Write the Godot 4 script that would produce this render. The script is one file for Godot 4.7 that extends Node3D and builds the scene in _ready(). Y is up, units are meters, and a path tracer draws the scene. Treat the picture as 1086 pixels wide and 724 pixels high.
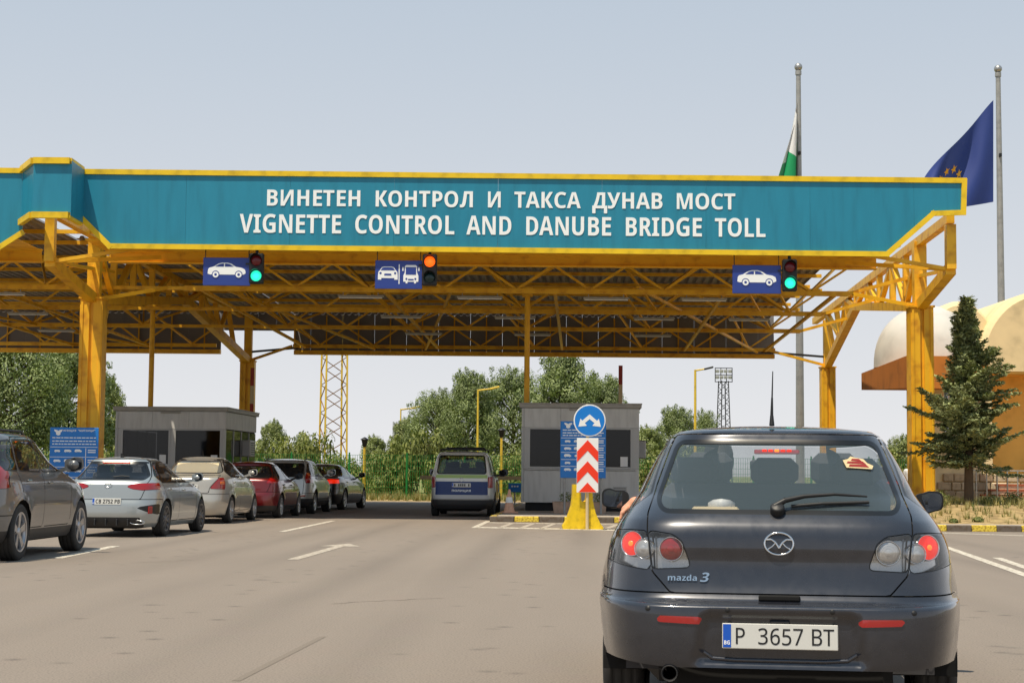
extends Node3D
# Toll plaza at a border bridge. Units are metres, y up, camera looks towards -z.

const FOC := 1800.0          # focal length in photo pixels (photo 1086 x 724)
const EYE := Vector3(0, 1.2, 0)
const PITCH := 0.0776
const ROLL := 0.0085
const LEAN := 0.041          # the lanes run this far to the right per metre of depth

var cam_basis: Basis
var rng := RandomNumberGenerator.new()
var M := {}
var used_names := {}

# ------------------------------------------------------------------ mesh builder
class MB:
	var P := PackedVector3Array()
	var N := PackedVector3Array()
	var C := PackedColorArray()
	var I := PackedInt32Array()

	func vert(p: Vector3, n: Vector3) -> int:
		P.append(p); N.append(n)
		return P.size() - 1

	func tri(a: Vector3, b: Vector3, c: Vector3) -> void:      # counter-clockwise seen from outside
		var n := (b - a).cross(c - a).normalized()
		var k := P.size()
		P.append_array([a, b, c]); N.append_array([n, n, n])
		I.append_array([k, k + 2, k + 1])

	func quad(a: Vector3, b: Vector3, c: Vector3, d: Vector3) -> void:
		var n := (b - a).cross(c - a)
		if n.length_squared() < 1e-14:
			n = (c - a).cross(d - a)
		n = n.normalized()
		var k := P.size()
		P.append_array([a, b, c, d]); N.append_array([n, n, n, n])
		I.append_array([k, k + 2, k + 1, k, k + 3, k + 2])

	func hexa(v: Array) -> void:      # 0-3 bottom ring ccw from above, 4-7 top ring
		quad(v[3], v[2], v[1], v[0]); quad(v[4], v[5], v[6], v[7])
		for i in 4:
			var j := (i + 1) % 4
			quad(v[i], v[j], v[j + 4], v[i + 4])

	func box(x0: float, y0: float, z0: float, x1: float, y1: float, z1: float) -> MB:
		hexa([Vector3(x0, y0, z1), Vector3(x1, y0, z1), Vector3(x1, y0, z0), Vector3(x0, y0, z0), Vector3(x0, y1, z1), Vector3(x1, y1, z1), Vector3(x1, y1, z0), Vector3(x0, y1, z0)])
		return self

	func cbox(t: Transform3D, s: Vector3, ch := 0.01) -> MB:    # chamfered box centred on t
		var h := s * 0.5
		ch = minf(ch, minf(h.x, minf(h.y, h.z)) * 0.9)
		var g := func(sx, sy, sz, ax):
			var p := Vector3(sx * (h.x - (0.0 if ax == 0 else ch)), sy * (h.y - (0.0 if ax == 1 else ch)), sz * (h.z - (0.0 if ax == 2 else ch)))
			return t * p
		for s1 in [-1, 1]:
			var f := [[-1, -1], [1, -1], [1, 1], [-1, 1]]
			for ax in 3:
				var q := []
				for e in f:
					var v := [0, 0, 0]
					v[ax] = s1; v[(ax + 1) % 3] = e[0]; v[(ax + 2) % 3] = e[1]
					q.append(g.call(v[0], v[1], v[2], ax))
				if s1 < 0:
					q.reverse()
				quad(q[0], q[1], q[2], q[3])
		for ax in 3:
			var b := (ax + 1) % 3
			var c := (ax + 2) % 3
			for s1 in [-1, 1]:
				for s2 in [-1, 1]:
					var lo := [0, 0, 0]; var hi := [0, 0, 0]
					lo[ax] = -1; hi[ax] = 1
					lo[b] = s1; hi[b] = s1; lo[c] = s2; hi[c] = s2
					var q := [g.call(lo[0], lo[1], lo[2], b), g.call(hi[0], hi[1], hi[2], b), g.call(hi[0], hi[1], hi[2], c), g.call(lo[0], lo[1], lo[2], c)]
					if s1 * s2 < 0:
						q.reverse()
					q.reverse()
					quad(q[0], q[1], q[2], q[3])
		for sx in [-1, 1]:
			for sy in [-1, 1]:
				for sz in [-1, 1]:
					var q := [g.call(sx, sy, sz, 0), g.call(sx, sy, sz, 1), g.call(sx, sy, sz, 2)]
					if sx * sy * sz < 0:
						q.reverse()
					tri(q[0], q[1], q[2])
		return self

	func beam(a: Vector3, b: Vector3, w: float, h: float, up := Vector3.UP) -> MB:   # rectangular bar
		var d := (b - a).normalized()
		if absf(d.dot(up)) > 0.98:
			up = Vector3(0, 0, 1) if absf(d.z) < 0.9 else Vector3.RIGHT
		var x := d.cross(up).normalized() * w * 0.5
		var y := x.cross(d).normalized() * h * 0.5
		hexa([a - x - y, a + x - y, a + x + y, a - x + y, b - x - y, b + x - y, b + x + y, b - x + y])
		return self

	func angle(a: Vector3, b: Vector3, w: float, t: float, up := Vector3.UP) -> MB:  # L-section
		var d := (b - a).normalized()
		if absf(d.dot(up)) > 0.98:
			up = Vector3(0, 0, 1)
		var x := d.cross(up).normalized()
		var y := x.cross(d).normalized()
		beam(a, b, w, t, up)
		beam(a + y * (w * 0.5) - x * (w * 0.5 - t * 0.5), b + y * (w * 0.5) - x * (w * 0.5 - t * 0.5), t * 0.98, w, up)
		return self

	func tube(a: Vector3, b: Vector3, r0: float, r1: float, seg := 8, caps := true) -> MB:
		var d := (b - a).normalized()
		var u := d.cross(Vector3.UP if absf(d.y) < 0.95 else Vector3.RIGHT).normalized()
		var v := d.cross(u)
		var k := P.size()
		for i in seg + 1:
			var t := TAU * i / seg
			var n := u * cos(t) + v * sin(t)
			P.append(a + n * r0); N.append(n)
			P.append(b + n * r1); N.append(n)
		for i in seg:
			var o := k + i * 2
			I.append_array([o, o + 3, o + 2, o, o + 1, o + 3])
		if caps:
			for e in 2:
				var c: Vector3 = a if e == 0 else b
				var r: float = r0 if e == 0 else r1
				var nn := -d if e == 0 else d
				var kc := vert(c, nn)
				for i in seg + 1:
					var t := TAU * i / seg
					vert(c + (u * cos(t) + v * sin(t)) * r, nn)
				for i in seg:
					if e == 0:
						I.append_array([kc, kc + 1 + i, kc + 2 + i])
					else:
						I.append_array([kc, kc + 2 + i, kc + 1 + i])
		return self

	func path(pts: Array, r: float, seg := 6) -> MB:
		for i in pts.size() - 1:
			tube(pts[i], pts[i + 1], r, r, seg, true)
		return self

	func lathe(t: Transform3D, prof: Array, seg := 24) -> MB:   # prof: Vector2(radius, y)
		var k := P.size()
		var m := prof.size()
		for i in seg + 1:
			var a := TAU * i / seg
			var dirv := Vector3(cos(a), 0, sin(a))
			for j in m:
				var p: Vector2 = prof[j]
				var q0: Vector2 = prof[maxi(j - 1, 0)]
				var q1: Vector2 = prof[mini(j + 1, m - 1)]
				var tg := (q1 - q0).normalized()
				var n := (dirv * tg.y - Vector3.UP * tg.x)
				P.append(t * (dirv * p.x + Vector3.UP * p.y)); N.append((t.basis * n).normalized())
		for i in seg:
			for j in m - 1:
				var o := k + i * m + j
				I.append_array([o, o + m, o + 1, o + 1, o + m, o + m + 1])
		return self

	func ball(c: Vector3, r: Vector3, seg := 12) -> MB:
		var prof := []
		for j in seg / 2 + 1:
			var a := -PI / 2 + PI * j / (seg / 2)
			prof.append(Vector2(cos(a), sin(a)))
		lathe(Transform3D(Basis.from_scale(r), c), prof, seg)
		return self

	func prism(t: Transform3D, poly: PackedVector2Array, depth: float) -> MB:   # front face at z = 0, back at -depth
		if Geometry2D.is_polygon_clockwise(poly):
			poly = poly.duplicate(); poly.reverse()
		var ix := Geometry2D.triangulate_polygon(poly)
		for i in range(0, ix.size(), 3):
			var a := Vector3(poly[ix[i]].x, poly[ix[i]].y, 0)
			var b := Vector3(poly[ix[i + 1]].x, poly[ix[i + 1]].y, 0)
			var c := Vector3(poly[ix[i + 2]].x, poly[ix[i + 2]].y, 0)
			if (b - a).cross(c - a).z < 0:
				var s := b
				b = c; c = s
			tri(t * a, t * b, t * c)
			if depth > 0:
				var o := Vector3(0, 0, -depth)
				tri(t * (a + o), t * (c + o), t * (b + o))
		if depth > 0:
			for i in poly.size():
				var j := (i + 1) % poly.size()
				var a := Vector3(poly[i].x, poly[i].y, 0)
				var b := Vector3(poly[j].x, poly[j].y, 0)
				var o := Vector3(0, 0, -depth)
				quad(t * (a + o), t * (b + o), t * b, t * a)
		return self

	func join(o: MB, t := Transform3D()) -> MB:
		var k := P.size()
		for i in o.P.size():
			P.append(t * o.P[i]); N.append((t.basis * o.N[i]).normalized())
		for i in o.I:
			I.append(i + k)
		return self

	func mesh(off := Vector3.ZERO) -> ArrayMesh:
		var a := []
		a.resize(Mesh.ARRAY_MAX)
		var q := P
		if off != Vector3.ZERO:
			q = PackedVector3Array(P)
			for i in q.size():
				q[i] -= off
		a[Mesh.ARRAY_VERTEX] = q
		a[Mesh.ARRAY_NORMAL] = N
		a[Mesh.ARRAY_INDEX] = I
		if C.size() == P.size():
			a[Mesh.ARRAY_COLOR] = C
		if I.size() < 60000:
			for i in range(0, I.size(), 3):          # wind every triangle as its normals say
				var g := (P[I[i + 2]] - P[I[i]]).cross(P[I[i + 1]] - P[I[i]])
				if g.dot(N[I[i]] + N[I[i + 1]] + N[I[i + 2]]) < 0.0:
					var k := I[i + 1]
					I[i + 1] = I[i + 2]; I[i + 2] = k
			a[Mesh.ARRAY_INDEX] = I
		var m := ArrayMesh.new()
		m.add_surface_from_arrays(Mesh.PRIMITIVE_TRIANGLES, a)
		return m

func mb() -> MB:
	return MB.new()

# ------------------------------------------------------------------ nodes
func numbered(n: String) -> String:
	if not used_names.has(n):
		used_names[n] = 0
		return n
	used_names[n] += 1
	return "%s_%03d" % [n, used_names[n]]

func meta(o: Node, label: String, cat: String, group := "") -> void:
	o.set_meta("label", label); o.set_meta("category", cat)
	if group:
		o.set_meta("group", group)

func thing(called: String, label: String, cat: String, at: Vector3, group := "") -> Node3D:
	var o := Node3D.new()
	o.name = numbered(called)
	add_child(o)
	o.position = at
	meta(o, label, cat, group)
	return o

func base_of(p: Node) -> Vector3:
	var s := Vector3.ZERO
	while p is Node3D and p != self:
		s += (p as Node3D).position
		p = p.get_parent()
	return s

# a part built in world coordinates (local = false) or in its thing's own coordinates (local = true)
func part(parent: Node, called: String, b: MB, m: Material, local := false) -> MeshInstance3D:
	var o := MeshInstance3D.new()
	o.name = called
	o.mesh = b.mesh(Vector3.ZERO if local else base_of(parent))
	o.material_override = m
	parent.add_child(o, true)
	return o

func shared(parent: Node, called: String, mesh: Mesh, m: Material, t: Transform3D) -> MeshInstance3D:
	var o := MeshInstance3D.new()
	o.name = called
	o.mesh = mesh
	o.material_override = m
	o.transform = t
	parent.add_child(o, true)
	return o

func struct(called: String, b: MB, m: Material, parent: Node = null) -> MeshInstance3D:
	var o := MeshInstance3D.new()
	o.mesh = b.mesh()
	o.material_override = m
	if parent == null:
		o.name = numbered(called)
		o.set_meta("kind", "structure")
		add_child(o)
	else:
		o.name = called
		parent.add_child(o, true)
	return o

func lettering(parent: Node, called: String, text: String, t: Transform3D, width: float, cap: float, m: Material, bold := true, depth := 0.01, mono := false) -> MeshInstance3D:
	var f := SystemFont.new()
	f.font_names = PackedStringArray(["Droid Sans Mono" if mono else "Droid Sans"])
	f.font_weight = 700 if bold else 400
	var tm := TextMesh.new()
	tm.text = text
	tm.font = f
	tm.font_size = 64
	tm.pixel_size = 0.01
	tm.depth = 0.02
	tm.curve_step = 2.0
	tm.horizontal_alignment = HORIZONTAL_ALIGNMENT_CENTER
	tm.vertical_alignment = VERTICAL_ALIGNMENT_CENTER
	var bb := tm.get_aabb()
	var sx := width / maxf(bb.size.x, 0.001)
	var sy := cap / maxf(bb.size.y, 0.001)
	var o := MeshInstance3D.new()
	o.name = called
	o.mesh = tm
	o.material_override = m
	var c := bb.get_center()
	o.transform = t * Transform3D(Basis.from_scale(Vector3(sx, sy, depth / 0.02)), Vector3(-c.x * sx, -c.y * sy, depth * 0.5))
	parent.add_child(o, true)
	return o

# ------------------------------------------------------------------ photo pixel -> world
func px(x: float, y: float, d: float) -> Vector3:        # d: depth along -z
	var v := cam_basis * Vector3((x - 543.0) / FOC, -(y - 362.0) / FOC, -1.0)
	return EYE + v * (d / -v.z)

func pg(x: float, y: float, h := 0.0) -> Vector3:        # on the horizontal plane at height h
	var v := cam_basis * Vector3((x - 543.0) / FOC, -(y - 362.0) / FOC, -1.0)
	return EYE + v * ((h - EYE.y) / v.y)

func road(u: float, y: float, v: float) -> Vector3:      # lane frame: v metres ahead, u to the right of the lane axis at v = 46.4
	return Vector3(u + LEAN * (v - 46.4), y, -v)

# ------------------------------------------------------------------ materials
func noise_tex(seed_: int, freq: float, ramp: Array, size := 512, oct := 4, normal := false, type := FastNoiseLite.TYPE_SIMPLEX_SMOOTH) -> NoiseTexture2D:
	var n := FastNoiseLite.new()
	n.noise_type = type
	n.seed = seed_
	n.frequency = freq
	n.fractal_octaves = oct
	var t := NoiseTexture2D.new()
	t.width = size; t.height = size
	t.seamless = true
	t.noise = n
	if normal:
		t.as_normal_map = true
		t.bump_strength = 4.0
	elif ramp.size():
		var g := Gradient.new()
		g.offsets = PackedFloat32Array(); g.colors = PackedColorArray()
		var off := PackedFloat32Array(); var col := PackedColorArray()
		for r in ramp:
			off.append(r[0]); col.append(r[1])
		g.offsets = off; g.colors = col
		t.color_ramp = g
	return t

func mat(c: Color, rough := 0.6, metal := 0.0, extra := {}) -> StandardMaterial3D:
	var m := StandardMaterial3D.new()
	m.albedo_color = c
	m.roughness = rough
	m.metallic = metal
	for k in extra:
		m.set(k, extra[k])
	return m

func worn(c: Color, rough: float, tex: Texture2D, scale: Vector3, metal := 0.0, extra := {}) -> StandardMaterial3D:
	var m := mat(c, rough, metal, extra)
	m.albedo_texture = tex
	m.uv1_triplanar = true
	m.uv1_world_triplanar = true
	m.uv1_scale = scale
	return m

func grey(v: float) -> Color:
	return Color(v, v, v)

func make_materials() -> void:
	var mottled := noise_tex(3, 0.012, [[0.0, grey(0.80)], [0.45, grey(0.95)], [1.0, grey(1.0)]], 512, 5)
	var streak := noise_tex(9, 0.02, [[0.0, grey(0.90)], [0.5, grey(0.97)], [1.0, grey(1.0)]], 512, 4)
	var rusty := noise_tex(21, 0.015, [[0.0, Color(0.80, 0.72, 0.65)], [0.3, Color(0.93, 0.90, 0.86)], [0.5, grey(0.98)], [1.0, grey(1.0)]], 512, 5)
	var speck := noise_tex(5, 0.25, [[0.0, grey(0.70)], [0.5, grey(0.93)], [1.0, grey(1.0)]], 512, 3)
	M.mottled = mottled
	M.streak = streak
	# asphalt: coarse patches times fine stone speckle
	M.asphalt = mat(Color(1, 1, 1), 0.9)
	M.asphalt.albedo_texture = wear_map()
	M.asphalt.detail_enabled = true
	M.asphalt.detail_blend_mode = BaseMaterial3D.BLEND_MODE_MUL
	M.asphalt.detail_albedo = speck
	M.asphalt.detail_uv_layer = BaseMaterial3D.DETAIL_UV_2
	M.asphalt.uv2_triplanar = true
	M.asphalt.uv2_world_triplanar = true
	M.asphalt.uv2_scale = Vector3(0.43, 0.43, 0.43)
	M.patch = worn(Color(0.53, 0.485, 0.435), 0.9, speck, Vector3(0.9, 0.9, 0.9))
	M.tar = mat(Color(0.50, 0.455, 0.41), 0.85)
	M.paint_line = worn(Color(0.80, 0.77, 0.715), 0.8, noise_tex(44, 0.03, [[0.0, Color(0.72, 0.69, 0.66)], [0.36, Color(0.82, 0.8, 0.77)], [0.5, grey(1.0)], [1.0, grey(1.0)]], 512, 5), Vector3(0.6, 0.6, 0.6))
	M.faded_line = worn(Color(0.715, 0.675, 0.62), 0.85, noise_tex(45, 0.03, [[0.0, Color(0.8, 0.78, 0.76)], [0.45, Color(0.9, 0.89, 0.87)], [0.55, grey(1.0)], [1.0, grey(1.0)]], 512, 5), Vector3(0.6, 0.6, 0.6))
	M.teal = worn(Color(0.125, 0.525, 0.64), 0.42, streak, Vector3(0.35, 0.05, 0.35))
	M.teal2 = worn(Color(0.13, 0.53, 0.645), 0.42, streak, Vector3(0.35, 0.05, 0.35))
	M.teal3 = worn(Color(0.12, 0.52, 0.635), 0.42, streak, Vector3(0.35, 0.05, 0.35))
	M.trim_yellow = worn(Color(0.96, 0.80, 0.10), 0.5, mottled, Vector3(0.3, 0.3, 0.3))
	M.frame_yellow = worn(Color(0.96, 0.73, 0.13), 0.5, rusty, Vector3(0.22, 0.22, 0.22))
	M.deck = mat(Color(0.57, 0.555, 0.56), 0.6, 0.0)
	M.deck_panel = mat(Color(0.50, 0.485, 0.48), 0.65, 0.0)
	M.letter = mat(Color(0.96, 0.97, 0.97), 0.5)
	M.sign_blue = mat(Color(0.16, 0.25, 0.56), 0.4)
	M.board_blue = mat(Color(0.08, 0.47, 0.80), 0.4)
	M.roundel_blue = mat(Color(0.03, 0.48, 0.82), 0.35)
	M.white_paint = mat(Color(0.93, 0.93, 0.92), 0.45)
	M.red_paint = mat(Color(0.95, 0.22, 0.06), 0.4)
	M.yellow_plastic = worn(Color(0.94, 0.79, 0.06), 0.5, mottled, Vector3(0.8, 0.8, 0.8))
	M.black = mat(Color(0.09, 0.09, 0.095), 0.5)
	M.black_matt = mat(Color(0.13, 0.13, 0.135), 0.85)
	M.steel = mat(Color(0.66, 0.66, 0.66), 0.4, 0.7)
	M.galvanised = worn(Color(0.66, 0.66, 0.65), 0.5, mottled, Vector3(0.5, 0.5, 0.5), 0.3)
	M.booth = worn(Color(0.84, 0.84, 0.825), 0.5, streak, Vector3(0.5, 0.09, 0.5))
	M.booth_trim = worn(Color(0.68, 0.665, 0.63), 0.5, streak, Vector3(0.4, 0.4, 0.4))
	M.booth_frame = mat(Color(0.70, 0.70, 0.69), 0.4, 0.2)
	M.dark_glass = mat(Color(0.03, 0.035, 0.045, 0.80), 0.05, 0.0, {"transparency": BaseMaterial3D.TRANSPARENCY_ALPHA, "metallic_specular": 0.42})
	M.concrete = worn(Color(0.70, 0.66, 0.61), 0.9, mottled, Vector3(0.4, 0.4, 0.4))
	M.planter = worn(Color(0.78, 0.66, 0.57), 0.9, mottled, Vector3(0.9, 0.9, 0.9))
	M.kerb_dark = worn(Color(0.42, 0.38, 0.34), 0.85, rusty, Vector3(0.9, 0.9, 0.9))
	M.kerb_yellow = worn(Color(0.88, 0.78, 0.28), 0.8, noise_tex(52, 0.03, [[0.0, Color(0.6, 0.55, 0.5)], [0.38, Color(0.85, 0.8, 0.74)], [0.5, grey(1.0)], [1.0, grey(1.0)]], 512, 5), Vector3(0.9, 0.9, 0.9))
	M.pavement = worn(Color(0.68, 0.63, 0.57), 0.9, mottled, Vector3(0.3, 0.3, 0.3))
	M.soil = worn(Color(1, 1, 1), 0.95, noise_tex(61, 0.02, [[0.0, Color(0.50, 0.42, 0.28)], [0.45, Color(0.62, 0.53, 0.36)], [0.7, Color(0.70, 0.60, 0.42)], [1.0, Color(0.55, 0.52, 0.30)]], 512, 5), Vector3(0.25, 0.25, 0.25))
	M.grass_ground = worn(Color(1, 1, 1), 0.95, noise_tex(62, 0.02, [[0.0, Color(0.32, 0.37, 0.16)], [0.5, Color(0.45, 0.47, 0.22)], [1.0, Color(0.60, 0.56, 0.32)]], 512, 5), Vector3(0.08, 0.08, 0.08))
	M.lamp_white = mat(Color(0.66, 0.65, 0.62), 0.5)
	M.stucco_shaded = worn(Color(0.96, 0.77, 0.40), 0.85, mottled, Vector3(0.12, 0.12, 0.12))  # shaded copy of the pale stucco: the shade is put into the colour
	M.stucco_pale = worn(Color(0.94, 0.85, 0.66), 0.85, mottled, Vector3(0.12, 0.12, 0.12))
	M.dome_white = worn(Color(0.83, 0.82, 0.79), 0.7, mottled, Vector3(0.15, 0.15, 0.15))
	M.eave_orange = worn(Color(0.78, 0.47, 0.16), 0.8, mottled, Vector3(0.15, 0.15, 0.15))
	M.stone = worn(Color(0.78, 0.68, 0.54), 0.9, mottled, Vector3(0.7, 0.7, 0.7))
	M.stone2 = worn(Color(0.70, 0.60, 0.48), 0.9, mottled, Vector3(0.7, 0.7, 0.7))
	M.stone3 = worn(Color(0.84, 0.76, 0.63), 0.9, mottled, Vector3(0.7, 0.7, 0.7))
	M.brick = worn(Color(0.66, 0.38, 0.26), 0.9, mottled, Vector3(0.7, 0.7, 0.7))
	M.bark = worn(Color(0.36, 0.29, 0.22), 0.95, mottled, Vector3(2, 0.6, 2))
	M.fence_green = mat(Color(0.10, 0.50, 0.22), 0.5)
	M.pole_yellow = worn(Color(0.92, 0.77, 0.25), 0.5, mottled, Vector3(0.3, 0.3, 0.3))
	M.mast_rust = worn(Color(0.55, 0.38, 0.16), 0.7, rusty, Vector3(0.4, 0.4, 0.4))
	M.barrier_red = mat(Color(0.62, 0.20, 0.14), 0.6)
	M.barrier_cream = mat(Color(0.80, 0.72, 0.55), 0.6)
	M.cone = worn(Color(0.90, 0.70, 0.58), 0.7, mottled, Vector3(2, 2, 2))
	M.skin = mat(Color(0.83, 0.60, 0.48), 0.55, 0.0, {"subsurf_scatter_enabled": true, "subsurf_scatter_strength": 0.15})
	# leaves: vertex colours hold the leaf's own colour
	M.leaf = mat(Color(1, 1, 1), 0.6, 0.0, {"vertex_color_use_as_albedo": true, "backlight_enabled": true, "backlight": Color(0.62, 0.68, 0.38), "cull_mode": BaseMaterial3D.CULL_DISABLED})
	M.needle = mat(Color(1, 1, 1), 0.65, 0.0, {"vertex_color_use_as_albedo": true, "backlight_enabled": true, "backlight": Color(0.42, 0.46, 0.28), "cull_mode": BaseMaterial3D.CULL_DISABLED})
	# cars
	M.tyre = worn(Color(0.20, 0.195, 0.19), 0.85, mottled, Vector3(3, 3, 3))
	M.rim = mat(Color(0.72, 0.72, 0.73), 0.3, 0.75)
	M.rim_dark = mat(Color(0.42, 0.42, 0.43), 0.35, 0.7)
	M.chrome = mat(Color(0.88, 0.88, 0.88), 0.12, 1.0)
	M.mirror = mat(Color(0.42, 0.43, 0.45), 0.05, 1.0)
	M.seal = mat(Color(0.07, 0.07, 0.072), 0.3)
	M.gap = mat(Color(0.05, 0.05, 0.05), 0.9)
	M.plastic = mat(Color(0.17, 0.17, 0.175), 0.55)
	M.interior = mat(Color(0.26, 0.26, 0.275), 0.85)
	M.interior_grey = mat(Color(0.40, 0.40, 0.41), 0.85)
	M.glass = mat(Color(0.10, 0.12, 0.13, 0.22), 0.04, 0.0, {"transparency": BaseMaterial3D.TRANSPARENCY_ALPHA, "metallic_specular": 0.6})
	M.glass_tint = mat(Color(0.07, 0.08, 0.085, 0.42), 0.04, 0.0, {"transparency": BaseMaterial3D.TRANSPARENCY_ALPHA, "metallic_specular": 0.6})
	M.lens_red = mat(Color(0.60, 0.05, 0.06), 0.12, 0.0, {"clearcoat_enabled": true, "clearcoat": 1.0, "clearcoat_roughness": 0.05})
	M.lens_clear = mat(Color(0.78, 0.78, 0.78), 0.12, 0.55, {"clearcoat_enabled": true, "clearcoat": 1.0})
	M.lens_amber = mat(Color(0.92, 0.45, 0.12), 0.15, 0.0, {"clearcoat_enabled": true, "clearcoat": 1.0})
	M.brake_lit = mat(Color(0.85, 0.12, 0.06), 0.2, 0.0, {"emission_enabled": true, "emission": Color(1.0, 0.18, 0.05), "emission_energy_multiplier": 0.5})
	M.bulb_lit = mat(Color(0.95, 0.45, 0.15), 0.2, 0.0, {"emission_enabled": true, "emission": Color(1.0, 0.42, 0.10), "emission_energy_multiplier": 1.0})
	M.plate_white = mat(Color(0.80, 0.80, 0.78), 0.35)
	M.plate_blue = mat(Color(0.05, 0.32, 0.72), 0.35)
	M.plate_text = mat(Color(0.06, 0.06, 0.06), 0.5)

# worn asphalt seen from above: tone patches, repair strips, tyre tracks and oil drips, each with its own outline
const ROAD_X0 := -44.0
const ROAD_X1 := 44.0
const ROAD_Z0 := 8.0
const ROAD_Z1 := -80.0

func wear_map() -> ImageTexture:
	var n := 1024
	var im := Image.create(n, n, false, Image.FORMAT_RGB8)
	var a := FastNoiseLite.new()
	a.seed = 14; a.frequency = 0.035; a.fractal_octaves = 5
	var b := FastNoiseLite.new()
	b.seed = 15; b.frequency = 0.25; b.fractal_octaves = 4
	var st := FastNoiseLite.new()
	st.seed = 16; st.frequency = 0.11; st.fractal_octaves = 4
	var lanes := [-6.9, -4.2, -1.5, 1.2, 5.0, 8.2]
	var drips := []
	var g := RandomNumberGenerator.new()
	g.seed = 99
	var spots := {}
	for i in 900:
		var l: float = lanes[g.randi() % lanes.size()]
		var v := g.randf_range(5.0, 62.0)
		var x := l + g.randfn() * 0.35 + LEAN * (v - 46.4)
		spots[Vector2i(int((x - ROAD_X0) / (ROAD_X1 - ROAD_X0) * n), int((ROAD_Z0 + v) / (ROAD_Z0 - ROAD_Z1) * n))] = g.randf_range(0.72, 0.92)
	for j in n:
		var z := ROAD_Z0 + (ROAD_Z1 - ROAD_Z0) * (j + 0.5) / n
		for i in n:
			var x := ROAD_X0 + (ROAD_X1 - ROAD_X0) * (i + 0.5) / n
			var t := 0.5 + 0.36 * a.get_noise_2d(x, z) + 0.06 * b.get_noise_2d(x, z)
			# streaks drawn out along the direction of travel
			var u := x - LEAN * (-z - 46.4)
			var s := st.get_noise_2d(u * 9.0, z * 0.9)
			var k := 1.0 + 0.022 * s
			for l in lanes:
				for w in [-0.75, 0.75]:
					var d := absf(u - l - w)
					if d < 0.4:
						k -= 0.085 * (1.0 - d / 0.4) * (0.55 + 0.9 * st.get_noise_2d(u * 3.0 + 40.0, z * 0.5 + l))
			var c := Color(0.535, 0.49, 0.445).lerp(Color(0.605, 0.555, 0.505), clampf(t, 0.0, 1.0))
			var q := Vector2i(i, j)
			if spots.has(q):
				k *= spots[q]
			im.set_pixel(i, j, Color(c.r * k, c.g * k, c.b * k))
	return ImageTexture.create_from_image(im)

func paint(c: Color, metal := 0.5, rough := 0.32) -> StandardMaterial3D:
	return mat(c, rough, metal, {"clearcoat_enabled": true, "clearcoat": 1.0, "clearcoat_roughness": 0.04})

# ------------------------------------------------------------------ scene
func _ready() -> void:
	rng.seed = 4711
	setup_view()
	make_materials()
	build_ground()
	build_canopy()
	build_booths()
	build_traffic_furniture()
	build_far_furniture()
	build_building()
	build_vegetation()
	build_cars()
	build_people()

func setup_view() -> void:
	var cam := Camera3D.new()
	cam.name = "camera"
	cam_basis = Basis(Vector3.RIGHT, PITCH) * Basis(Vector3(0, 0, 1), ROLL)
	cam.transform = Transform3D(cam_basis, EYE)
	cam.fov = rad_to_deg(2.0 * atan(362.0 / FOC))
	cam.near = 0.1
	cam.far = 3000.0
	add_child(cam)
	cam.current = true
	var env := Environment.new()
	env.background_mode = Environment.BG_SKY
	var sm := ProceduralSkyMaterial.new()
	sm.sky_top_color = Color(0.505, 0.60, 0.69)
	sm.sky_horizon_color = Color(0.81, 0.808, 0.812)
	sm.sky_curve = 0.22
	sm.ground_horizon_color = Color(0.62, 0.60, 0.57)
	sm.ground_bottom_color = Color(0.45, 0.42, 0.39)
	sm.sun_angle_max = 12.0
	var sky := Sky.new()
	sky.sky_material = sm
	env.sky = sky
	env.background_energy_multiplier = 1.0
	env.tonemap_mode = Environment.TONE_MAPPER_LINEAR
	env.tonemap_exposure = 1.34
	env.sdfgi_enabled = true
	env.ssao_enabled = true
	env.ssil_enabled = true
	var we := WorldEnvironment.new()
	we.name = "world"
	we.environment = env
	add_child(we)
	var sun := DirectionalLight3D.new()
	sun.name = "sun"
	sun.light_energy = 1.2
	sun.light_color = Color(1.0, 0.95, 0.86)
	sun.light_angular_distance = 0.55
	sun.shadow_enabled = true
	add_child(sun)
	# midday sun behind the camera's left shoulder: short shadows to the right and away
	sun.look_at_from_position(Vector3.ZERO, Vector3(0.25, -1.0, -0.33), Vector3.UP)

# ------------------------------------------------------------------ ground, road, kerbs
func strip(pts_a: Array, pts_b: Array) -> MB:
	var b := mb()
	for i in pts_a.size() - 1:
		b.quad(pts_a[i], pts_b[i], pts_b[i + 1], pts_a[i + 1])
		if b.N[b.N.size() - 1].y < 0:
			for k in 4:
				b.N[b.N.size() - 1 - k] *= -1.0
			var m := b.I.size()
			for k in [m - 6, m - 3]:
				var t := b.I[k + 1]
				b.I[k + 1] = b.I[k + 2]; b.I[k + 2] = t
	return b

func line_strip(a: Vector3, c: Vector3, w: float, y := 0.004) -> MB:
	var d := (c - a).normalized()
	var x := Vector3(-d.z, 0, d.x) * w * 0.5
	a.y = y; c.y = y
	return strip([a - x, c - x], [a + x, c + x])

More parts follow.
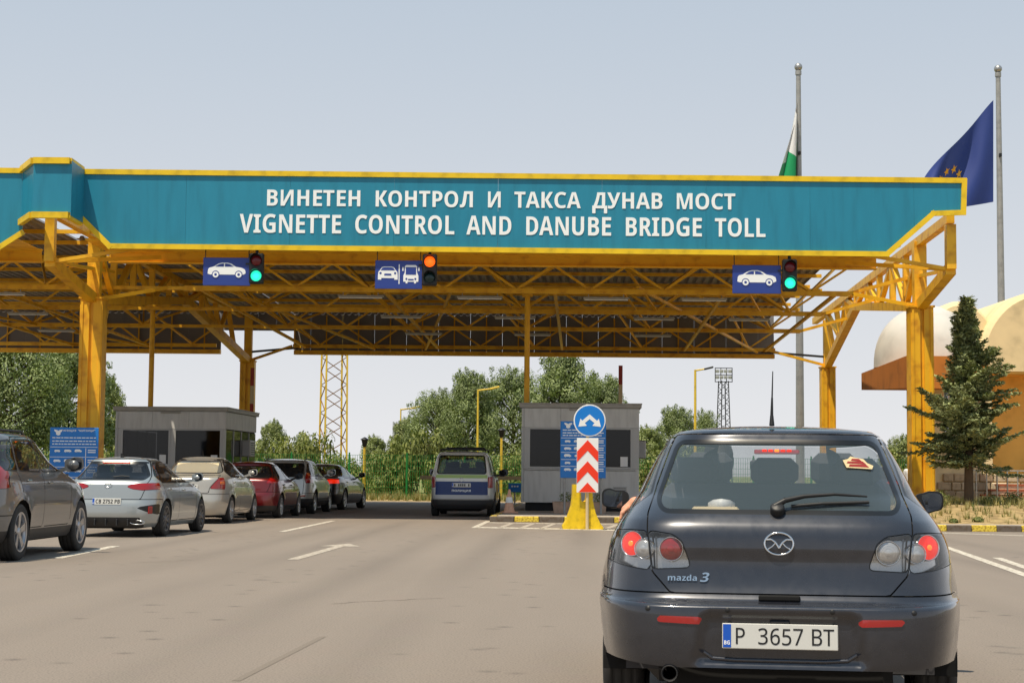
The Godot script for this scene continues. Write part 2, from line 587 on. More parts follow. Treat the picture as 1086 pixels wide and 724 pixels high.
func build_ground() -> void:
	var b := mb()
	b.quad(Vector3(-1500, -0.08, 300), Vector3(1500, -0.08, 300), Vector3(1500, -0.08, -1500), Vector3(-1500, -0.08, -1500))
	struct("ground", b, M.grass_ground)
	b = mb()
	b.quad(Vector3(-70, 0, 30), Vector3(60, 0, 30), Vector3(60, 0, -73), Vector3(-70, 0, -73))
	var ra := []
	ra.resize(Mesh.ARRAY_MAX)
	var uv := PackedVector2Array()
	for p in b.P:
		uv.append(Vector2((p.x - ROAD_X0) / (ROAD_X1 - ROAD_X0), (ROAD_Z0 - p.z) / (ROAD_Z0 - ROAD_Z1)))
	ra[Mesh.ARRAY_VERTEX] = b.P; ra[Mesh.ARRAY_NORMAL] = b.N; ra[Mesh.ARRAY_TEX_UV] = uv; ra[Mesh.ARRAY_INDEX] = b.I
	var rm := ArrayMesh.new()
	rm.add_surface_from_arrays(Mesh.PRIMITIVE_TRIANGLES, ra)
	var rd := MeshInstance3D.new()
	rd.name = "road"
	rd.mesh = rm
	rd.material_override = M.asphalt
	rd.set_meta("kind", "structure")
	add_child(rd)
	# old repair patches and tar seams in the asphalt
	for q in [[250, 722, 342, 675, 0.05]]:
		struct("repair_seam", line_strip(pg(q[0], q[1]), pg(q[2], q[3]), q[4], 0.002), M.patch, rd)
	var cracks := [[140, 597, 215, 593], [350, 640, 470, 634]]
	for q in cracks:
		var a := pg(q[0], q[1]); var c := pg(q[2], q[3])
		var bb := mb()
		var la := []; var lb := []
		var n := 14
		var d := (c - a).normalized()
		var x := Vector3(-d.z, 0, d.x)
		for i in n + 1:
			var p := a.lerp(c, float(i) / n) + x * rng.randf_range(-0.05, 0.05)
			var w := rng.randf_range(0.004, 0.014)
			la.append(p - x * w + Vector3.UP * 0.003); lb.append(p + x * w + Vector3.UP * 0.003)
		struct("tar_seam", strip(la, lb), M.tar, rd)
	# painted markings
	var lines := [[299, 563.8, 353, 552.3, 0.14], [60, 592, 122, 579, 0.16], [1003, 580, 1100, 614, 0.15], [1058, 591.5, 1100, 606, 0.14], [992, 577, 998, 579, 0.1]]
	for q in lines:
		struct("lane_line", line_strip(pg(q[0], q[1]), pg(q[2], q[3]), q[4]), M.paint_line, rd)
	# straight-ahead arrow
	var tail := pg(310, 593.5); var tip := pg(370, 576.5)
	var dirv := (tip - tail).normalized()
	var side := Vector3(-dirv.z, 0, dirv.x)
	var L := tail.distance_to(tip)
	b = line_strip(tail, tail + dirv * (L - 1.1), 0.16)
	var hb := tail + dirv * (L - 1.1)
	hb.y = 0.004; tip.y = 0.004
	b.tri(hb - side * 0.34, tip, hb + side * 0.34)
	if b.N[b.N.size() - 1].y < 0:
		b = line_strip(tail, tail + dirv * (L - 1.1), 0.16)
		b.tri(hb + side * 0.34, tip, hb - side * 0.34)
	struct("lane_arrow", b, M.faded_line, rd)
	# hatched nose in front of the toll island
	var o := [pg(503, 559.5), pg(518, 552.5), pg(505, 559.2), pg(700, 563)]
	struct("island_marking", line_strip(o[0], o[1], 0.14), M.paint_line, rd)
	struct("island_marking", line_strip(o[2], o[3], 0.75), M.paint_line, rd)
	struct("island_marking", line_strip(pg(517, 554.2), pg(690, 556.9), 0.45), M.paint_line, rd)
	for i in 7:
		var xx := 530.0 + i * 22.0
		struct("island_marking", line_strip(pg(xx, 559.7 + i * 0.45), pg(xx + 14, 554.6 + i * 0.4), 0.13), M.faded_line, rd)
	struct("edge_line", line_strip(pg(985, 564.6), pg(1110, 568.9), 0.3), M.paint_line, rd)
	# toll islands with painted kerb stones
	island("toll_island", -0.36, 4.1, 42.3, 62.0, 0.62)
	island("toll_island", -13.6, -8.7, 47.5, 66.0, 0.62)
	# the verge on the right: kerb, paved strip and a low dry bank
	var kz := 37.9
	var kerb := mb()
	for i in 16:
		var x0 := 8.6 + i * 0.56
		var kb := mb()
		kb.cbox(Transform3D(Basis(Vector3.UP, -0.02), Vector3(x0 + 0.27, 0.065, -kz - i * 0.012 - 0.08)), Vector3(0.545, 0.15, 0.17), 0.015)
		if i == 0:
			var first := struct("verge_kerb", kb, M.kerb_dark)
			verge = first
		else:
			struct("kerb_stone", kb, M.kerb_yellow if (i % 2 == 1) else M.kerb_dark, verge)
	for i in 30:                                    # kerb running back along the lane
		var kb := mb()
		kb.cbox(Transform3D(Basis(), Vector3(8.52 + LEAN * i * 0.6, 0.065, -kz - 0.2 - i * 0.6)), Vector3(0.17, 0.15, 0.585), 0.015)
		struct("kerb_stone", kb, M.kerb_yellow if (i % 2 == 0) else M.kerb_dark, verge)
	b = mb()
	var pave_cols := 14
	for i in pave_cols:                             # flagstones
		var x0 := 8.75 + i * 1.1
		for j in 2:
			var z0 := -kz - 0.19 - j * 0.75
			var fb := mb()
			fb.cbox(Transform3D(Basis(), Vector3(x0 + 0.55, 0.06 + rng.randf_range(-0.006, 0.006), z0 - 0.37)), Vector3(1.085, 0.12, 0.735), 0.008)
			struct("paving_slab", fb, M.pavement if (i + j) % 3 else M.concrete, verge)
	# bank
	var nz := 26; var nx := 40
	b = mb()
	var bank_noise := FastNoiseLite.new()
	bank_noise.seed = 8
	bank_noise.frequency = 0.5
	for j in nz + 1:
		for i in nx + 1:
			var x := 8.7 + i * 0.75
			var z := kz + 1.65 + j * 1.25
			var h := bank_height(x, z) + bank_noise.get_noise_2d(x, z) * 0.03
			b.vert(Vector3(x + LEAN * (z - kz), h, -z), Vector3.UP)
	for j in nz:
		for i in nx:
			var k := j * (nx + 1) + i
			b.I.append_array([k, k + nx + 1, k + 1, k + 1, k + nx + 1, k + nx + 2])
	struct("verge_bank", b, M.soil)
	# pale dry strip in front of the far fence
	b = mb()
	b.quad(Vector3(-70, -0.02, -70), Vector3(60, -0.02, -70), Vector3(60, 0.12, -78), Vector3(-70, 0.12, -78))
	struct("far_verge", b, M.soil)

var verge: Node3D

func bank_height(x: float, z: float) -> float:
	var t := clampf((z - 39.5) / 3.2, 0.0, 1.0)
	return lerpf(0.10, 0.50 - 0.40 * smoothstep(48.0, 51.5, z), t * t * (3 - 2 * t)) * smoothstep(8.5, 9.2, x)

func island(called: String, u0: float, u1: float, v0: float, v1: float, step: float) -> void:
	var b := mb()
	var top := [road(u0 + 0.17, 0.135, v0 + 0.17), road(u1 - 0.17, 0.135, v0 + 0.17), road(u1 - 0.17, 0.135, v1 - 0.17), road(u0 + 0.17, 0.135, v1 - 0.17)]
	b.quad(top[0], top[1], top[2], top[3])
	var isl := struct(called, b, M.concrete)
	var k := 0
	var u := u0
	while u < u1 - 0.05:
		var e := minf(u + step, u1)
		var kb := mb()
		var c := road((u + e) * 0.5, 0.066, v0 + 0.085)
		kb.cbox(Transform3D(Basis(), c), Vector3(e - u - 0.012, 0.152, 0.17), 0.02)
		struct("kerb_stone", kb, M.kerb_yellow if k % 2 == 1 else M.kerb_dark, isl)
		u = e
		k += 1
	for s in [0, 1]:
		var v := v0 + 0.18
		k = 0
		while v < v1 - 0.05:
			var e := minf(v + 0.7, v1)
			var kb := mb()
			var c := road((u0 + 0.085) if s == 0 else (u1 - 0.085), 0.066, (v + e) * 0.5)
			kb.cbox(Transform3D(Basis(Vector3.UP, -LEAN), c), Vector3(0.17, 0.152, e - v - 0.012), 0.02)
			struct("kerb_stone", kb, M.kerb_yellow if k % 2 == 0 else M.kerb_dark, isl)
			v = e
			k += 1

# ------------------------------------------------------------------ the canopy
const VF := 42.0      # fascia
const VC := 46.4      # front columns
const VR := 66.3      # rear columns

func cp(u: float, h: float, v: float) -> Vector3:     # canopy frame; the roof falls slightly to the rear
	return road(u, h - 0.0145 * (v - 48.0), v)

func brace(parent: Node, called: String, a: Vector3, b: Vector3, w: float, m: Material, l_section := false) -> MeshInstance3D:
	var x := mb()
	if l_section:
		x.angle(a, b, w, w * 0.22)
	else:
		x.beam(a, b, w, w)
	return part(parent, called, x, m)

func fascia_bay(c: Node, poly_px: Array, skip_edges: Array, panel_w: float) -> void:
	var poly := PackedVector2Array()
	for q in poly_px:
		var w := px(q[0], q[1], VF)
		poly.append(Vector2(w.x, w.y))
	var lo := 1e9; var hi := -1e9
	for p in poly:
		lo = minf(lo, p.x); hi = maxf(hi, p.x)
	var x := lo
	var k := 0
	while x < hi - 0.01:
		var e := minf(x + panel_w, hi)
		if hi - e < panel_w * 0.3:
			e = hi
		var cell := PackedVector2Array([Vector2(x + 0.002, 0), Vector2(e - 0.002, 0), Vector2(e - 0.002, 20), Vector2(x + 0.002, 20)])
		for piece in Geometry2D.intersect_polygons(poly, cell):
			part(c, "fascia_panel", mb().prism(Transform3D(Basis(), Vector3(0, 0, -VF)), piece, 0.05), [M.teal, M.teal2, M.teal, M.teal3][k % 4])
		x = e
		k += 1
	for i in poly.size():
		if i in skip_edges:
			continue
		var j := (i + 1) % poly.size()
		var a := Vector3(poly[i].x, poly[i].y, -VF + 0.02 + i * 0.004)
		var b := Vector3(poly[j].x, poly[j].y, -VF + 0.02 + i * 0.004)
		var d := (b - a).normalized()
		part(c, "yellow_trim", mb().beam(a - d * 0.055, b + d * 0.055, 0.13, 0.05, Vector3(0, 0, 1)), M.trim_yellow)

func build_canopy() -> void:
	var c := thing("toll_canopy", "large yellow steel toll canopy with teal fascia lettered in white", "canopy", Vector3(0, 0, -VC))
	# --- fascia: main bay, column box, next bay
	fascia_bay(c, [[87.5, 182], [1023, 191.5], [1022, 225.5], [990, 226.5], [941, 269.5], [116, 261], [88, 233]], [6], 2.6)
	fascia_bay(c, [[-160, 179], [23, 181], [23, 247], [-2, 263], [-160, 261.5]], [1, 4], 2.6)
	var fa := px(23.5, 181, VF); var fb := px(87.5, 182, VF)
	var ga := px(35.5, 169.5, VF - 1.25); var gb := px(74, 170, VF - 1.25)
	var bot := px(40, 236, VF).y
	var boxp := [Vector3(fa.x, 0, -VF), Vector3(ga.x, 0, -VF + 1.25), Vector3(gb.x, 0, -VF + 1.25), Vector3(fb.x, 0, -VF)]
	var topy := ga.y - 0.02
	for i in 3:
		var a: Vector3 = boxp[i]; var b: Vector3 = boxp[i + 1]
		var n := Vector3(0, 1, 0).cross(b - a).normalized() * -1.0
		if n.z < 0:
			n = -n
		var q := mb()
		var t := n * -0.05
		var A0 := Vector3(a.x, bot, a.z); var B0 := Vector3(b.x, bot, b.z); var A1 := Vector3(a.x, topy, a.z); var B1 := Vector3(b.x, topy, b.z)
		q.hexa([A0, B0, B0 + t, A0 + t, A1, B1, B1 + t, A1 + t])
		part(c, "column_box_panel", q, M.teal)
		for e in [[A1, B1], [A0, B0]]:
			part(c, "yellow_trim", mb().beam(e[0] + n * 0.02 + Vector3(0, 0.002 * i, 0), e[1] + n * 0.02 + Vector3(0, 0.002 * i, 0), 0.12, 0.15, Vector3.UP), M.trim_yellow)
	# lettering on two lines
	var rot := Basis(Vector3(0, 0, 1), 0.0)
	var l0 := px(283, 212.5, VF - 0.002); var l1 := px(780, 215.8, VF - 0.002)
	lettering(c, "lettering", "ВИНЕТЕН  КОНТРОЛ  И  ТАКСА  ДУНАВ  МОСТ", Transform3D(rot, (l0 + l1) * 0.5 - c.position), l0.distance_to(l1), 0.53, M.letter, true, 0.012)
	l0 = px(254, 235.5, VF - 0.002); l1 = px(812, 242.5, VF - 0.002)
	lettering(c, "lettering", "VIGNETTE  CONTROL  AND  DANUBE  BRIDGE  TOLL", Transform3D(rot, (l0 + l1) * 0.5 - c.position), l0.distance_to(l1), 0.475, M.letter, true, 0.012)
	# --- columns
	for f in [[-11.5, 5.86, 0.63], [11.2, 5.82, 0.63]]:
		column(c, f[0], VC, f[1], f[2])
	for f in [[-11.15, 5.47, 0.56], [11.55, 5.42, 0.56]]:
		column(c, f[0], VR, f[1], f[2])
	# --- side frames: an arch from front column over the middle to the rear column, posts and diagonals up to the roof
	for s in [-11.5, 11.2]:
		var F := road(s, 5.86, VC); var K := road(s + 0.0, 6.92, 57.1); var R := road(s + 0.35, 5.5, VR)
		var Nn := road(s, 6.42, VF + 0.45); var Pt := road(s, 7.55, VF + 0.45)
		var roof := func(v): return road(s, 7.62 - 0.0145 * (v - 48), v)
		part(c, "arch_chord", mb().beam(F, K, 0.26, 0.26), M.frame_yellow)
		part(c, "arch_chord", mb().beam(K, R, 0.26, 0.26), M.frame_yellow)
		part(c, "bracket", mb().beam(F, Nn, 0.26, 0.26), M.frame_yellow)
		part(c, "post", mb().beam(Nn, Pt, 0.24, 0.24), M.frame_yellow)
		part(c, "tie", mb().beam(Nn, road(s, 6.9, 49.0), 0.09, 0.09), M.frame_yellow)
		part(c, "tie", mb().beam(road(s, 6.42, VF + 0.5), road(s - signf(s) * 2.4, 6.75, VF + 2.0), 0.1, 0.1), M.frame_yellow)
		part(c, "tie", mb().beam(road(s, 6.42, VF + 0.5), road(s - signf(s) * 2.2, 6.8, VF + 0.6), 0.09, 0.09), M.frame_yellow)
		part(c, "eave_chord", mb().beam(roof.call(VF + 0.4), roof.call(VR + 1.0), 0.2, 0.24), M.frame_yellow)
		part(c, "column_head", mb().beam(F, roof.call(VC), 0.34, 0.3, Vector3(0, 0, 1)), M.frame_yellow)
		part(c, "column_head", mb().beam(R, road(s + 0.35, 7.3, VR), 0.3, 0.26, Vector3(0, 0, 1)), M.frame_yellow)
		var vs := [48.3, 50.4, 52.6, 54.8, 57.1, 59.4, 61.7, 64.0]
		var low := func(v):
			return F.lerp(K, (v - VC) / (57.1 - VC)) if v <= 57.1 else K.lerp(R, (v - 57.1) / (VR - 57.1))
		var prev: Vector3 = roof.call(VC)
		for i in vs.size():
			var v: float = vs[i]
			var a: Vector3 = low.call(v)
			var bq: Vector3 = roof.call(v)
			part(c, "post", mb().beam(a, bq, 0.17, 0.17), M.frame_yellow)
			if i % 2 == 0:
				part(c, "brace", mb().beam(prev, a, 0.15, 0.15), M.frame_yellow)
			else:
				part(c, "brace", mb().beam(low.call(vs[i - 1]), bq, 0.15, 0.15), M.frame_yellow)
			prev = bq
		# raking struts from the column heads inwards to the first and last trusses
		for e in [[R, cp(s * 0.82, 6.37, VR)], [F, cp(s * 0.86, 6.37, 48.0)]]:
			part(c, "raking_strut", mb().beam(e[0], e[1], 0.10, 0.10), M.frame_yellow)
		part(c, "roof_tie", mb().beam(R + Vector3(0, 0.35, 0), cp(s * 0.8, 6.3, VR), 0.08, 0.08), M.black)
	# --- edge beam behind the fascia
	for e in [[-22.0, -12.4], [-10.6, 9.7]]:
		var ib := mb()
		ib.beam(cp(e[0], 6.62, 44.6), cp(e[1], 6.62, 44.6), 0.22, 0.035)
		ib.beam(cp(e[0], 6.95, 44.6), cp(e[1], 6.95, 44.6), 0.22, 0.035)
		ib.beam(cp(e[0], 6.785, 44.6), cp(e[1], 6.785, 44.6), 0.03, 0.29)
		part(c, "edge_beam", ib, M.frame_yellow)
		part(c, "soffit_sheet", mb().box(e[0] - 0.1, 6.93, -44.4, e[1], 6.95, -VF - 0.06), M.frame_yellow)
	# --- transverse trusses
	var rows := [48.0, 53.3, 58.8, VR]
	for ri in rows.size():
		var v: float = rows[ri]
		var m: Material = M.frame_yellow
		for bay in [[-22.0, -12.4], [-12.4, -9.4], [-9.4, 9.5], [9.5, 11.2]]:
			if bay[1] - bay[0] < 4.0:
				if ri < 3:
					part(c, "link_bar", mb().beam(cp(bay[0], 6.37, v), cp(bay[1], 6.37 if bay[1] < 0 else 6.85, v), 0.10, 0.10), m)
				continue
			part(c, "lower_chord", mb().beam(cp(bay[0], 6.37, v), cp(bay[1], 6.37, v), 0.11, 0.14), m)
			part(c, "upper_chord", mb().beam(cp(bay[0], 7.12, v), cp(bay[1], 7.12, v), 0.09, 0.10), m)
			var n := int(round((bay[1] - bay[0]) / 2.1))
			var st: float = (bay[1] - bay[0]) / n
			for i in n:
				var a: float = bay[0] + i * st
				brace(c, "brace", cp(a + st * 0.5, 6.42, v), cp(a + 0.06, 7.08, v), 0.065, m)
				brace(c, "brace", cp(a + st * 0.5, 6.42, v), cp(a + st - 0.06, 7.08, v), 0.065, m)
				# out-of-plane braces up to the purlins between the trusses
				if ri < 3 and i % 2 == 0:
					var nv: float = (v + rows[ri + 1]) * 0.5
					brace(c, "purlin_brace", cp(a + st * 0.5, 6.44, v + 0.1), cp(a, 7.45, nv), 0.065, M.frame_yellow)
					brace(c, "purlin_brace", cp(a + st * 0.5, 6.44, v + 0.1), cp(a + st, 7.45, nv), 0.065, M.frame_yellow)
					brace(c, "purlin_brace", cp(a + st * 0.5, 6.44, rows[ri + 1] - 0.1), cp(a, 7.45, nv), 0.065, M.frame_yellow)
			# bolted joints
	# lengthwise ties and plan bracing under the roof
	for u in [-18.0, -15.0, -8.9, -3.7, 1.15, 5.95, 9.1]:
		brace(c, "lengthwise_tie", cp(u, 6.33, 48.0), cp(u, 6.33, VR), 0.09, M.frame_yellow)
	for e in [[-1.8, 48.4, -4.2, VR], [-20.0, 48.0, -15.0, VR], [3.5, 48.0, 8.8, VR], [-13.0, 53.3, -17.0, VR], [-8.6, 48.0, -6.2, VR]]:
		brace(c, "plan_brace", cp(e[0], 6.5, e[1]), cp(e[2], 6.28, e[3]), 0.075, M.frame_yellow)
	# purlins and corrugated roof deck
	# over the column line the roof runs through, set back behind the boxed column head
	for e in [[-22.0, -12.3], [-12.3, -9.4], [-9.4, 9.5]]:
		var through: bool = e[1] - e[0] < 4.0
		for v in [45.6, 47.6, 50.6, 53.4, 56.1, 58.8, 61.3, 63.8]:
			part(c, "purlin", mb().beam(cp(e[0], 7.59, v), cp(e[1], 7.59, v), 0.07, 0.11), M.frame_yellow)
		var d := mb()
		var v_start: float = VF + (5.2 if through else 0.2)
		var u: float = e[0]
		var prof := [[0.0, 0.0], [0.10, 0.0], [0.14, 0.07], [0.22, 0.07], [0.26, 0.0]]
		while u < e[1] - 0.2:
			for k in 4:
				var a0 := cp(u + prof[k][0], 7.66 + prof[k][1], v_start); var a1 := cp(u + prof[k + 1][0], 7.66 + prof[k + 1][1], v_start)
				var b0 := cp(u + prof[k][0], 7.66 + prof[k][1], VR + 0.345); var b1 := cp(u + prof[k + 1][0], 7.66 + prof[k + 1][1], VR + 0.345)
				d.quad(a0, b0, b1, a1)
			u += 0.26
		part(c, "corrugated_deck", d, M.deck)
		# rear fascia, seen from inside: sheets with standing posts
		var w := 0.62
		var k := int((e[1] - e[0]) / w)
		for i in k:
			var x0: float = e[0] + i * (e[1] - e[0]) / k
			var x1: float = e[0] + (i + 1) * (e[1] - e[0]) / k
			var q := mb()
			var fy := 7.0 if through else 6.2
			var fh := 1.1 if through else 1.9
			var p0 := cp(x0 + 0.004, fy, VR + 0.35); var p1 := cp(x1 - 0.004, fy, VR + 0.35)
			q.hexa([p0, p1, p1 + Vector3(0, 0, -0.05), p0 + Vector3(0, 0, -0.05), p0 + Vector3(0, fh, 0), p1 + Vector3(0, fh, 0), p1 + Vector3(0, fh, -0.05), p0 + Vector3(0, fh, -0.05)])
			part(c, "rear_fascia_sheet", q, M.deck_panel)
			if i % 2 == 0 and not through:
				part(c, "rear_post", mb().beam(cp(x0, 6.25, VR + 0.3), cp(x0, 7.6, VR + 0.3), 0.05, 0.06), M.frame_yellow)
		if not through:
			part(c, "rear_sill", mb().beam(cp(e[0], 6.14, VR + 0.3), cp(e[1], 6.14, VR + 0.3), 0.3, 0.16), M.frame_yellow)
	# downpipes to the booth roofs
	for q in [[559.5, 309, 432, 50.2], [162, 320, 436, 55.5]]:
		var tp := px(q[0], q[1], q[3])
		var bt := Vector3(tp.x, px(q[0], q[2], q[3]).y, tp.z)
		part(c, "downpipe", mb().tube(bt, tp, 0.085, 0.085, 10), M.frame_yellow)
		part(c, "pipe_collar", mb().tube(tp - Vector3(0, 0.16, 0), tp + Vector3(0, 0.12, 0), 0.17, 0.17, 10), M.frame_yellow)
	# --- hung from the canopy: fluorescent battens
	var n := 0
	for q in [[48.0, -4.4], [48.0, -1.0], [48.0, 5.4], [48.0, -14.6], [53.3, -3.8], [53.3, -0.2], [53.3, 4.2], [53.3, -15.6], [58.8, -3.6], [58.8, 0.2], [58.8, 4.4], [58.8, -16.4], [48.0, 2.6], [53.3, 7.2]]:
		var p := cp(q[1], 6.20, q[0] + 0.12)
		var t := thing("fluorescent_batten", {48.0: "unlit fluorescent batten hung under the truss next to the lane signs", 53.3: "unlit fluorescent batten hung under the second truss behind the lane signs", 58.8: "unlit fluorescent batten hung under the truss before the rear fascia"}[q[0]], "light fitting", p, "fluorescent battens under the canopy trusses")
		part(t, "housing", mb().cbox(Transform3D(Basis(), p), Vector3(1.3, 0.055, 0.14), 0.012), M.lamp_white)
		part(t, "lamp_tube", mb().tube(p + Vector3(-0.62, -0.045, 0), p + Vector3(0.62, -0.045, 0), 0.018, 0.018, 8), M.white_paint)
		for s in [-0.5, 0.5]:
			part(t, "hanger", mb().beam(p + Vector3(s, 0.028, 0), p + Vector3(s, 0.12, 0), 0.02, 0.02), M.steel)
		n += 1

func column(c: Node, u: float, v: float, h: float, w: float) -> void:
	var o := road(u, 0, v)
	var ground := bank_height(o.x, v) if u > 8 else 0.0
	var y0 := ground - 0.05
	# two channels with a recessed web between them
	for s in [-1.0, 1.0]:
		var x := mb()
		x.box(o.x + s * w * 0.29 - w * 0.205, y0, o.z - w * 0.42, o.x + s * w * 0.29 + w * 0.205, h, o.z + w * 0.42)
		part(c, "column_channel", x, M.frame_yellow)
		x = mb()
		x.box(o.x + s * w * 0.40 - w * 0.05, y0, o.z + w * 0.422, o.x + s * w * 0.40 + w * 0.05, h - 0.02, o.z + w * 0.46)
		part(c, "flange", x, M.frame_yellow)
	part(c, "column_web", mb().box(o.x - w * 0.085, y0, o.z - w * 0.3, o.x + w * 0.085, h - 0.03, o.z + w * 0.3), M.frame_yellow)
	part(c, "head_plate", mb().box(o.x - w * 0.55, h, o.z - w * 0.5, o.x + w * 0.55, h + 0.05, o.z + w * 0.5), M.frame_yellow)
	part(c, "base_plate", mb().box(o.x - w * 0.7, y0, o.z - w * 0.7, o.x + w * 0.7, y0 + 0.09, o.z + w * 0.7), M.frame_yellow)

# ------------------------------------------------------------------ booths
func lbox(parent: Node, called: String, x0, y0, z0, x1, y1, z1, m: Material, ch := 0.0) -> MeshInstance3D:
	var b := mb()
	if ch > 0:
		b.cbox(Transform3D(Basis(), Vector3(x0 + x1, y0 + y1, z0 + z1) * 0.5), Vector3(x1 - x0, y1 - y0, z1 - z0), ch)
	else:
		b.box(x0, y0, z0, x1, y1, z1)
	return part(parent, called, b, m, true)

func booth(label: String, at: Vector3, w: float, dp: float, h: float, panes: Array, side_windows: bool) -> Node3D:
	# local frame: front at z = 0, centre x = 0, floor y = 0
	var t := thing("toll_booth", label, "booth", at)
	t.rotation.y = -LEAN
	var hw := w * 0.5
	var y0 := 0.24; var ys := 1.22; var yt := 2.40; var yr := h - 0.14
	lbox(t, "plinth", -hw + 0.12, 0, -dp + 0.1, hw - 0.12, y0 - 0.004, -0.12, M.black_matt)
	# clad front: panels below and above the window band
	var n := 3
	for i in n:
		var a := -hw + i * w / n; var b := -hw + (i + 1) * w / n
		lbox(t, "cladding_panel", a + 0.003, y0, -0.06, b - 0.003, ys - 0.003, 0.0, M.booth, 0.006)
		lbox(t, "cladding_panel", a + 0.003, yt + 0.003, -0.06, b - 0.003, yr - 0.003, 0.0, M.booth, 0.006)
	# window band
	var edges := [-hw]
	for p in panes:
		edges.append(p[0]); edges.append(p[1])
	edges.append(hw)
	for i in range(0, edges.size(), 2):
		if edges[i + 1] - edges[i] > 0.02:
			lbox(t, "mullion", edges[i] + (0.0 if i == 0 else 0.0), ys, -0.07, edges[i + 1], yt, -0.004, M.booth_frame)
	for p in panes:
		var f := mb()
		for e in [[p[0], ys, p[0] + 0.05, yt], [p[1] - 0.05, ys, p[1], yt], [p[0] + 0.05, ys, p[1] - 0.05, ys + 0.05], [p[0] + 0.05, yt - 0.05, p[1] - 0.05, yt]]:
			f.box(e[0], e[1], -0.06, e[2], e[3], 0.012)
		var win := part(t, "window_frame", f, M.booth_frame, true)
		lbox(win, "pane", p[0] + 0.05, ys + 0.05, -0.034, p[1] - 0.05, yt - 0.05, -0.026, M.dark_glass)
	lbox(t, "window_sill", -hw + 0.1, ys - 0.05, 0.001, hw - 0.1, ys - 0.004, 0.05, M.booth_frame, 0.008)
	# sides
	for s in [-1.0, 1.0]:
		var xo: float = s * hw
		var xi: float = s * (hw - 0.06)
		var x0 := minf(xo, xi); var x1 := maxf(xo, xi)
		var k := 4
		for i in k:
			var z1 := -0.062 - i * (dp - 0.12) / k; var z0 := -0.062 - (i + 1) * (dp - 0.12) / k
			lbox(t, "cladding_panel", x0, y0, z0 + 0.004, x1, ys - 0.003, z1 - 0.004, M.booth, 0.006)
			lbox(t, "cladding_panel", x0, yt + 0.003, z0 + 0.004, x1, yr - 0.003, z1 - 0.004, M.booth, 0.006)
			lbox(t, "mullion", x0 + 0.004, ys, z1 - 0.06, x1 - 0.004, yt, z1, M.booth_frame)
			lbox(t, "pane", (x0 + x1) * 0.5 - 0.004, ys + 0.03, z0, (x0 + x1) * 0.5 + 0.004, yt - 0.03, z1 - 0.06, M.dark_glass)
	lbox(t, "rear_wall", -hw + 0.062, y0, -dp, hw - 0.062, yr, -dp + 0.06, M.booth)
	lbox(t, "floor", -hw + 0.07, y0, -dp + 0.07, hw - 0.07, y0 + 0.03, -0.07, M.black_matt)
	lbox(t, "ceiling", -hw + 0.07, yr - 0.1, -dp + 0.07, hw - 0.07, yr - 0.05, -0.07, M.booth_frame)
	lbox(t, "desk", -hw + 0.1, 1.0, -0.9, hw - 0.1, 1.05, -0.12, M.interior_grey)
	lbox(t, "cabinet", -hw + 0.3, y0 + 0.03, -dp + 0.1, -hw + 1.2, 1.9, -dp + 0.6, M.interior_grey)
	# fittings: air conditioner and conduit on the flank, lamp under the cap, notices inside the glass
	var ac := lbox(t, "air_conditioner", hw + 0.002, 1.55, -3.4, hw + 0.3, 2.1, -2.6, M.booth_frame, 0.03)
	for i in 6:
		lbox(ac, "grille_slat", hw + 0.301, 1.62 + i * 0.075, -3.3, hw + 0.31, 1.645 + i * 0.075, -2.7, M.black_matt)
	lbox(t, "conduit", -hw + 0.06, y0, 0.001, -hw + 0.085, yr, 0.022, M.booth_frame, 0.004)
	lbox(t, "cap_lamp", -0.32, yr - 0.07, 0.002, 0.32, yr - 0.01, 0.06, M.lamp_white, 0.015)
	lbox(t, "louvre_vent", hw - 0.75, 0.45, 0.001, hw - 0.35, 0.72, 0.018, M.booth_frame, 0.004)
	for i in 4:
		lbox(t, "louvre_slat", hw - 0.72, 0.49 + i * 0.055, 0.019, hw - 0.38, 0.505 + i * 0.055, 0.024, M.black_matt)
	lbox(t, "monitor", 0.35, 1.06, -0.62, 0.85, 1.42, -0.56, M.black)
	lbox(t, "desk_lamp", -0.9, 1.06, -0.5, -0.82, 1.5, -0.42, M.white_paint, 0.02)
	seat(t, -0.5, -1.5, 0.75, 0.48, 0.4, M.interior)
	for p in panes:
		lbox(t, "notice", p[1] - 0.34, ys + 0.07, -0.024, p[1] - 0.13, ys + 0.35, -0.021, M.white_paint)
	# roof cap with a drip edge
	lbox(t, "roof_cap", -hw - 0.07, yr, -dp - 0.07, hw + 0.07, h, 0.07, M.booth_trim, 0.02)
	lbox(t, "drip_edge", -hw - 0.085, h - 0.035, -dp - 0.085, hw + 0.085, h + 0.006, 0.085, M.booth_trim, 0.008)
	return t

func build_booths() -> void:
	var a := px(550, 500, 49.0); var b := px(680.5, 500, 49.0)
	booth("grey metal toll booth behind the red and white chevron post", Vector3((a.x + b.x) * 0.5, 0.135, -49.0), b.x - a.x - 0.15, 5.2, 3.1, [[-1.5, -0.03], [0.03, 1.5]], true)
	a = px(118, 500, 54.4); b = px(240.5, 500, 54.4)
	booth("beige grey toll booth beside the queue of waiting cars", Vector3((a.x + b.x) * 0.5, 0.135, -54.4), b.x - a.x - 0.12, 5.2, 3.1, [[-1.58, 0.0], [0.13, 1.66]], true)

# ------------------------------------------------------------------ signs, lights, island furniture
func flat(parent: Node, called: String, poly: Array, o: Transform3D, m: Material, thick := 0.006) -> MeshInstance3D:
	var p := PackedVector2Array()
	for q in poly:
		p.append(q)
	return part(parent, called, mb().prism(o, p, thick), m, true)

func circle(c: Vector2, r: float, n := 28) -> Array:
	var a := []
	for i in n:
		a.append(c + Vector2(cos(TAU * i / n), sin(TAU * i / n)) * r)
	return a

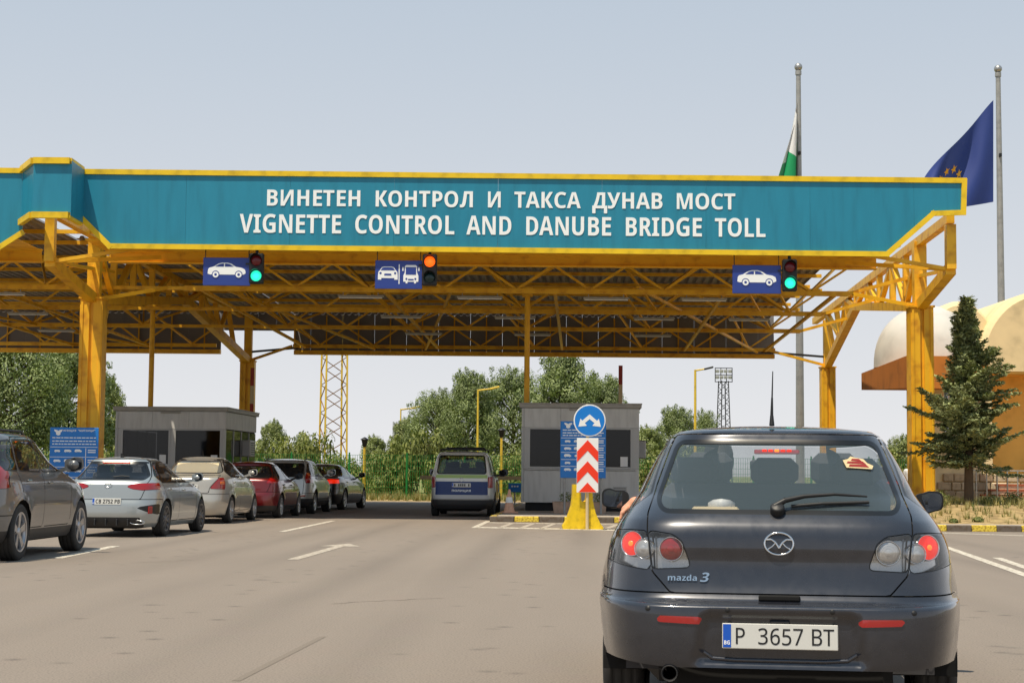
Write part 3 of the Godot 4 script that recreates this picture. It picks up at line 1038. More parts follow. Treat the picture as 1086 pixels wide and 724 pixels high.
func vv(a: Array) -> Array:
	var o := []
	for i in range(0, a.size(), 2):
		o.append(Vector2(a[i], a[i + 1]))
	return o

func car_icon(t: Node, z: float, s: float) -> void:
	var o := Transform3D(Basis.from_scale(Vector3(s, s, 1)), Vector3(0, 0, z + 0.006))
	# saloon silhouette facing right, about 1 wide, built from its body and cabin outline
	flat(t, "car_symbol", vv([-0.5, -0.03, -0.49, 0.06, -0.46, 0.10, -0.36, 0.125, -0.22, 0.21, -0.13, 0.235, 0.02, 0.235, 0.12, 0.21, 0.25, 0.125, 0.40, 0.10, 0.48, 0.06, 0.50, 0.0, 0.50, -0.05, 0.44, -0.08, -0.44, -0.08, -0.5, -0.06]), o, M.letter)
	var o2 := o.translated_local(Vector3(0, 0, 0.004))
	flat(t, "window_symbol", vv([-0.30, 0.13, -0.20, 0.19, -0.12, 0.21, -0.075, 0.21, -0.075, 0.13]), o2, M.sign_blue, 0.002)
	flat(t, "window_symbol", vv([-0.045, 0.13, -0.045, 0.21, 0.01, 0.21, 0.09, 0.19, 0.18, 0.13]), o2, M.sign_blue, 0.002)
	for x in [-0.29, 0.32]:
		flat(t, "wheel_symbol", circle(Vector2(x, -0.075), 0.10, 20), o2, M.sign_blue, 0.003)
		flat(t, "wheel_symbol", circle(Vector2(x, -0.08), 0.08, 20), o2.translated_local(Vector3(0, 0, 0.003)), M.letter, 0.002)
		flat(t, "hub_symbol", circle(Vector2(x, -0.08), 0.035, 12), o2.translated_local(Vector3(0, 0, 0.005)), M.sign_blue, 0.002)

func lane_sign(x0, y0, x1, y1, label: String, kind: int) -> void:
	var a := px(x0, y0, VF + 0.1); var b := px(x1, y1, VF + 0.1)
	var w := b.x - a.x; var h := a.y - b.y
	var t := thing("lane_sign", label, "sign", Vector3((a.x + b.x) * 0.5, (a.y + b.y) * 0.5, -VF - 0.1))
	part(t, "panel", mb().cbox(Transform3D(), Vector3(w, h, 0.04), 0.008), M.sign_blue, true)
	for s in [-0.46, 0.46]:
		part(t, "hanger", mb().beam(Vector3(s * w, h * 0.5, -0.01), Vector3(s * w, h * 0.5 + 0.34, -0.06), 0.02, 0.02), M.black, true)
	var z := 0.02
	if kind == 0:
		car_icon(t, z, w * 0.8)
		return
	# car and coach seen from the front with a bar between them
	var o := Transform3D(Basis.from_scale(Vector3(w, w, 1)), Vector3(0, 0, z + 0.006))
	var o2 := o.translated_local(Vector3(0, 0, 0.004))
	flat(t, "car_symbol", vv([-0.44, -0.02, -0.43, 0.06, -0.40, 0.09, -0.36, 0.155, -0.31, 0.17, -0.15, 0.17, -0.10, 0.155, -0.06, 0.09, -0.03, 0.06, -0.02, -0.02, -0.02, -0.11, -0.09, -0.11, -0.09, -0.075, -0.37, -0.075, -0.37, -0.11, -0.44, -0.11]), o.translated_local(Vector3(0.0, 0, 0)), M.letter)
	flat(t, "window_symbol", vv([-0.385, 0.09, -0.345, 0.14, -0.30, 0.152, -0.16, 0.152, -0.115, 0.14, -0.075, 0.09]), o2, M.sign_blue, 0.002)
	for s in [-0.385, -0.075]:
		flat(t, "lamp_symbol", circle(Vector2(s, 0.03), 0.024, 12), o2, M.sign_blue, 0.002)
	flat(t, "grille_symbol", vv([-0.31, -0.02, -0.15, -0.02, -0.16, 0.02, -0.30, 0.02]), o2, M.sign_blue, 0.002)
	flat(t, "bar_symbol", vv([0.0, -0.2, 0.02, -0.2, 0.02, 0.22, 0.0, 0.22]), o, M.letter)
	flat(t, "coach_symbol", vv([0.10, -0.15, 0.10, -0.02, 0.13, 0.05, 0.13, 0.18, 0.16, 0.205, 0.36, 0.205, 0.39, 0.18, 0.39, 0.05, 0.42, -0.02, 0.42, -0.15, 0.37, -0.15, 0.37, -0.185, 0.33, -0.185, 0.33, -0.15, 0.19, -0.15, 0.19, -0.185, 0.15, -0.185, 0.15, -0.15]), o, M.letter)
	flat(t, "window_symbol", vv([0.15, 0.0, 0.37, 0.0, 0.37, 0.16, 0.15, 0.16]), o2, M.sign_blue, 0.002)
	for s in [0.165, 0.355]:
		flat(t, "lamp_symbol", circle(Vector2(s, -0.09), 0.022, 12), o2, M.sign_blue, 0.002)
	flat(t, "grille_symbol", vv([0.20, -0.12, 0.32, -0.12, 0.32, -0.09, 0.20, -0.09]), o2, M.sign_blue, 0.002)
	for s in [0.09, 0.43]:
		flat(t, "mirror_symbol", vv([s - 0.012, 0.08, s + 0.012, 0.08, s + 0.012, 0.16, s - 0.012, 0.16]), o, M.letter)

func traffic_signal(x, y0, y1, lit: int, label: String) -> void:
	var a := px(x, y0, VF + 0.05); var b := px(x, y1, VF + 0.05)
	var h := a.y - b.y
	var p := Vector3(a.x, (a.y + b.y) * 0.5, -VF - 0.05)
	var t := thing("traffic_light", label, "traffic light", p)
	var w := 0.36
	part(t, "housing", mb().cbox(Transform3D(), Vector3(w, h, 0.18), 0.03), M.black, true)
	part(t, "bracket", mb().beam(Vector3(0, h * 0.5, 0), Vector3(0, h * 0.5 + 0.3, -0.05), 0.07, 0.07), M.black, true)
	part(t, "side_bracket", mb().beam(Vector3(-w * 0.5 - 0.1, 0.12, -0.02), Vector3(-w * 0.5, 0.12, -0.02), 0.04, 0.04), M.black, true)
	for i in 2:
		var y := (h * 0.25) * (1 if i == 0 else -1)
		var rz := Transform3D(Basis(Vector3.RIGHT, PI / 2), Vector3(0, y, 0.09))
		var on := (lit == i)
		var m: Material
		if i == 0:
			m = mat(Color(0.95, 0.4, 0.1), 0.3, 0.0, {"emission_enabled": true, "emission": Color(1.0, 0.38, 0.06), "emission_energy_multiplier": 0.9}) if on else mat(Color(0.42, 0.07, 0.10), 0.2)
		else:
			m = mat(Color(0.2, 0.9, 0.7), 0.3, 0.0, {"emission_enabled": true, "emission": Color(0.16, 0.92, 0.74), "emission_energy_multiplier": 0.75}) if on else mat(Color(0.05, 0.17, 0.17), 0.2)
		part(t, "signal_lens", mb().lathe(rz, [Vector2(0.0, 0.035), Vector2(0.05, 0.032), Vector2(0.10, 0.02), Vector2(0.135, 0.0)], 24), m, true)
		part(t, "lens_ring", mb().lathe(rz, [Vector2(0.135, -0.01), Vector2(0.135, 0.012), Vector2(0.15, 0.012), Vector2(0.15, -0.01)], 24), M.black, true)
		var v := mb()
		for k in 20:                     # visor: open-bottomed hood
			var a0 := deg_to_rad(-35.0 + 250.0 * k / 20); var a1 := deg_to_rad(-35.0 + 250.0 * (k + 1) / 20)
			var q0 := Vector3(cos(a0) * 0.155, y + sin(a0) * 0.155, 0.09); var q1 := Vector3(cos(a1) * 0.155, y + sin(a1) * 0.155, 0.09)
			var e0 := 0.05 + 0.15 * maxf(0, sin(a0)); var e1 := 0.05 + 0.15 * maxf(0, sin(a1))
			v.quad(q0, q0 + Vector3(0, 0, e0), q1 + Vector3(0, 0, e1), q1)
		part(t, "visor", v, M.black, true)
	var om := OmniLight3D.new()
	om.name = "signal_glow"
	om.light_color = Color(1.0, 0.4, 0.1) if lit == 0 else Color(0.2, 0.95, 0.75)
	om.light_energy = 0.03
	om.light_size = 0.1
	om.omni_range = 8.0
	om.omni_attenuation = 2.0
	om.shadow_enabled = true
	om.position = Vector3(0, (h * 0.25) * (1 if lit == 0 else -1), 0.16)
	t.add_child(om)

func price_board(x0, y0, x1, y1, d, label: String, full: bool) -> void:
	var a := px(x0, y0, d); var b := px(x1, y1, d)
	var w := b.x - a.x; var h := a.y - b.y
	var c := Vector3((a.x + b.x) * 0.5, 0.0, -d)
	var gy := 0.135 if full else 0.0
	c.y = gy
	var t := thing("price_board", label, "sign", c)
	var cy := (a.y + b.y) * 0.5 - gy
	part(t, "panel", mb().cbox(Transform3D(Basis(), Vector3(0, cy, 0)), Vector3(w, h, 0.03), 0.006), M.board_blue, true)
	for s in [-0.4, 0.4]:
		part(t, "post", mb().tube(Vector3(s * w, 0, -0.05), Vector3(s * w, cy + h * 0.45, -0.05), 0.03, 0.03, 8), M.galvanised, true)
	var z := 0.016
	var top := cy + h * 0.5
	# header: emblem (spread wings over a wheel) and the agency's name
	var eo := Transform3D(Basis.from_scale(Vector3(w, w, 1)), Vector3(-w * 0.33, top - h * 0.075, z + 0.004))
	flat(t, "emblem", vv([-0.09, 0.06, -0.03, 0.05, 0.0, 0.03, 0.03, 0.05, 0.09, 0.06, 0.075, 0.02, 0.045, 0.0, 0.045, -0.04, 0.02, -0.06, -0.02, -0.06, -0.045, -0.04, -0.045, 0.0, -0.075, 0.02]), eo, M.letter, 0.004)
	lettering(t, "heading", "АГЕНЦИЯ  \"МИТНИЦИ\"", Transform3D(Basis(), Vector3(w * 0.1, top - h * 0.05, z)), w * 0.66, 0.062, M.letter, true, 0.004)
	# ruled table: white rules, small print too far to read, vehicle symbols
	var rows := [0.30, 0.43, 0.555, 0.68, 0.80] if full else [0.30, 0.45, 0.60, 0.75, 0.88]
	for r in [0.155, 0.205, 0.25]:
		var yy: float = top - h * r
		var xx := -w * 0.45
		while xx < w * 0.42:
			var l := rng.randf_range(0.05, 0.13)
			flat(t, "small_print", vv([xx, yy - 0.012, minf(xx + l, w * 0.45), yy - 0.012, minf(xx + l, w * 0.45), yy + 0.012, xx, yy + 0.012]), Transform3D(Basis(), Vector3(0, 0, z + 0.003)), M.letter, 0.003)
			xx += l + 0.02
	for r in rows:
		var yy: float = top - h * (r - 0.005)
		flat(t, "table_rule", vv([-w * 0.485, yy - 0.006, w * 0.485, yy - 0.006, w * 0.485, yy + 0.006, -w * 0.485, yy + 0.006]), Transform3D(Basis(), Vector3(0, 0, z + 0.003)), M.letter, 0.003)
	flat(t, "table_rule", vv([w * 0.24, top - h * 0.97, w * 0.252, top - h * 0.97, w * 0.252, top - h * 0.31, w * 0.24, top - h * 0.31]), Transform3D(Basis(), Vector3(0, 0, z + 0.003)), M.letter, 0.003)
	for r in rows.size():
		var yy: float = top - h * (rows[r] + 0.055)
		var n: int = [3, 2, 3, 1, 3][r]
		for i in n:
			var xx := -w * 0.40 + i * w * 0.215
			var k := (r + i) % 3
			var so := Transform3D(Basis(), Vector3(xx + w * 0.06, yy, z + 0.004))
			var l := 0.075 if k == 0 else 0.095
			flat(t, "vehicle_symbol", vv([-l, -0.02, l, -0.02, l, 0.012, l * 0.6, 0.03, l * 0.5, 0.03 + 0.008 * k, -l * 0.75, 0.03 + 0.008 * k, -l, 0.012]), so, M.letter, 0.004)
			for s in [-0.6, 0.6]:
				flat(t, "vehicle_symbol", circle(Vector2(l * s, -0.022), 0.014, 8), so, M.letter, 0.004)
		for j in 2:
			var y2 := yy + 0.025 - j * 0.055
			flat(t, "small_print", vv([w * 0.29, y2 - 0.013, w * 0.45, y2 - 0.013, w * 0.45, y2 + 0.013, w * 0.29, y2 + 0.013]), Transform3D(Basis(), Vector3(0, 0, z + 0.003)), M.letter, 0.003)

func build_traffic_furniture() -> void:
	lane_sign(215.5, 273, 265, 303, "blue car lane sign beside the green light near the braced column", 0)
	lane_sign(398, 276, 447.5, 306.5, "blue lane sign showing a car and a coach", 1)
	lane_sign(777, 281, 828.5, 311.5, "blue car lane sign hung between the lettering and the canopy end", 0)
	traffic_signal(272.3, 268.5, 301, 1, "traffic light showing green beside the sign over the car queue")
	traffic_signal(456, 269.5, 303, 0, "traffic light showing amber red beside the car and coach sign")
	traffic_signal(837.5, 275, 309, 1, "traffic light showing green near the end of the fascia")
	price_board(53, 453, 102.5, 524, 45.4, "blue price board standing in front of the yellow column", false)
	price_board(594.5, 446.5, 642.5, 507, 45.5, "blue price board behind the chevron post on the island", true)
	# --- keep-either-side sign on a yellow barrier block
	var d := 35.4
	var g := pg(619, 561.3)
	var t := thing("direction_sign", "blue round double arrow sign over red chevrons on yellow block", "sign", g)
	var k := d / FOC
	var prof := vv([-0.45, 0.0, -0.45, 0.06, -0.36, 0.20, -0.26, 0.50, -0.235, 0.72, -0.23, 0.97, -0.07, 0.97, -0.05, 0.62, 0.0, 0.58, 0.06, 0.62, 0.09, 0.97, 0.19, 0.97, 0.20, 0.62, 0.26, 0.36, 0.36, 0.14, 0.43, 0.05, 0.43, 0.0])
	var blk := mb().prism(Transform3D(Basis(), Vector3(0, 0, 0)), PackedVector2Array(prof), 0.9)
	part(t, "barrier_block", blk, M.yellow_plastic, true)
	part(t, "post", mb().tube(Vector3(0.075, 0, 0.05), Vector3(0.075, 2.72, 0.05), 0.035, 0.035, 12), M.barrier_cream, true)
	# chevron panel
	var cx := 0.075
	var y1 := 1.98; var y0 := 0.80; var w := 0.235
	part(t, "chevron_panel", mb().cbox(Transform3D(Basis(), Vector3(cx, (y0 + y1) * 0.5, 0.10)), Vector3(w * 2, y1 - y0, 0.03), 0.005), M.white_paint, true)
	for i in 3:
		var yb: float = y1 - 0.04 - i * 0.46
		var pl := PackedVector2Array(vv([-w + 0.004, yb - 0.25, 0, yb, w - 0.004, yb - 0.25, w - 0.004, yb - 0.48, 0, yb - 0.23, -w + 0.004, yb - 0.48]))
		var clipr := PackedVector2Array(vv([-w, y0 + 0.01, w, y0 + 0.01, w, y1, -w, y1]))
		for q in Geometry2D.intersect_polygons(pl, clipr):
			flat(t, "red_chevron", Array(q), Transform3D(Basis(), Vector3(cx, 0, 0.121)), M.red_paint, 0.004)
	# roundel
	var rc := Vector3(0.115, 2.365, 0.10)
	part(t, "roundel_plate", mb().lathe(Transform3D(Basis(Vector3.RIGHT, PI / 2), rc), [Vector2(0, -0.015), Vector2(0.345, -0.015), Vector2(0.35, -0.01), Vector2(0.35, 0.01), Vector2(0.345, 0.015), Vector2(0, 0.015)], 40), M.white_paint, true)
	flat(t, "blue_disc", circle(Vector2.ZERO, 0.325, 40), Transform3D(Basis(), rc + Vector3(0, 0, 0.019)), M.roundel_blue, 0.003)
	for s in [-1.0, 1.0]:
		flat(t, "white_arrow", vv([0.0, 0.135, 0.0, 0.03, s * 0.105, -0.055, s * 0.06, -0.115, s * 0.245, -0.135, s * 0.20, 0.04, s * 0.16, -0.005]) if s > 0 else vv([-0.001, 0.135, -0.001, 0.03, s * 0.105, -0.055, s * 0.06, -0.115, s * 0.245, -0.135, s * 0.20, 0.04, s * 0.16, -0.005]), Transform3D(Basis(), rc + Vector3(0, 0, 0.023)), M.white_paint, 0.003)
	# --- traffic cone on the island
	var cb := px(540, 542.5, 46.0)
	cb.y = 0.135
	var cn := thing("traffic_cone", "faded traffic cone standing on the end of the island", "cone", cb)
	part(cn, "base", mb().cbox(Transform3D(Basis(Vector3.UP, 0.3), Vector3(0, 0.02, 0)), Vector3(0.40, 0.04, 0.40), 0.012), M.cone, true)
	part(cn, "body", mb().lathe(Transform3D(), [Vector2(0.15, 0.04), Vector2(0.145, 0.07), Vector2(0.032, 0.62), Vector2(0.024, 0.64), Vector2(0.0, 0.64)], 24), M.cone, true)
	part(cn, "collar", mb().lathe(Transform3D(), [Vector2(0.105, 0.28), Vector2(0.108, 0.28), Vector2(0.078, 0.43), Vector2(0.075, 0.43)], 24), M.white_paint, true)
	# --- concrete planter in front of the booth
	var pc := px(614.5, 540, 46.9)
	pc.y = 0.135
	var pl2 := thing("planter", "pink concrete planter with small shrubs before the booth", "planter", pc)
	var tb := mb()
	var W := 0.74
	tb.hexa([Vector3(-W * 0.95, 0, 0.25), Vector3(W * 0.95, 0, 0.25), Vector3(W * 0.95, 0, -0.25), Vector3(-W * 0.95, 0, -0.25), Vector3(-W, 0.3, 0.28), Vector3(W, 0.3, 0.28), Vector3(W, 0.3, -0.28), Vector3(-W, 0.3, -0.28)])
	part(pl2, "trough", tb, M.planter, true)
	lbox(pl2, "soil", -W + 0.06, 0.29, -0.22, W - 0.06, 0.306, 0.22, M.soil)
	for s in [-0.36, 0.55]:
		var lf := leaf_blob(Vector3(s, 0.42, 0.05), Vector3(0.24, 0.17, 0.18), 240, 0.05, Color(0.17, 0.22, 0.06), Color(0.30, 0.30, 0.10), rng.randi())
		part(pl2, "shrub", lf, M.leaf, true)
	# --- small white lettered blue plate beyond the island
	var sp := px(546, 517, 57.0)
	var st := thing("information_plate", "small blue plate on a post by the booth corner", "sign", Vector3(sp.x, 0, sp.z))
	part(st, "plate", mb().cbox(Transform3D(Basis(), Vector3(0, sp.y, 0)), Vector3(0.42, 0.3, 0.02), 0.004), M.board_blue, true)
	part(st, "post", mb().tube(Vector3(0, 0, -0.03), Vector3(0, sp.y + 0.1, -0.03), 0.025, 0.025, 8), M.galvanised, true)
	for i in 3:
		lbox(st, "small_print", -0.12 + i * 0.09, sp.y + 0.02, 0.01, -0.06 + i * 0.09, sp.y + 0.07, 0.014, M.letter)
	# --- lifting barriers: two raised arms behind the booths, one lowered
	for q in [[658.3, 387.5, 55.2, "raised red striped barrier arm behind the grey booth"], [267.5, 390, 61.0, "raised red striped barrier arm behind the beige booth"]]:
		var tp := px(q[0], q[1], q[2])
		var bt := thing("barrier", q[3], "barrier", Vector3(tp.x, 0.135, tp.z))
		var hh := tp.y - 0.135
		part(bt, "cabinet", mb().cbox(Transform3D(Basis(), Vector3(0.2, 0.5, -0.2)), Vector3(0.34, 1.0, 0.34), 0.02), M.pole_yellow, true)
		var seg := 6
		for i in seg:
			part(bt, "arm_band", mb().cbox(Transform3D(Basis(), Vector3(0, 0.9 + (i + 0.5) * (hh - 0.9) / seg, 0)), Vector3(0.13, (hh - 0.9) / seg, 0.05), 0.004), M.barrier_red if i % 2 == 1 else M.barrier_cream, true)
	var l0 := px(446, 506, 60.0); var l1 := px(560, 507, 60.0)
	var lb := thing("barrier", "lowered cream barrier arm beyond the police van", "barrier", Vector3(l1.x + 0.2, 0.0, l1.z))
	part(lb, "cabinet", mb().cbox(Transform3D(Basis(), Vector3(0, 0.5, 0)), Vector3(0.34, 1.0, 0.34), 0.02), M.pole_yellow, true)
	part(lb, "arm", mb().cbox(Transform3D(Basis(), Vector3((l0.x - l1.x) * 0.5, l1.y, 0.2)), Vector3(l1.x - l0.x + 0.4, 0.14, 0.05), 0.01), M.barrier_cream, true)

# ------------------------------------------------------------------ poles, masts, flags, fence
func build_far_furniture() -> void:
	# flagpoles
	for q in [[847, 78, 70.0, "tall grey flagpole carrying the white green and red flag"], [1059, 80, 70.0, "tall grey flagpole carrying the blue flag with stars"]]:
		var tp := px(q[0], q[1], q[2])
		var b := Vector3(tp.x, 0, tp.z)
		var t := thing("flagpole", q[3], "flagpole", b)
		part(t, "pole", mb().tube(Vector3.ZERO, Vector3(0, tp.y, 0), 0.19, 0.10, 16), M.galvanised, true)
		part(t, "collar", mb().tube(Vector3(0, tp.y - 0.05, 0), Vector3(0, tp.y + 0.12, 0), 0.13, 0.13, 12), M.galvanised, true)
		part(t, "finial", mb().ball(Vector3(0, tp.y + 0.28, 0), Vector3(0.17, 0.17, 0.17), 14), M.steel, true)
		part(t, "cleat", mb().cbox(Transform3D(Basis(), Vector3(0, tp.y - 3.4, 0.16)), Vector3(0.1, 0.14, 0.16), 0.01), M.black, true)
	build_flags()
	# lamp posts
	for q in [[507, 413, 95.0, 0.75, "yellow lamp post with short arm before the tall trees", 0.05], [737.5, 392, 98.0, 0.6, "yellow lamp post rising behind the dark hatchback", 0.065], [425, 433.5, 112.0, 0.8, "slender yellow lamp post between two lattice poles", 0.045]]:
		var tp := px(q[0], q[1], q[2])
		var t := thing("lamp_post", q[4], "lamp post", Vector3(tp.x, 0, tp.z))
		part(t, "pole", mb().tube(Vector3.ZERO, Vector3(0, tp.y, 0), q[5] * 1.5, q[5], 8), M.pole_yellow, true)
		part(t, "arm", mb().tube(Vector3(0, tp.y - 0.05, 0), Vector3(q[3], tp.y + 0.05, 0), 0.05, 0.04, 8), M.pole_yellow, true)
		part(t, "lamp_head", mb().cbox(Transform3D(Basis(Vector3(0, 0, 1), 0.25), Vector3(q[3] + 0.18, tp.y + 0.1, 0)), Vector3(0.55, 0.11, 0.24), 0.03), M.black if q[0] > 600 else M.pole_yellow, true)
	for q in [[386.5, 474, 74.0, "short yellow lamp post by the green fence"], [532, 464, 74.5, "short yellow lamp post beside the grey booth"]]:
		var tp := px(q[0], q[1], q[2])
		var t := thing("low_lamp_post", q[3], "lamp post", Vector3(tp.x, 0, tp.z))
		part(t, "pole", mb().tube(Vector3.ZERO, Vector3(0, tp.y, 0), 0.07, 0.055, 8), M.pole_yellow, true)
		part(t, "lantern", mb().lathe(Transform3D(Basis(), Vector3(0, tp.y, 0)), [Vector2(0.05, 0), Vector2(0.09, 0.05), Vector2(0.14, 0.3), Vector2(0.2, 0.33), Vector2(0.05, 0.42), Vector2(0.0, 0.44)], 12), M.black, true)
	# grey lattice poles beside the slender lamp post
	for q in [[419, 447], [428.5, 445]]:
		var tp := px(q[0], q[1], 108.0)
		lattice("lattice_pole", "grey lattice pole " + ("on the open side of" if q[0] < 424 else "on the tree side of") + " the slender lamp post", Vector3(tp.x, 0, tp.z), tp.y, 0.22, 0.22, 0.03, 0.5, M.galvanised, M.galvanised)
	# yellow lattice mast
	var mt := px(356.5, 262, 84.0)
	lattice("lattice_mast", "yellow lattice mast standing beyond the canopy", Vector3(mt.x, 0, mt.z), mt.y, 1.15, 0.95, 0.085, 1.25, M.pole_yellow, M.mast_rust)
	# floodlight tower
	var ft := px(767.5, 404, 210.0)
	var tw := lattice("floodlight_tower", "distant grey floodlight tower with square lamp rack", Vector3(ft.x, 0, ft.z), ft.y, 1.6, 0.9, 0.11, 1.2, M.black_matt, M.black_matt)
	for i in 4:
		for j in 2:
			lbox(tw, "floodlight", -1.02 + i * 0.52, ft.y + 0.25 + j * 0.75, 0.25, -0.58 + i * 0.52, ft.y + 0.65 + j * 0.75, 0.45, M.galvanised, 0.05)
	for x in [-1.05, -0.35, 0.35, 1.05]:
		part(tw, "rack_bar", mb().beam(Vector3(x, ft.y - 0.1, 0.2), Vector3(x, ft.y + 1.6, 0.2), 0.09, 0.09), M.black_matt, true)
	for y in [-0.1, 0.75, 1.6]:
		part(tw, "rack_bar", mb().beam(Vector3(-1.1, ft.y + y, 0.2), Vector3(1.1, ft.y + y, 0.2), 0.09, 0.09), M.black_matt, true)
	# green mesh fence along the far edge
	var f := thing("mesh_fence", "green wire mesh fence in front of the hedge", "fence", Vector3(0, 0, -73.6))
	var nb := 17
	for i in nb + 1:
		var x := -22.0 + i * 2.5
		part(f, "fence_post", mb().tube(Vector3(x, 0, 0), Vector3(x, 2.05, 0), 0.035, 0.035, 8), M.fence_green, true)
	var pm := mb()
	for k in 25:
		var x := 0.05 + k * 0.1
		pm.beam(Vector3(x, 0.08, 0), Vector3(x, 1.95, 0), 0.014, 0.014)
	for k in 9:
		pm.beam(Vector3(0.03, 0.1 + k * 0.23, 0.012), Vector3(2.47, 0.1 + k * 0.23, 0.012), 0.012, 0.012)
	var pmm := pm.mesh()
	for i in nb:
		shared(f, "mesh_panel", pmm, M.fence_green, Transform3D(Basis(), Vector3(-22.0 + i * 2.5, 0, 0)))

func lattice(called: String, label: String, at: Vector3, h: float, w0: float, w1: float, leg: float, step: float, m: Material, m2: Material) -> Node3D:
	var t := thing(called, label, "mast", at)
	var turn := Basis(Vector3.UP, 0.35)
	var cs := [Vector3(-1, 0, -1), Vector3(1, 0, -1), Vector3(1, 0, 1), Vector3(-1, 0, 1)]
	var at_h := func(k, y): return turn * (cs[k] * lerpf(w0, w1, y / h) * 0.5) + Vector3(0, y, 0)
	for k in 4:
		part(t, "leg", mb().beam(at_h.call(k, 0.0), at_h.call(k, h), leg, leg), m, true)
	var n := int(h / step)
	for k in 4:
		var z := mb()
		for i in n:
			var a: Vector3 = at_h.call(k, i * h / n); var b: Vector3 = at_h.call((k + 1) % 4, (i + 0.5) * h / n); var c: Vector3 = at_h.call(k, (i + 1.0) * h / n)
			z.beam(a, b, leg * 0.45, leg * 0.45); z.beam(b, c, leg * 0.45, leg * 0.45)
		part(t, "lacing", z, m2, true)
	return t

func cloth(rows: Array) -> MB:          # grid of world points -> smooth sheet
	var b := mb()
	var n: int = rows[0].size()
	for j in rows.size():
		for i in n:
			var p: Vector3 = rows[j][i]
			var du: Vector3 = rows[j][mini(i + 1, n - 1)] - rows[j][maxi(i - 1, 0)]
			var dv: Vector3 = rows[mini(j + 1, rows.size() - 1)][i] - rows[maxi(j - 1, 0)][i]
			var nn := dv.cross(du).normalized()
			b.vert(p, nn if nn.z > 0 else -nn)
	for j in rows.size() - 1:
		for i in n - 1:
			var k := j * n + i
			b.I.append_array([k, k + 1, k + n, k + 1, k + n + 1, k + n])
	return b

func build_flags() -> void:
	# blue flag drooping from its hoist: s runs along the fly, v down the hoist
	var pt := func(s, v):
		var x: float = 1054.0 - 88.0 * s + 6.0 * sin(s * 7.0 + v * 2.0) * s
		var yt: float = 106.0 + 104.0 * pow(s, 1.05)
		var yb: float = 214.0 + 16.0 * s
		var y: float = lerpf(yt, yb, v)
		var fold: float = 0.32 * sin(s * 9.0 - v * 4.2) * minf(1.0, s * 3.0) + 0.12 * sin(s * 21.0 + v * 5.0) * s
		return px(x, y, 70.0 + fold - s * 0.8)
	var rows := []
	for j in 25:
		var r := []
		for i in 41:
			r.append(pt.call(i / 40.0, j / 24.0))
		rows.append(r)
	var fl_m := mat(Color(0.11, 0.20, 0.47), 0.75, 0.0, {"backlight_enabled": true, "backlight": Color(0.2, 0.24, 0.4), "cull_mode": BaseMaterial3D.CULL_DISABLED})
	var o: Vector3 = pt.call(0.0, 1.0)
	var t := thing("flag", "dark blue flag with gold stars drooping from its pole", "flag", o)
	part(t, "cloth", cloth(rows), fl_m)
	var gold := mat(Color(0.92, 0.68, 0.10), 0.6)
	for k in 12:
		var a := TAU * k / 12.0
		var cs := 0.53 + 0.15 * sin(a); var cv := 0.68 - 0.32 * cos(a)
		var b := mb()
		var ring := []
		for i in 10:
			var rr := 0.044 if i % 2 == 0 else 0.018
			var aa := TAU * i / 10.0
			var p: Vector3 = pt.call(cs + rr * sin(aa) * 0.75, cv - rr * cos(aa) * 1.6)
			ring.append(p + Vector3(0, 0, 0.03))
		var cc: Vector3 = pt.call(cs, cv) + Vector3(0, 0, 0.03)
		for i in 10:
			b.tri(cc, ring[(i + 1) % 10], ring[i])
		part(t, "star", b, gold)
	# tricolour hanging limp along its pole
	var cols := [[0.0, 0.36, Color(0.90, 0.90, 0.90), "white_band"], [0.36, 0.70, Color(0.05, 0.60, 0.36), "green_band"], [0.70, 1.0, Color(0.75, 0.12, 0.12), "red_band"]]
	var pt2 := func(s, v):
		var y: float = 108.0 + 118.0 * v
		var spread: float = 2.0 + 15.5 * clampf((y - 108.0) / 80.0, 0.0, 1.3)
		var x: float = 846.0 - spread * (0.55 - 0.45 * cos(s * PI * 3.0)) * (0.4 + 0.6 * s) * 1.6
		return px(x, y + 24.0 * s, 70.0 - 0.12 - 0.14 * s * 3.0 + 0.2 * sin(s * PI * 3.0))
	var o2: Vector3 = pt2.call(0.0, 1.0)
	var t2 := thing("flag", "white green and red flag hanging limp against its pole", "flag", o2)
	for c in cols:
		var rr := []
		for j in 9:
			var r := []
			for i in 31:
				r.append(pt2.call(i / 30.0, lerpf(c[0], c[1], j / 8.0)))
			rr.append(r)
		part(t2, c[3], cloth(rr), mat(c[2], 0.75, 0.0, {"backlight_enabled": true, "backlight": Color(0.35, 0.35, 0.35), "cull_mode": BaseMaterial3D.CULL_DISABLED}))

# ------------------------------------------------------------------ building on the right
func vault(cx: float, cy: float, rx: float, ry: float, d: float, depth: float, thick := 0.0) -> MB:
	# barrel shell running away from the viewer, closed in front by a wall and rounded over the rim
	var c := px(cx, cy, d)
	var k := d / FOC
	var b := mb()
	var n := 32
	var prof := []
	for i in n + 1:
		var a := PI * i / n
		prof.append(Vector2(cos(a) * rx * k, sin(a) * ry * k))
	var steps := [[0.0, 0.93], [-0.12, 0.975], [-0.3, 1.0], [-depth, 1.0]]
	var ring := []
	for s in steps:
		var r := []
		for p in prof:
			r.append(c + Vector3(p.x * s[1], p.y * s[1], s[0]))
		ring.append(r)
	for j in steps.size() - 1:
		for i in n:
			var nb := Vector3(prof[i].x / pow(rx, 2), prof[i].y / pow(ry, 2), 0).normalized()
			b.quad(ring[j][i], ring[j][i + 1], ring[j + 1][i + 1], ring[j + 1][i])
	for i in n:
		b.tri(c, ring[0][i], ring[0][i + 1])
		b.tri(c + Vector3(0, 0, -depth), ring[3][i + 1], ring[3][i])
	return b

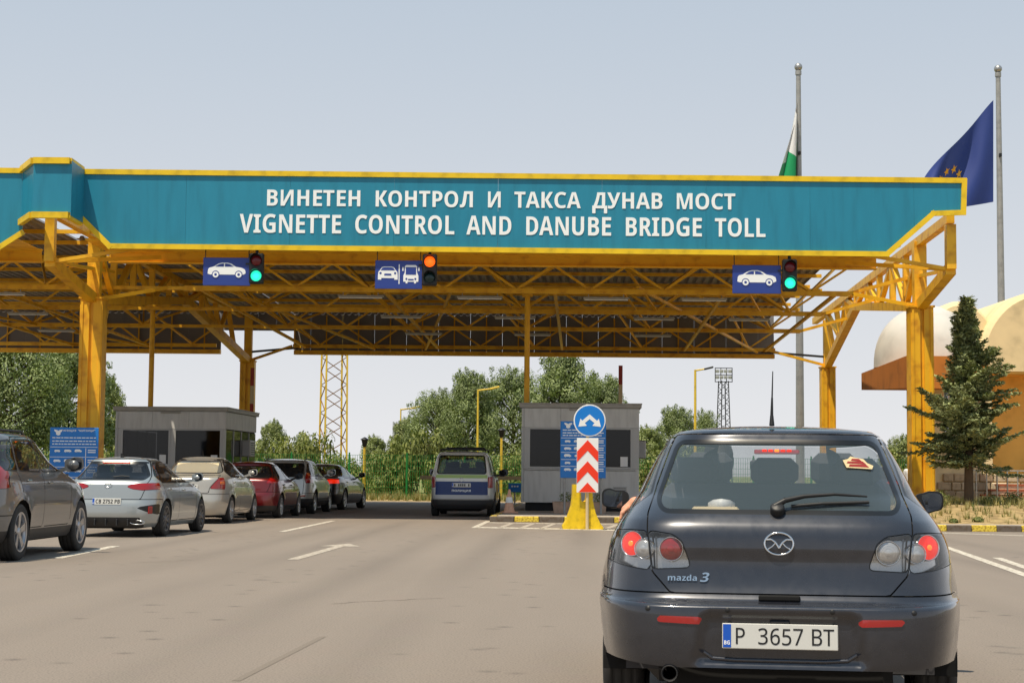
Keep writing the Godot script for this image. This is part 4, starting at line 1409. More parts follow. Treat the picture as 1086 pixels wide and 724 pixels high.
func build_building() -> void:
	var d := 58.0
	var base := px(1030, 530, d)
	base.y = 0.3
	var t := thing("customs_building", "orange and cream building with domed vaults behind the conifer", "building", base)
	var X := func(x, y): return px(x, y, d)
	var y0 := 0.3
	var wl: Vector3 = X.call(976, 395); var wr: Vector3 = X.call(1052, 395)
	var h: float = X.call(1010, 396).y
	# front wall: pale piers with a window opening
	var wx0: float = X.call(1001, 400).x; var wx1: float = X.call(1014, 400).x
	var wy0: float = X.call(1000, 458).y; var wy1: float = X.call(1000, 414).y
	part(t, "wall", mb().box(wl.x, y0, -d - 0.4, wx0, h, -d), M.stucco_pale)
	part(t, "wall", mb().box(wx1, y0, -d - 0.4, wr.x, h, -d), M.stucco_pale)
	part(t, "wall", mb().box(wx0, y0, -d - 0.4, wx1, wy0, -d - 0.002), M.stucco_pale)
	part(t, "wall", mb().box(wx0, wy1, -d - 0.4, wx1, h, -d - 0.002), M.stucco_pale)
	var wf := mb()
	var mid := (wx0 + wx1) * 0.5
	for e in [[wx0, wy0, wx0 + 0.05, wy1], [wx1 - 0.05, wy0, wx1, wy1], [mid - 0.025, wy0, mid + 0.025, wy1], [wx0, wy0, wx1, wy0 + 0.05], [wx0, wy1 - 0.05, wx1, wy1], [wx0, (wy0 + wy1) * 0.5 - 0.02, wx1, (wy0 + wy1) * 0.5 + 0.02]]:
		wf.beam(Vector3((e[0] + e[2]) * 0.5, e[1], -d - 0.15), Vector3((e[0] + e[2]) * 0.5, e[3], -d - 0.15), e[2] - e[0], 0.06)
	var win := part(t, "window", wf, M.white_paint)
	for i in 2:
		part(win, "pane", mb().box(wx0 + 0.05 if i == 0 else mid + 0.03, wy0 + 0.05, -d - 0.19, mid - 0.03 if i == 0 else wx1 - 0.05, wy1 - 0.05, -d - 0.18), M.dark_glass)
	part(t, "side_wall", mb().box(wl.x + 0.002, y0, -d - 2.0, wl.x + 0.4, h, -d - 0.41), M.stucco_shaded)
	# recessed porch wall to the right, in the shade of the roof, more shade painted into its stucco
	part(t, "porch_wall", mb().box(wr.x - 0.1, y0, -d - 1.9, wr.x + 12.0, h, -d - 1.5), M.stucco_shaded)
	part(t, "porch_return", mb().box(wr.x - 0.3, y0, -d - 1.5, wr.x - 0.002, h - 0.01, -d - 0.41), M.stucco_shaded)
	part(t, "cornice", mb().box(wl.x - 0.2, h, -d - 5.0, wr.x + 12.0, h + 0.22, -d + 0.15), M.stucco_shaded)
	# vaults above
	part(t, "vault", vault(1020, 394, 46, 76, d + 0.3, 5.0), M.stucco_pale)
	part(t, "vault", vault(1104, 394, 66, 86, d - 0.2, 6.0), M.stucco_pale)
	var dc := px(985, 390, d + 1.0)
	var k := (d + 1.0) / FOC
	var prof := []
	for i in 15:
		var a := PI * 0.5 * i / 14
		prof.append(Vector2(cos(a) * 57 * k, pow(sin(a), 0.85) * 66 * k))
	part(t, "dome", mb().lathe(Transform3D(Basis(), dc), prof, 40), M.dome_white)
	# deep eave over the side entrance, carried by a pillar
	var ex := px(962, 395, 54.0).x
	var eb := mb()
	eb.hexa([Vector3(ex, 4.02, -54.0), Vector3(ex + 2.6, 4.02, -54.0), Vector3(ex + 2.6, 4.3, -61.0), Vector3(ex, 4.3, -61.0), Vector3(ex, 5.05, -54.0), Vector3(ex + 2.6, 5.05, -54.0), Vector3(ex + 2.6, 4.9, -61.0), Vector3(ex, 4.9, -61.0)])
	part(t, "entrance_eave", eb, M.eave_orange)
	part(t, "eave_pillar", mb().box(px(966, 395, 55.0).x, 0.05, -55.25, px(973, 395, 55.0).x, 4.05, -55.0), M.stucco_shaded)
	# rubble plinth: single stones
	var sx: float = X.call(1000, 520).x
	var z := -d + 0.03
	for j in 3:
		var x := sx - (0.2 if j % 2 else 0.0)
		while x < wr.x + 1.5:
			var w := rng.randf_range(0.3, 0.6)
			part(t, "stone", mb().cbox(Transform3D(Basis(), Vector3(x + w * 0.5, 0.45 + j * 0.3 + 0.14, z + rng.randf_range(0.0, 0.03))), Vector3(w - 0.025, 0.275, 0.14), 0.03), [M.stone, M.stone2, M.stone3][rng.randi() % 3])
			x += w
	# steps with brick treads
	for i in 4:
		var a := px(1036 + i * 12, 530, d - 2.2)
		var zz := -(d - 2.2) - i * 0.42
		part(t, "step_riser", mb().box(a.x, 0.3, zz - 0.42, a.x + 9.0, 0.42 + i * 0.17, zz), M.stone3)
		part(t, "step_tread", mb().box(a.x - 0.03, 0.42 + i * 0.17, zz - 0.43, a.x + 9.0, 0.475 + i * 0.17, zz + 0.03), M.brick)
	for i in 7:
		var a := px(1025 + i * 11, 520, d - 2.6)
		part(t, "railing_post", mb().tube(Vector3(a.x, 0.4, a.z), Vector3(a.x, 1.45, a.z), 0.025, 0.025, 6), M.galvanised)
	part(t, "railing_bar", mb().tube(Vector3(px(1025, 520, d - 2.6).x, 1.42, -(d - 2.6)), Vector3(px(1091, 520, d - 2.6).x, 1.42, -(d - 2.6)), 0.022, 0.022, 6), M.galvanised)

# ------------------------------------------------------------------ vegetation
func leaf_quad(b: MB, p: Vector3, n: Vector3, s: float, col: Color, r: RandomNumberGenerator) -> void:
	var u := n.cross(Vector3(r.randf_range(-1, 1), r.randf_range(-1, 1), r.randf_range(-1, 1))).normalized()
	var v := n.cross(u)
	var k := b.P.size()
	var l := s * r.randf_range(0.7, 1.3)
	var w := s * r.randf_range(0.45, 0.75)
	b.P.append_array([p - u * l * 0.5, p + v * w * 0.5 + n * l * 0.12, p + u * l * 0.5, p - v * w * 0.5 + n * l * 0.12])
	b.N.append_array([n, n, n, n])
	b.C.append_array([col, col, col, col])
	b.I.append_array([k, k + 1, k + 2, k, k + 2, k + 3])

func leaf_blob(c: Vector3, r: Vector3, count: int, size: float, c0: Color, c1: Color, sd: int, into: MB = null) -> MB:
	var b := into if into else mb()
	var g := RandomNumberGenerator.new()
	g.seed = sd
	for i in count:
		var d := Vector3(g.randfn(), g.randfn(), g.randfn()).normalized()
		var rad := pow(g.randf(), 0.38)
		var p := c + Vector3(d.x * r.x, d.y * r.y, d.z * r.z) * rad * g.randf_range(0.86, 1.1)
		var n := (d + Vector3(g.randfn(), g.randfn(), g.randfn()) * 0.30 + Vector3(0, 0.3, 0)).normalized()
		var col := c0.lerp(c1, clampf(g.randf() + g.randfn() * 0.15, 0, 1))
		leaf_quad(b, p, n, size, col, g)
	return b

# crown and trunk about one unit high in total; scaled when planted
func tree_variant(sd: int, lobes: int, slim: float, leaf: float, per: int, c0: Color, c1: Color, low: float) -> Array:
	var g := RandomNumberGenerator.new()
	g.seed = sd
	var tr := mb()
	var cr := mb()
	var top := Vector3(g.randf_range(-0.02, 0.02), 0.82, g.randf_range(-0.02, 0.02))
	var lastp := Vector3.ZERO
	for i in 6:
		var p := top * ((i + 1) / 6.0) + Vector3(g.randf_range(-0.012, 0.012), 0, g.randf_range(-0.012, 0.012))
		tr.tube(lastp, p, 0.026 * (1.0 - i / 6.5), 0.026 * (1.0 - (i + 1) / 6.5), 7, false)
		lastp = p
	for i in lobes:
		var f := (i + 0.5) / lobes
		var y := lerpf(low, 0.93, f)
		var a := i * 2.399 + g.randf_range(-0.4, 0.4)
		var env := slim * (0.35 + 0.65 * sin(clampf((y - low + 0.12) / (1.06 - low), 0, 1) * PI)) * g.randf_range(0.55, 1.0)
		var c := Vector3(cos(a) * env, y, sin(a) * env)
		var rr := g.randf_range(0.075, 0.135) * (0.85 + slim)
		var root := Vector3(0, clampf(y - 0.14, 0.12, 0.8), 0)
		tr.tube(root, c, 0.011, 0.004, 5, false)
		var tone := g.randf_range(0.82, 1.18)
		leaf_blob(c, Vector3(rr, rr * g.randf_range(0.7, 0.95), rr), per, leaf, c0 * tone, c1 * tone, g.randi(), cr)
		# stray sprays give the outline its ragged edge
		for k in 3:
			var d := Vector3(g.randfn(), absf(g.randfn()) * 0.8, g.randfn()).normalized()
			leaf_blob(c + d * rr * 1.05, Vector3(0.03, 0.035, 0.03), per / 14, leaf, c0 * tone, c1 * tone, g.randi(), cr)
	return [tr.mesh(), cr.mesh()]

func plant(called: String, label: String, v: Array, at: Vector3, h: float, wide: float, turn: float, group: String) -> void:
	var t := thing(called, label, "tree", at, group)
	t.rotation.y = turn
	var s := Basis.from_scale(Vector3(h * wide, h, h * wide))
	shared(t, "trunk", v[0], M.bark, Transform3D(s, Vector3.ZERO))
	shared(t, "crown", v[1], M.leaf, Transform3D(s, Vector3.ZERO))

func build_vegetation() -> void:
	var g0 := Color(0.14, 0.18, 0.06); var g1 := Color(0.30, 0.36, 0.145)
	var V := [tree_variant(11, 40, 0.30, 0.019, 620, g0, g1, 0.26), tree_variant(12, 34, 0.24, 0.020, 620, g0 * 0.95, g1 * 1.05, 0.24), tree_variant(13, 44, 0.34, 0.018, 600, g0 * 1.05, g1, 0.22), tree_variant(14, 28, 0.26, 0.024, 600, Color(0.145, 0.185, 0.055), Color(0.32, 0.36, 0.13), 0.2)]
	# px x of the crown centre, top y, depth, width factor, variant
	var trees := [
		[14, 352, 88.0, 1.0, 2, "broad leafy tree seen behind the grey estate car", ""],
		[72, 357, 96.0, 0.95, 0, "broad leafy tree directly behind the yellow column", ""],
		[-35, 370, 92.0, 1.0, 1, "leafy tree at the open end of the row by the column", ""],
		[110, 398, 100.0, 0.7, 3, "smaller leafy tree between the column and the beige booth", ""],
		[598, 372, 104.0, 0.85, 1, "tallest leafy tree behind the grey booth", ""],
		[545, 391, 110.0, 0.85, 2, "leafy tree behind the yellow downpipe", ""],
		[497, 393, 104.0, 0.75, 0, "leafy tree rising beside the arm of the yellow lamp post", ""],
		[463, 414, 106.0, 0.8, 2, "leafy tree stepping down towards the lattice poles", ""],
		[432, 442, 108.0, 0.9, 3, "low leafy tree behind the lattice poles", ""],
		[640, 398, 112.0, 0.8, 0, "leafy tree half hidden by the grey booth roof", ""],
		[688, 452, 96.0, 0.9, 3, "low leafy tree at the edge of the grey booth", ""],
		[716, 431, 104.0, 0.85, 0, "leafy tree beside the lamp post behind the dark hatchback", ""],
		[748, 437, 120.0, 0.7, 1, "small leafy tree near the floodlight tower", ""],
		[289, 446, 90.0, 0.75, 3, "small pointed tree beside the beige booth", ""],
		[321, 461, 92.0, 0.8, 1, "small round tree between booth and lattice mast", ""],
		[398, 462, 94.0, 0.9, 3, "small tree at the foot of the lattice mast", ""],
		[957, 462, 80.0, 1.0, 3, "low leafy tree seen between hatchback and column", ""],
	]
	var k := 0
	for q in trees:
		var tp := px(q[0], q[1], q[2])
		plant("leafy_tree", q[5], V[q[4]], Vector3(tp.x, 0, tp.z), tp.y * 1.0, q[3], k * 1.3, "trees beyond the toll plaza")
		k += 1
	# hedge of wild shrubs behind the fence: each bush its own plant
	var hb := []
	for s in 3:
		var cr := mb()
		var g := RandomNumberGenerator.new()
		g.seed = 90 + s
		for i in 16:
			var c := Vector3(g.randf_range(-0.75, 0.75), g.randf_range(0.12, 0.8), g.randf_range(-0.4, 0.4))
			var tone := g.randf_range(0.85, 1.2)
			leaf_blob(c, Vector3(0.36, 0.26, 0.32), 130, 0.10, Color(0.13, 0.165, 0.035) * tone, Color(0.33, 0.35, 0.10) * tone, g.randi(), cr)
		var st := mb()
		for i in 7:
			st.tube(Vector3(g.randf_range(-0.3, 0.3), 0, g.randf_range(-0.15, 0.15)), Vector3(g.randf_range(-0.7, 0.7), 0.8, g.randf_range(-0.3, 0.3)), 0.02, 0.008, 5, false)
		hb.append([st.mesh(), cr.mesh()])
	var hx := 258.0
	k = 0
	while hx < 575:
		var hh := 2.35 + 0.55 * sin(hx * 0.045) + rng.randf_range(-0.3, 0.4)
		var p := px(hx, 500, 76.5 + rng.randf_range(-0.8, 1.6))
		var t := thing("hedge_bush", "yellow green bush of the wild hedge behind the green fence", "bush", Vector3(p.x, 0.05, p.z), "bushes of the hedge behind the fence")
		t.rotation.y = rng.randf() * TAU
		var sc := Basis.from_scale(Vector3(1.25, hh, 1.25))
		shared(t, "stems", hb[k % 3][0], M.bark, Transform3D(sc, Vector3.ZERO))
		shared(t, "foliage", hb[k % 3][1], M.leaf, Transform3D(sc, Vector3.ZERO))
		hx += 20.0
		k += 1
	for q in [[30, 486], [60, 492], [112, 487], [86, 484], [5, 480], [690, 492], [716, 490], [940, 492], [965, 488]]:
		var p := px(q[0], q[1], 74.0)
		var t := thing("wild_bush", ["green bush under the trees by the blue price board", "green bush beyond the lane beside the dark hatchback"][0 if q[0] < 200 else 1], "bush", Vector3(p.x, 0.0, p.z), "bushes under the trees by the price board" if q[0] < 200 else "bushes beyond the open lane")
		t.rotation.y = rng.randf() * TAU
		var sc := Basis.from_scale(Vector3(1.2, p.y + 0.6, 1.2))
		shared(t, "stems", hb[k % 3][0], M.bark, Transform3D(sc, Vector3.ZERO))
		shared(t, "foliage", hb[k % 3][1], M.leaf, Transform3D(sc, Vector3.ZERO))
		k += 1
	spruce()
	build_weeds()

func spruce() -> void:
	var bp := px(1028, 536, 43.6)
	bp.y = bank_height(bp.x, 43.6) - 0.02
	var tp := px(1030, 314, 43.6)
	var H := tp.y - bp.y
	var t := thing("conifer", "young dark green conifer growing beside the yellow column", "tree", bp)
	var g := RandomNumberGenerator.new()
	g.seed = 77
	var tr := mb()
	tr.tube(Vector3.ZERO, Vector3(0.02, H * 0.4, 0), 0.125, 0.085, 10, false)
	tr.tube(Vector3(0.02, H * 0.4, 0), Vector3(0.04, H, 0), 0.085, 0.012, 8, false)
	part(t, "trunk", tr, M.bark, true)
	var br := mb()
	var nd := mb()
	var n := 330
	for i in n:
		var f := (i + g.randf()) / n
		var y := H * lerpf(0.19, 0.985, f)
		var a := i * 2.39996 + g.randf_range(-0.3, 0.3)
		var reach := 2.2 * pow(1.0 - f, 0.95) + 0.05
		if f < 0.12:
			reach *= 0.62 + f * 3.0
		reach *= g.randf_range(0.38, 1.08) * (0.82 + 0.22 * sin(a * 1.0 + y * 2.3))
		var rise := lerpf(0.02, 0.85, pow(f, 1.5)) + g.randf_range(-0.35, 0.45)
		var dirv := Vector3(cos(a), rise, sin(a)).normalized()
		var p0 := Vector3(0.02, y, 0)
		var p1 := p0 + dirv * reach * 0.6
		var p2 := p1 + (dirv + Vector3(0, 0.22, 0)).normalized() * reach * 0.4
		br.tube(p0, p1, 0.016, 0.009, 4, false)
		br.tube(p1, p2, 0.009, 0.003, 4, false)
		var steps := int(reach / 0.055) + 3
		var tone := g.randf_range(0.75, 1.25)
		for j in steps:
			var ff := (j + g.randf()) / steps
			if ff < 0.18 and f < 0.8:
				continue
			var c := p0.lerp(p1, ff / 0.6) if ff < 0.6 else p1.lerp(p2, (ff - 0.6) / 0.4)
			var side := dirv.cross(Vector3.UP).normalized()
			var span := 0.34 * (1.15 - ff) * (0.5 + reach * 0.5) + 0.04
			for s in [-1.0, 1.0]:
				var tw: Vector3 = (side * s + dirv * 0.8 + Vector3(0, g.randf_range(-0.45, 0.3), 0)).normalized()
				var m := 6
				for q in m:
					var pp := c + tw * span * (q + g.randf()) / m + Vector3(g.randfn(), g.randfn(), g.randfn()) * 0.012
					var nn := (Vector3(0, 0.8, 0) + Vector3(g.randfn(), g.randfn(), g.randfn()) * 0.6).normalized()
					var col := (Color(0.16, 0.19, 0.075).lerp(Color(0.37, 0.40, 0.17), g.randf())) * tone
					var u := (tw + Vector3(g.randfn(), g.randfn(), g.randfn()) * 0.35).normalized()
					var v := nn.cross(u).normalized()
					var l := g.randf_range(0.06, 0.12); var w := g.randf_range(0.014, 0.028)
					var k := nd.P.size()
					nd.P.append_array([pp - u * l * 0.5 - v * w, pp - u * l * 0.5 + v * w, pp + u * l * 0.5 + v * w * 0.4, pp + u * l * 0.5 - v * w * 0.4])
					nd.N.append_array([nn, nn, nn, nn])
					nd.C.append_array([col, col, col, col])
					nd.I.append_array([k, k + 1, k + 2, k, k + 2, k + 3])
	part(t, "branches", br, M.bark, true)
	part(t, "needles", nd, M.needle, true)

func build_weeds() -> void:
	# dry grass and weeds on the verge bank, and tufts along the far edge
	var blade := mb()
	var g := RandomNumberGenerator.new()
	g.seed = 5
	for i in 9:
		var a := g.randf() * TAU
		var lean := Vector3(cos(a), 0, sin(a)) * g.randf_range(0.02, 0.09)
		var o := Vector3(cos(a), 0, sin(a)) * 0.02
		var s := Vector3(-sin(a), 0, cos(a)) * 0.008
		var h := g.randf_range(0.08, 0.2)
		blade.tri(o - s, o + s, o + lean + Vector3(0, h, 0))
	for k in 2:
		var mm := MultiMesh.new()
		mm.transform_format = MultiMesh.TRANSFORM_3D
		mm.use_colors = true
		mm.mesh = blade.mesh()
		var n := 2600 if k == 0 else 3000
		mm.instance_count = n
		for i in n:
			var p: Vector3
			if k == 0:
				var z := 39.6 + pow(g.randf(), 0.8) * 14.0
				var x := 8.9 + g.randf() * 9.5
				p = Vector3(x + LEAN * (z - 37.9), bank_height(x, z) - 0.01, -z)
			else:
				p = Vector3(g.randf_range(-24, 22), 0.02, -g.randf_range(71.6, 76.0))
			var sc := g.randf_range(0.5, 1.5) * (1.0 if k == 0 else 1.7)
			mm.set_instance_transform(i, Transform3D(Basis(Vector3.UP, g.randf() * TAU).scaled(Vector3(sc, sc, sc)), p))
			mm.set_instance_color(i, Color(0.40, 0.33, 0.13).lerp(Color(0.13, 0.17, 0.04), g.randf() if g.randf() > 0.4 else 0.1))
		var o := MultiMeshInstance3D.new()
		o.name = "dry_grass" if k == 0 else "fence_grass"
		o.multimesh = mm
		o.material_override = M.leaf
		o.set_meta("kind", "stuff")
		meta(o, "dry grass and weeds on the bank around the column" if k == 0 else "dry grass along the foot of the green fence", "grass")
		add_child(o)
	for q in [[995, 535, 42.2, 0.35], [1075, 532, 44.5, 0.3], [1052, 534, 43.5, 0.22], [1038, 545, 40.1, 0.12], [1012, 547, 39.9, 0.1]]:
		var p := px(q[0], q[1], q[2])
		p.y = bank_height(p.x, q[2]) - 0.01
		var t := thing("weed_clump", ["tall green weeds at the foot of the yellow column", "green weeds on the bank below the steps", "low weeds under the conifer", "low weed tuft between paving and bank", "low weed tuft beside the paving slabs"][[995, 1075, 1052, 1038, 1012].find(q[0])], "weeds", p)
		part(t, "leaves", leaf_blob(Vector3(0, q[3] * 0.6, 0), Vector3(q[3] * 1.1, q[3] * 0.7, q[3] * 0.8), 320, 0.06, Color(0.10, 0.14, 0.03), Color(0.26, 0.27, 0.08), rng.randi()), M.leaf, true)
		var stm := mb()
		for i in 6:
			stm.tube(Vector3(rng.randf_range(-0.08, 0.08), 0, rng.randf_range(-0.08, 0.08)), Vector3(rng.randf_range(-0.2, 0.2), q[3], rng.randf_range(-0.1, 0.1)), 0.006, 0.003, 4, false)
		part(t, "stems", stm, M.bark, true)

# ------------------------------------------------------------------ cars: a lofted shell that is cut into panels, panes and lamps
class Surf:
	var P := PackedVector3Array()
	var N := PackedVector3Array()
	var T := PackedInt32Array()

	func to_mb(push := 0.0) -> MB:
		var b := MB.new()
		b.P = PackedVector3Array(P)
		b.N = PackedVector3Array(N)
		b.I = PackedInt32Array(T)
		if push != 0.0:
			for i in b.P.size():
				b.P[i] += b.N[i] * push
		return b

	func compact() -> void:
		var mapi := PackedInt32Array()
		mapi.resize(P.size())
		mapi.fill(-1)
		var q := PackedVector3Array(); var m := PackedVector3Array()
		for i in T.size():
			var v := T[i]
			if mapi[v] < 0:
				mapi[v] = q.size()
				q.append(P[v]); m.append(N[v])
			T[i] = mapi[v]
		P = q; N = m

func cut(s: Surf, f: Callable) -> Surf:            # takes the part where f < 0 out of s and returns it
	var d := PackedFloat32Array()
	d.resize(s.P.size())
	var hit := false
	for i in s.P.size():
		d[i] = f.call(s.P[i])
		if d[i] < 0.0:
			hit = true
	var inside := Surf.new()
	if not hit:
		return inside
	var P := s.P; var N := s.N
	var ti := PackedInt32Array(); var to := PackedInt32Array()
	var cache := {}
	var T := s.T
	for k in range(0, T.size(), 3):
		var a := T[k]; var b := T[k + 1]; var c := T[k + 2]
		var n := int(d[a] < 0) + int(d[b] < 0) + int(d[c] < 0)
		if n == 0:
			to.append_array([a, b, c]); continue
		if n == 3:
			ti.append_array([a, b, c]); continue
		var pi := []; var po := []
		var v := [a, b, c]
		for e in 3:
			var i: int = v[e]; var j: int = v[(e + 1) % 3]
			if d[i] < 0: pi.append(i)
			else: po.append(i)
			if (d[i] < 0) != (d[j] < 0):
				var key := mini(i, j) * 1000003 + maxi(i, j)
				if not cache.has(key):
					var t := d[i] / (d[i] - d[j])
					P.append(P[i].lerp(P[j], t)); N.append(N[i].lerp(N[j], t).normalized())
					cache[key] = P.size() - 1
				pi.append(cache[key]); po.append(cache[key])
		for q in range(1, pi.size() - 1):
			ti.append_array([pi[0], pi[q], pi[q + 1]])
		for q in range(1, po.size() - 1):
			to.append_array([po[0], po[q], po[q + 1]])
	inside.P = PackedVector3Array(P); inside.N = PackedVector3Array(N); inside.T = ti
	s.P = P; s.N = N; s.T = to
	inside.compact()
	s.compact()
	return inside

func merge(s: Surf, b: Surf) -> void:
	var k := s.P.size()
	s.P.append_array(b.P); s.N.append_array(b.N)
	for i in b.T:
		s.T.append(i + k)

# takes the strip |f| < w out of s; what lies inside the strip is returned separately
func cut_line(s: Surf, f: Callable, w: float) -> Array:
	var a := cut(s, grown(f, w))
	var b := cut(a, grown(f, -w))
	return [a, b]

func sd_poly(p: Vector2, v: PackedVector2Array) -> float:
	var d := (p - v[0]).length_squared()
	var s := 1.0
	var j := v.size() - 1
	for i in v.size():
		var e := v[j] - v[i]
		var w := p - v[i]
		var b := w - e * clampf(w.dot(e) / e.dot(e), 0.0, 1.0)
		d = minf(d, b.length_squared())
		var c1 := p.y >= v[i].y; var c2 := p.y < v[j].y; var c3 := e.x * w.y > e.y * w.x
		if (c1 and c2 and c3) or (not c1 and not c2 and not c3):
			s = -s
		j = i
	return s * sqrt(d)

func shape2(poly: Array, r: float) -> Callable:     # signed distance to a polygon with rounded corners
	var v := PackedVector2Array(poly)
	if r > 0:
		var o := Geometry2D.offset_polygon(v, -r if not Geometry2D.is_polygon_clockwise(v) else -r)
		if o.size():
			v = o[0]
	var box := Rect2(v[0], Vector2.ZERO)
	for p in v:
		box = box.expand(p)
	box = box.grow(0.12 + r)
	return func(p: Vector2) -> float:
		if not box.has_point(p):
			return 0.12
		return sd_poly(p, v) - r

func on_rear(poly: Array, r: float, zmin: float) -> Callable:
	var f := shape2(poly, r)
	return func(p: Vector3) -> float: return 0.12 if p.z < zmin else f.call(Vector2(p.x, p.y))

func on_front(poly: Array, r: float, zmax: float) -> Callable:
	var f := shape2(poly, r)
	return func(p: Vector3) -> float: return 0.12 if p.z > zmax else f.call(Vector2(p.x, p.y))

func on_side(poly: Array, r: float, side: float, xmin := 0.3) -> Callable:
	var f := shape2(poly, r)
	return func(p: Vector3) -> float: return 0.12 if p.x * side < xmin else f.call(Vector2(p.z, p.y))

func grown(f: Callable, by: float) -> Callable:
	return func(p: Vector3) -> float: return f.call(p) - by

func outline(f: Callable, w: float) -> Callable:
	return func(p: Vector3) -> float: return absf(f.call(p)) - w

func mirror(poly: Array) -> Array:
	var o := []
	for p in poly:
		o.append(Vector2(-p.x, p.y))
	return o

func smooth_rows(rows: Array, cell: float) -> Array:
	var n := rows.size()
	var w: int = rows[0].size()
	var tan := []
	for i in n:
		var t := []
		for c in w:
			if i == 0 or i == n - 1:
				t.append((rows[1][c] - rows[0][c]) if i == 0 else (rows[n - 1][c] - rows[n - 2][c]))
			else:
				var a: float = rows[i][c] - rows[i - 1][c]; var b: float = rows[i + 1][c] - rows[i][c]
				t.append(0.0 if a * b <= 0 else 2.0 * a * b / (a + b))
		tan.append(t)
	var out := []
	for i in n - 1:
		var span := maxf(absf(rows[i + 1][0] - rows[i][0]), maxf(absf(rows[i + 1][2] - rows[i][2]), maxf(absf(rows[i + 1][3] - rows[i][3]) * 0.5, absf(rows[i + 1][1] - rows[i][1]))))
		var k := maxi(1, int(ceil(span / cell)))
		for j in k:
			var s := float(j) / k
			var h := [2 * s * s * s - 3 * s * s + 1, s * s * s - 2 * s * s + s, -2 * s * s * s + 3 * s * s, s * s * s - s * s]
			var r := []
			for c in w:
				r.append(h[0] * rows[i][c] + h[1] * tan[i][c] + h[2] * rows[i + 1][c] + h[3] * tan[i + 1][c])
			out.append(r)
	out.append(rows[n - 1])
	return out

func quarter(W: float, L: float, n: float, k1: int, k2: int) -> Array:
	var o := []
	W = maxf(W, 1e-4); L = maxf(L, 1e-4)
	var q := pow(W / L, 1.0 / (n - 1.0))
	var s := pow(1.0 / (1.0 + pow(q, n)), 1.0 / n)
	for i in k1 + 1:
		var x := q * s * sin(PI * 0.5 * i / k1)
		o.append(Vector2(x * W, L * pow(maxf(0.0, 1.0 - pow(x, n)), 1.0 / n)))
	for i in range(1, k2 + 1):
		var z := s * (1.0 - pow(float(i) / k2, 1.5))
		o.append(Vector2(W * pow(maxf(0.0, 1.0 - pow(z, n)), 1.0 / n), z * L))
	return o

func body_grid(sp: Dictionary) -> Surf:
	var cell: float = sp.cell
	var rows := smooth_rows(sp.rows, cell)
	var e: Array = rows[rows.size() - 1]
	var zc0: float = (e[2] + e[3]) * 0.5
	var K := int(maxf(6, (e[2] - e[3]) * 0.5 / (cell * 2.2)))
	for j in range(1, K + 1):
		var s := 1.0 - float(j) / K
		rows.append([e[0] + sp.crown * (1.0 - s * s), maxf(e[1] * s, 0.002), zc0 + (e[2] - zc0) * maxf(s, 0.002), zc0 + (e[3] - zc0) * maxf(s, 0.002)])
	var k1: int = sp.k1; var k2: int = sp.k2
	var ring := []
	var s := Surf.new()
	var m := 0
	var y0: float = sp.rows[0][0]
	for r in rows:
		var zc: float = (r[2] + r[3]) * 0.5
		var up := clampf((r[0] - sp.belt) / 0.12, 0.0, 1.0)
		var eR: float = lerpf(sp.eR, sp.eRtop, up); var eF: float = lerpf(sp.eF, sp.eFtop, up)
		var a := quarter(r[1], r[2] - zc, eR, k1, k2)
		var b := quarter(r[1], zc - r[3], eF, k1, k2)
		var half := []
		for p in a: half.append(Vector2(p.x, zc + p.y))
		for i in range(b.size() - 2, -1, -1): half.append(Vector2(b[i].x, zc - b[i].y))
		m = half.size() * 2 - 2
		for i in m:
			var p: Vector2 = half[i] if i < half.size() else Vector2(-half[m - i].x, half[m - i].y)
			var q := Vector3(p.x, r[0], p.y)
			for ax in [sp.ax_r, sp.ax_f]:                       # swell round the wheel arches
				if absf(q.x) > r[1] * 0.8 and q.y < sp.rw * 2.6:
					var d: float = absf(Vector2(q.z - ax, q.y - sp.rw).length() - (sp.rw + 0.055))
					q.x += signf(q.x) * sp.flare * exp(-pow(d / 0.075, 2.0))
			if sp.has("disp"):
				q = sp.disp.call(q)
			s.P.append(q)
	var nr := rows.size()
	s.N.resize(s.P.size())
	for j in nr:
		for i in m:
			var du: Vector3 = s.P[j * m + (i + 1) % m] - s.P[j * m + (i + m - 1) % m]
			var dv: Vector3 = s.P[mini(j + 1, nr - 1) * m + i] - s.P[maxi(j - 1, 0) * m + i]
			var nn := du.cross(dv)
			if nn.length_squared() < 1e-12 or j >= nr - 2:
				nn = Vector3.UP
			s.N[j * m + i] = nn.normalized()
	for j in nr - 1:
		for i in m:
			var a := j * m + i; var b := j * m + (i + 1) % m; var c := b + m; var d := a + m
			s.T.append_array([a, c, b, a, d, c])
	return s

func pick(s: Surf, x: float, y: float, side := 0) -> Array:    # point and normal on the tail (side 0, at x, y) or flank (side +-1, at z = x, y)
	var best := 1e9; var bp := Vector3.ZERO; var bn := Vector3(0, 0, 1)
	for i in s.P.size():
		var p := s.P[i]
		if side == 0:
			if s.N[i].z < 0.05: continue
			var d := Vector2(p.x - x, p.y - y).length_squared()
			if d < best: best = d; bp = p; bn = s.N[i]
		else:
			if s.N[i].x * side < 0.3: continue
			var d := Vector2(p.z - x, p.y - y).length_squared()
			if d < best: best = d; bp = p; bn = s.N[i]
	# slide along the tangent plane to the point asked for
	if side == 0:
		var q := Vector3(x, y, bp.z - (bn.x * (x - bp.x) + bn.y * (y - bp.y)) / maxf(bn.z, 0.15))
		return [q, bn]
	var q2 := Vector3(bp.x - (bn.z * (x - bp.z) + bn.y * (y - bp.y)) / (bn.x if absf(bn.x) > 0.15 else 0.15 * side), y, x)
	return [q2, bn]

func facing(p: Vector3, n: Vector3) -> Transform3D:     # y axis of the frame along n
	var x := Vector3.UP.cross(n)
	if x.length() < 0.05: x = Vector3.RIGHT
	x = x.normalized()
	return Transform3D(Basis(x, n, x.cross(n)), p)

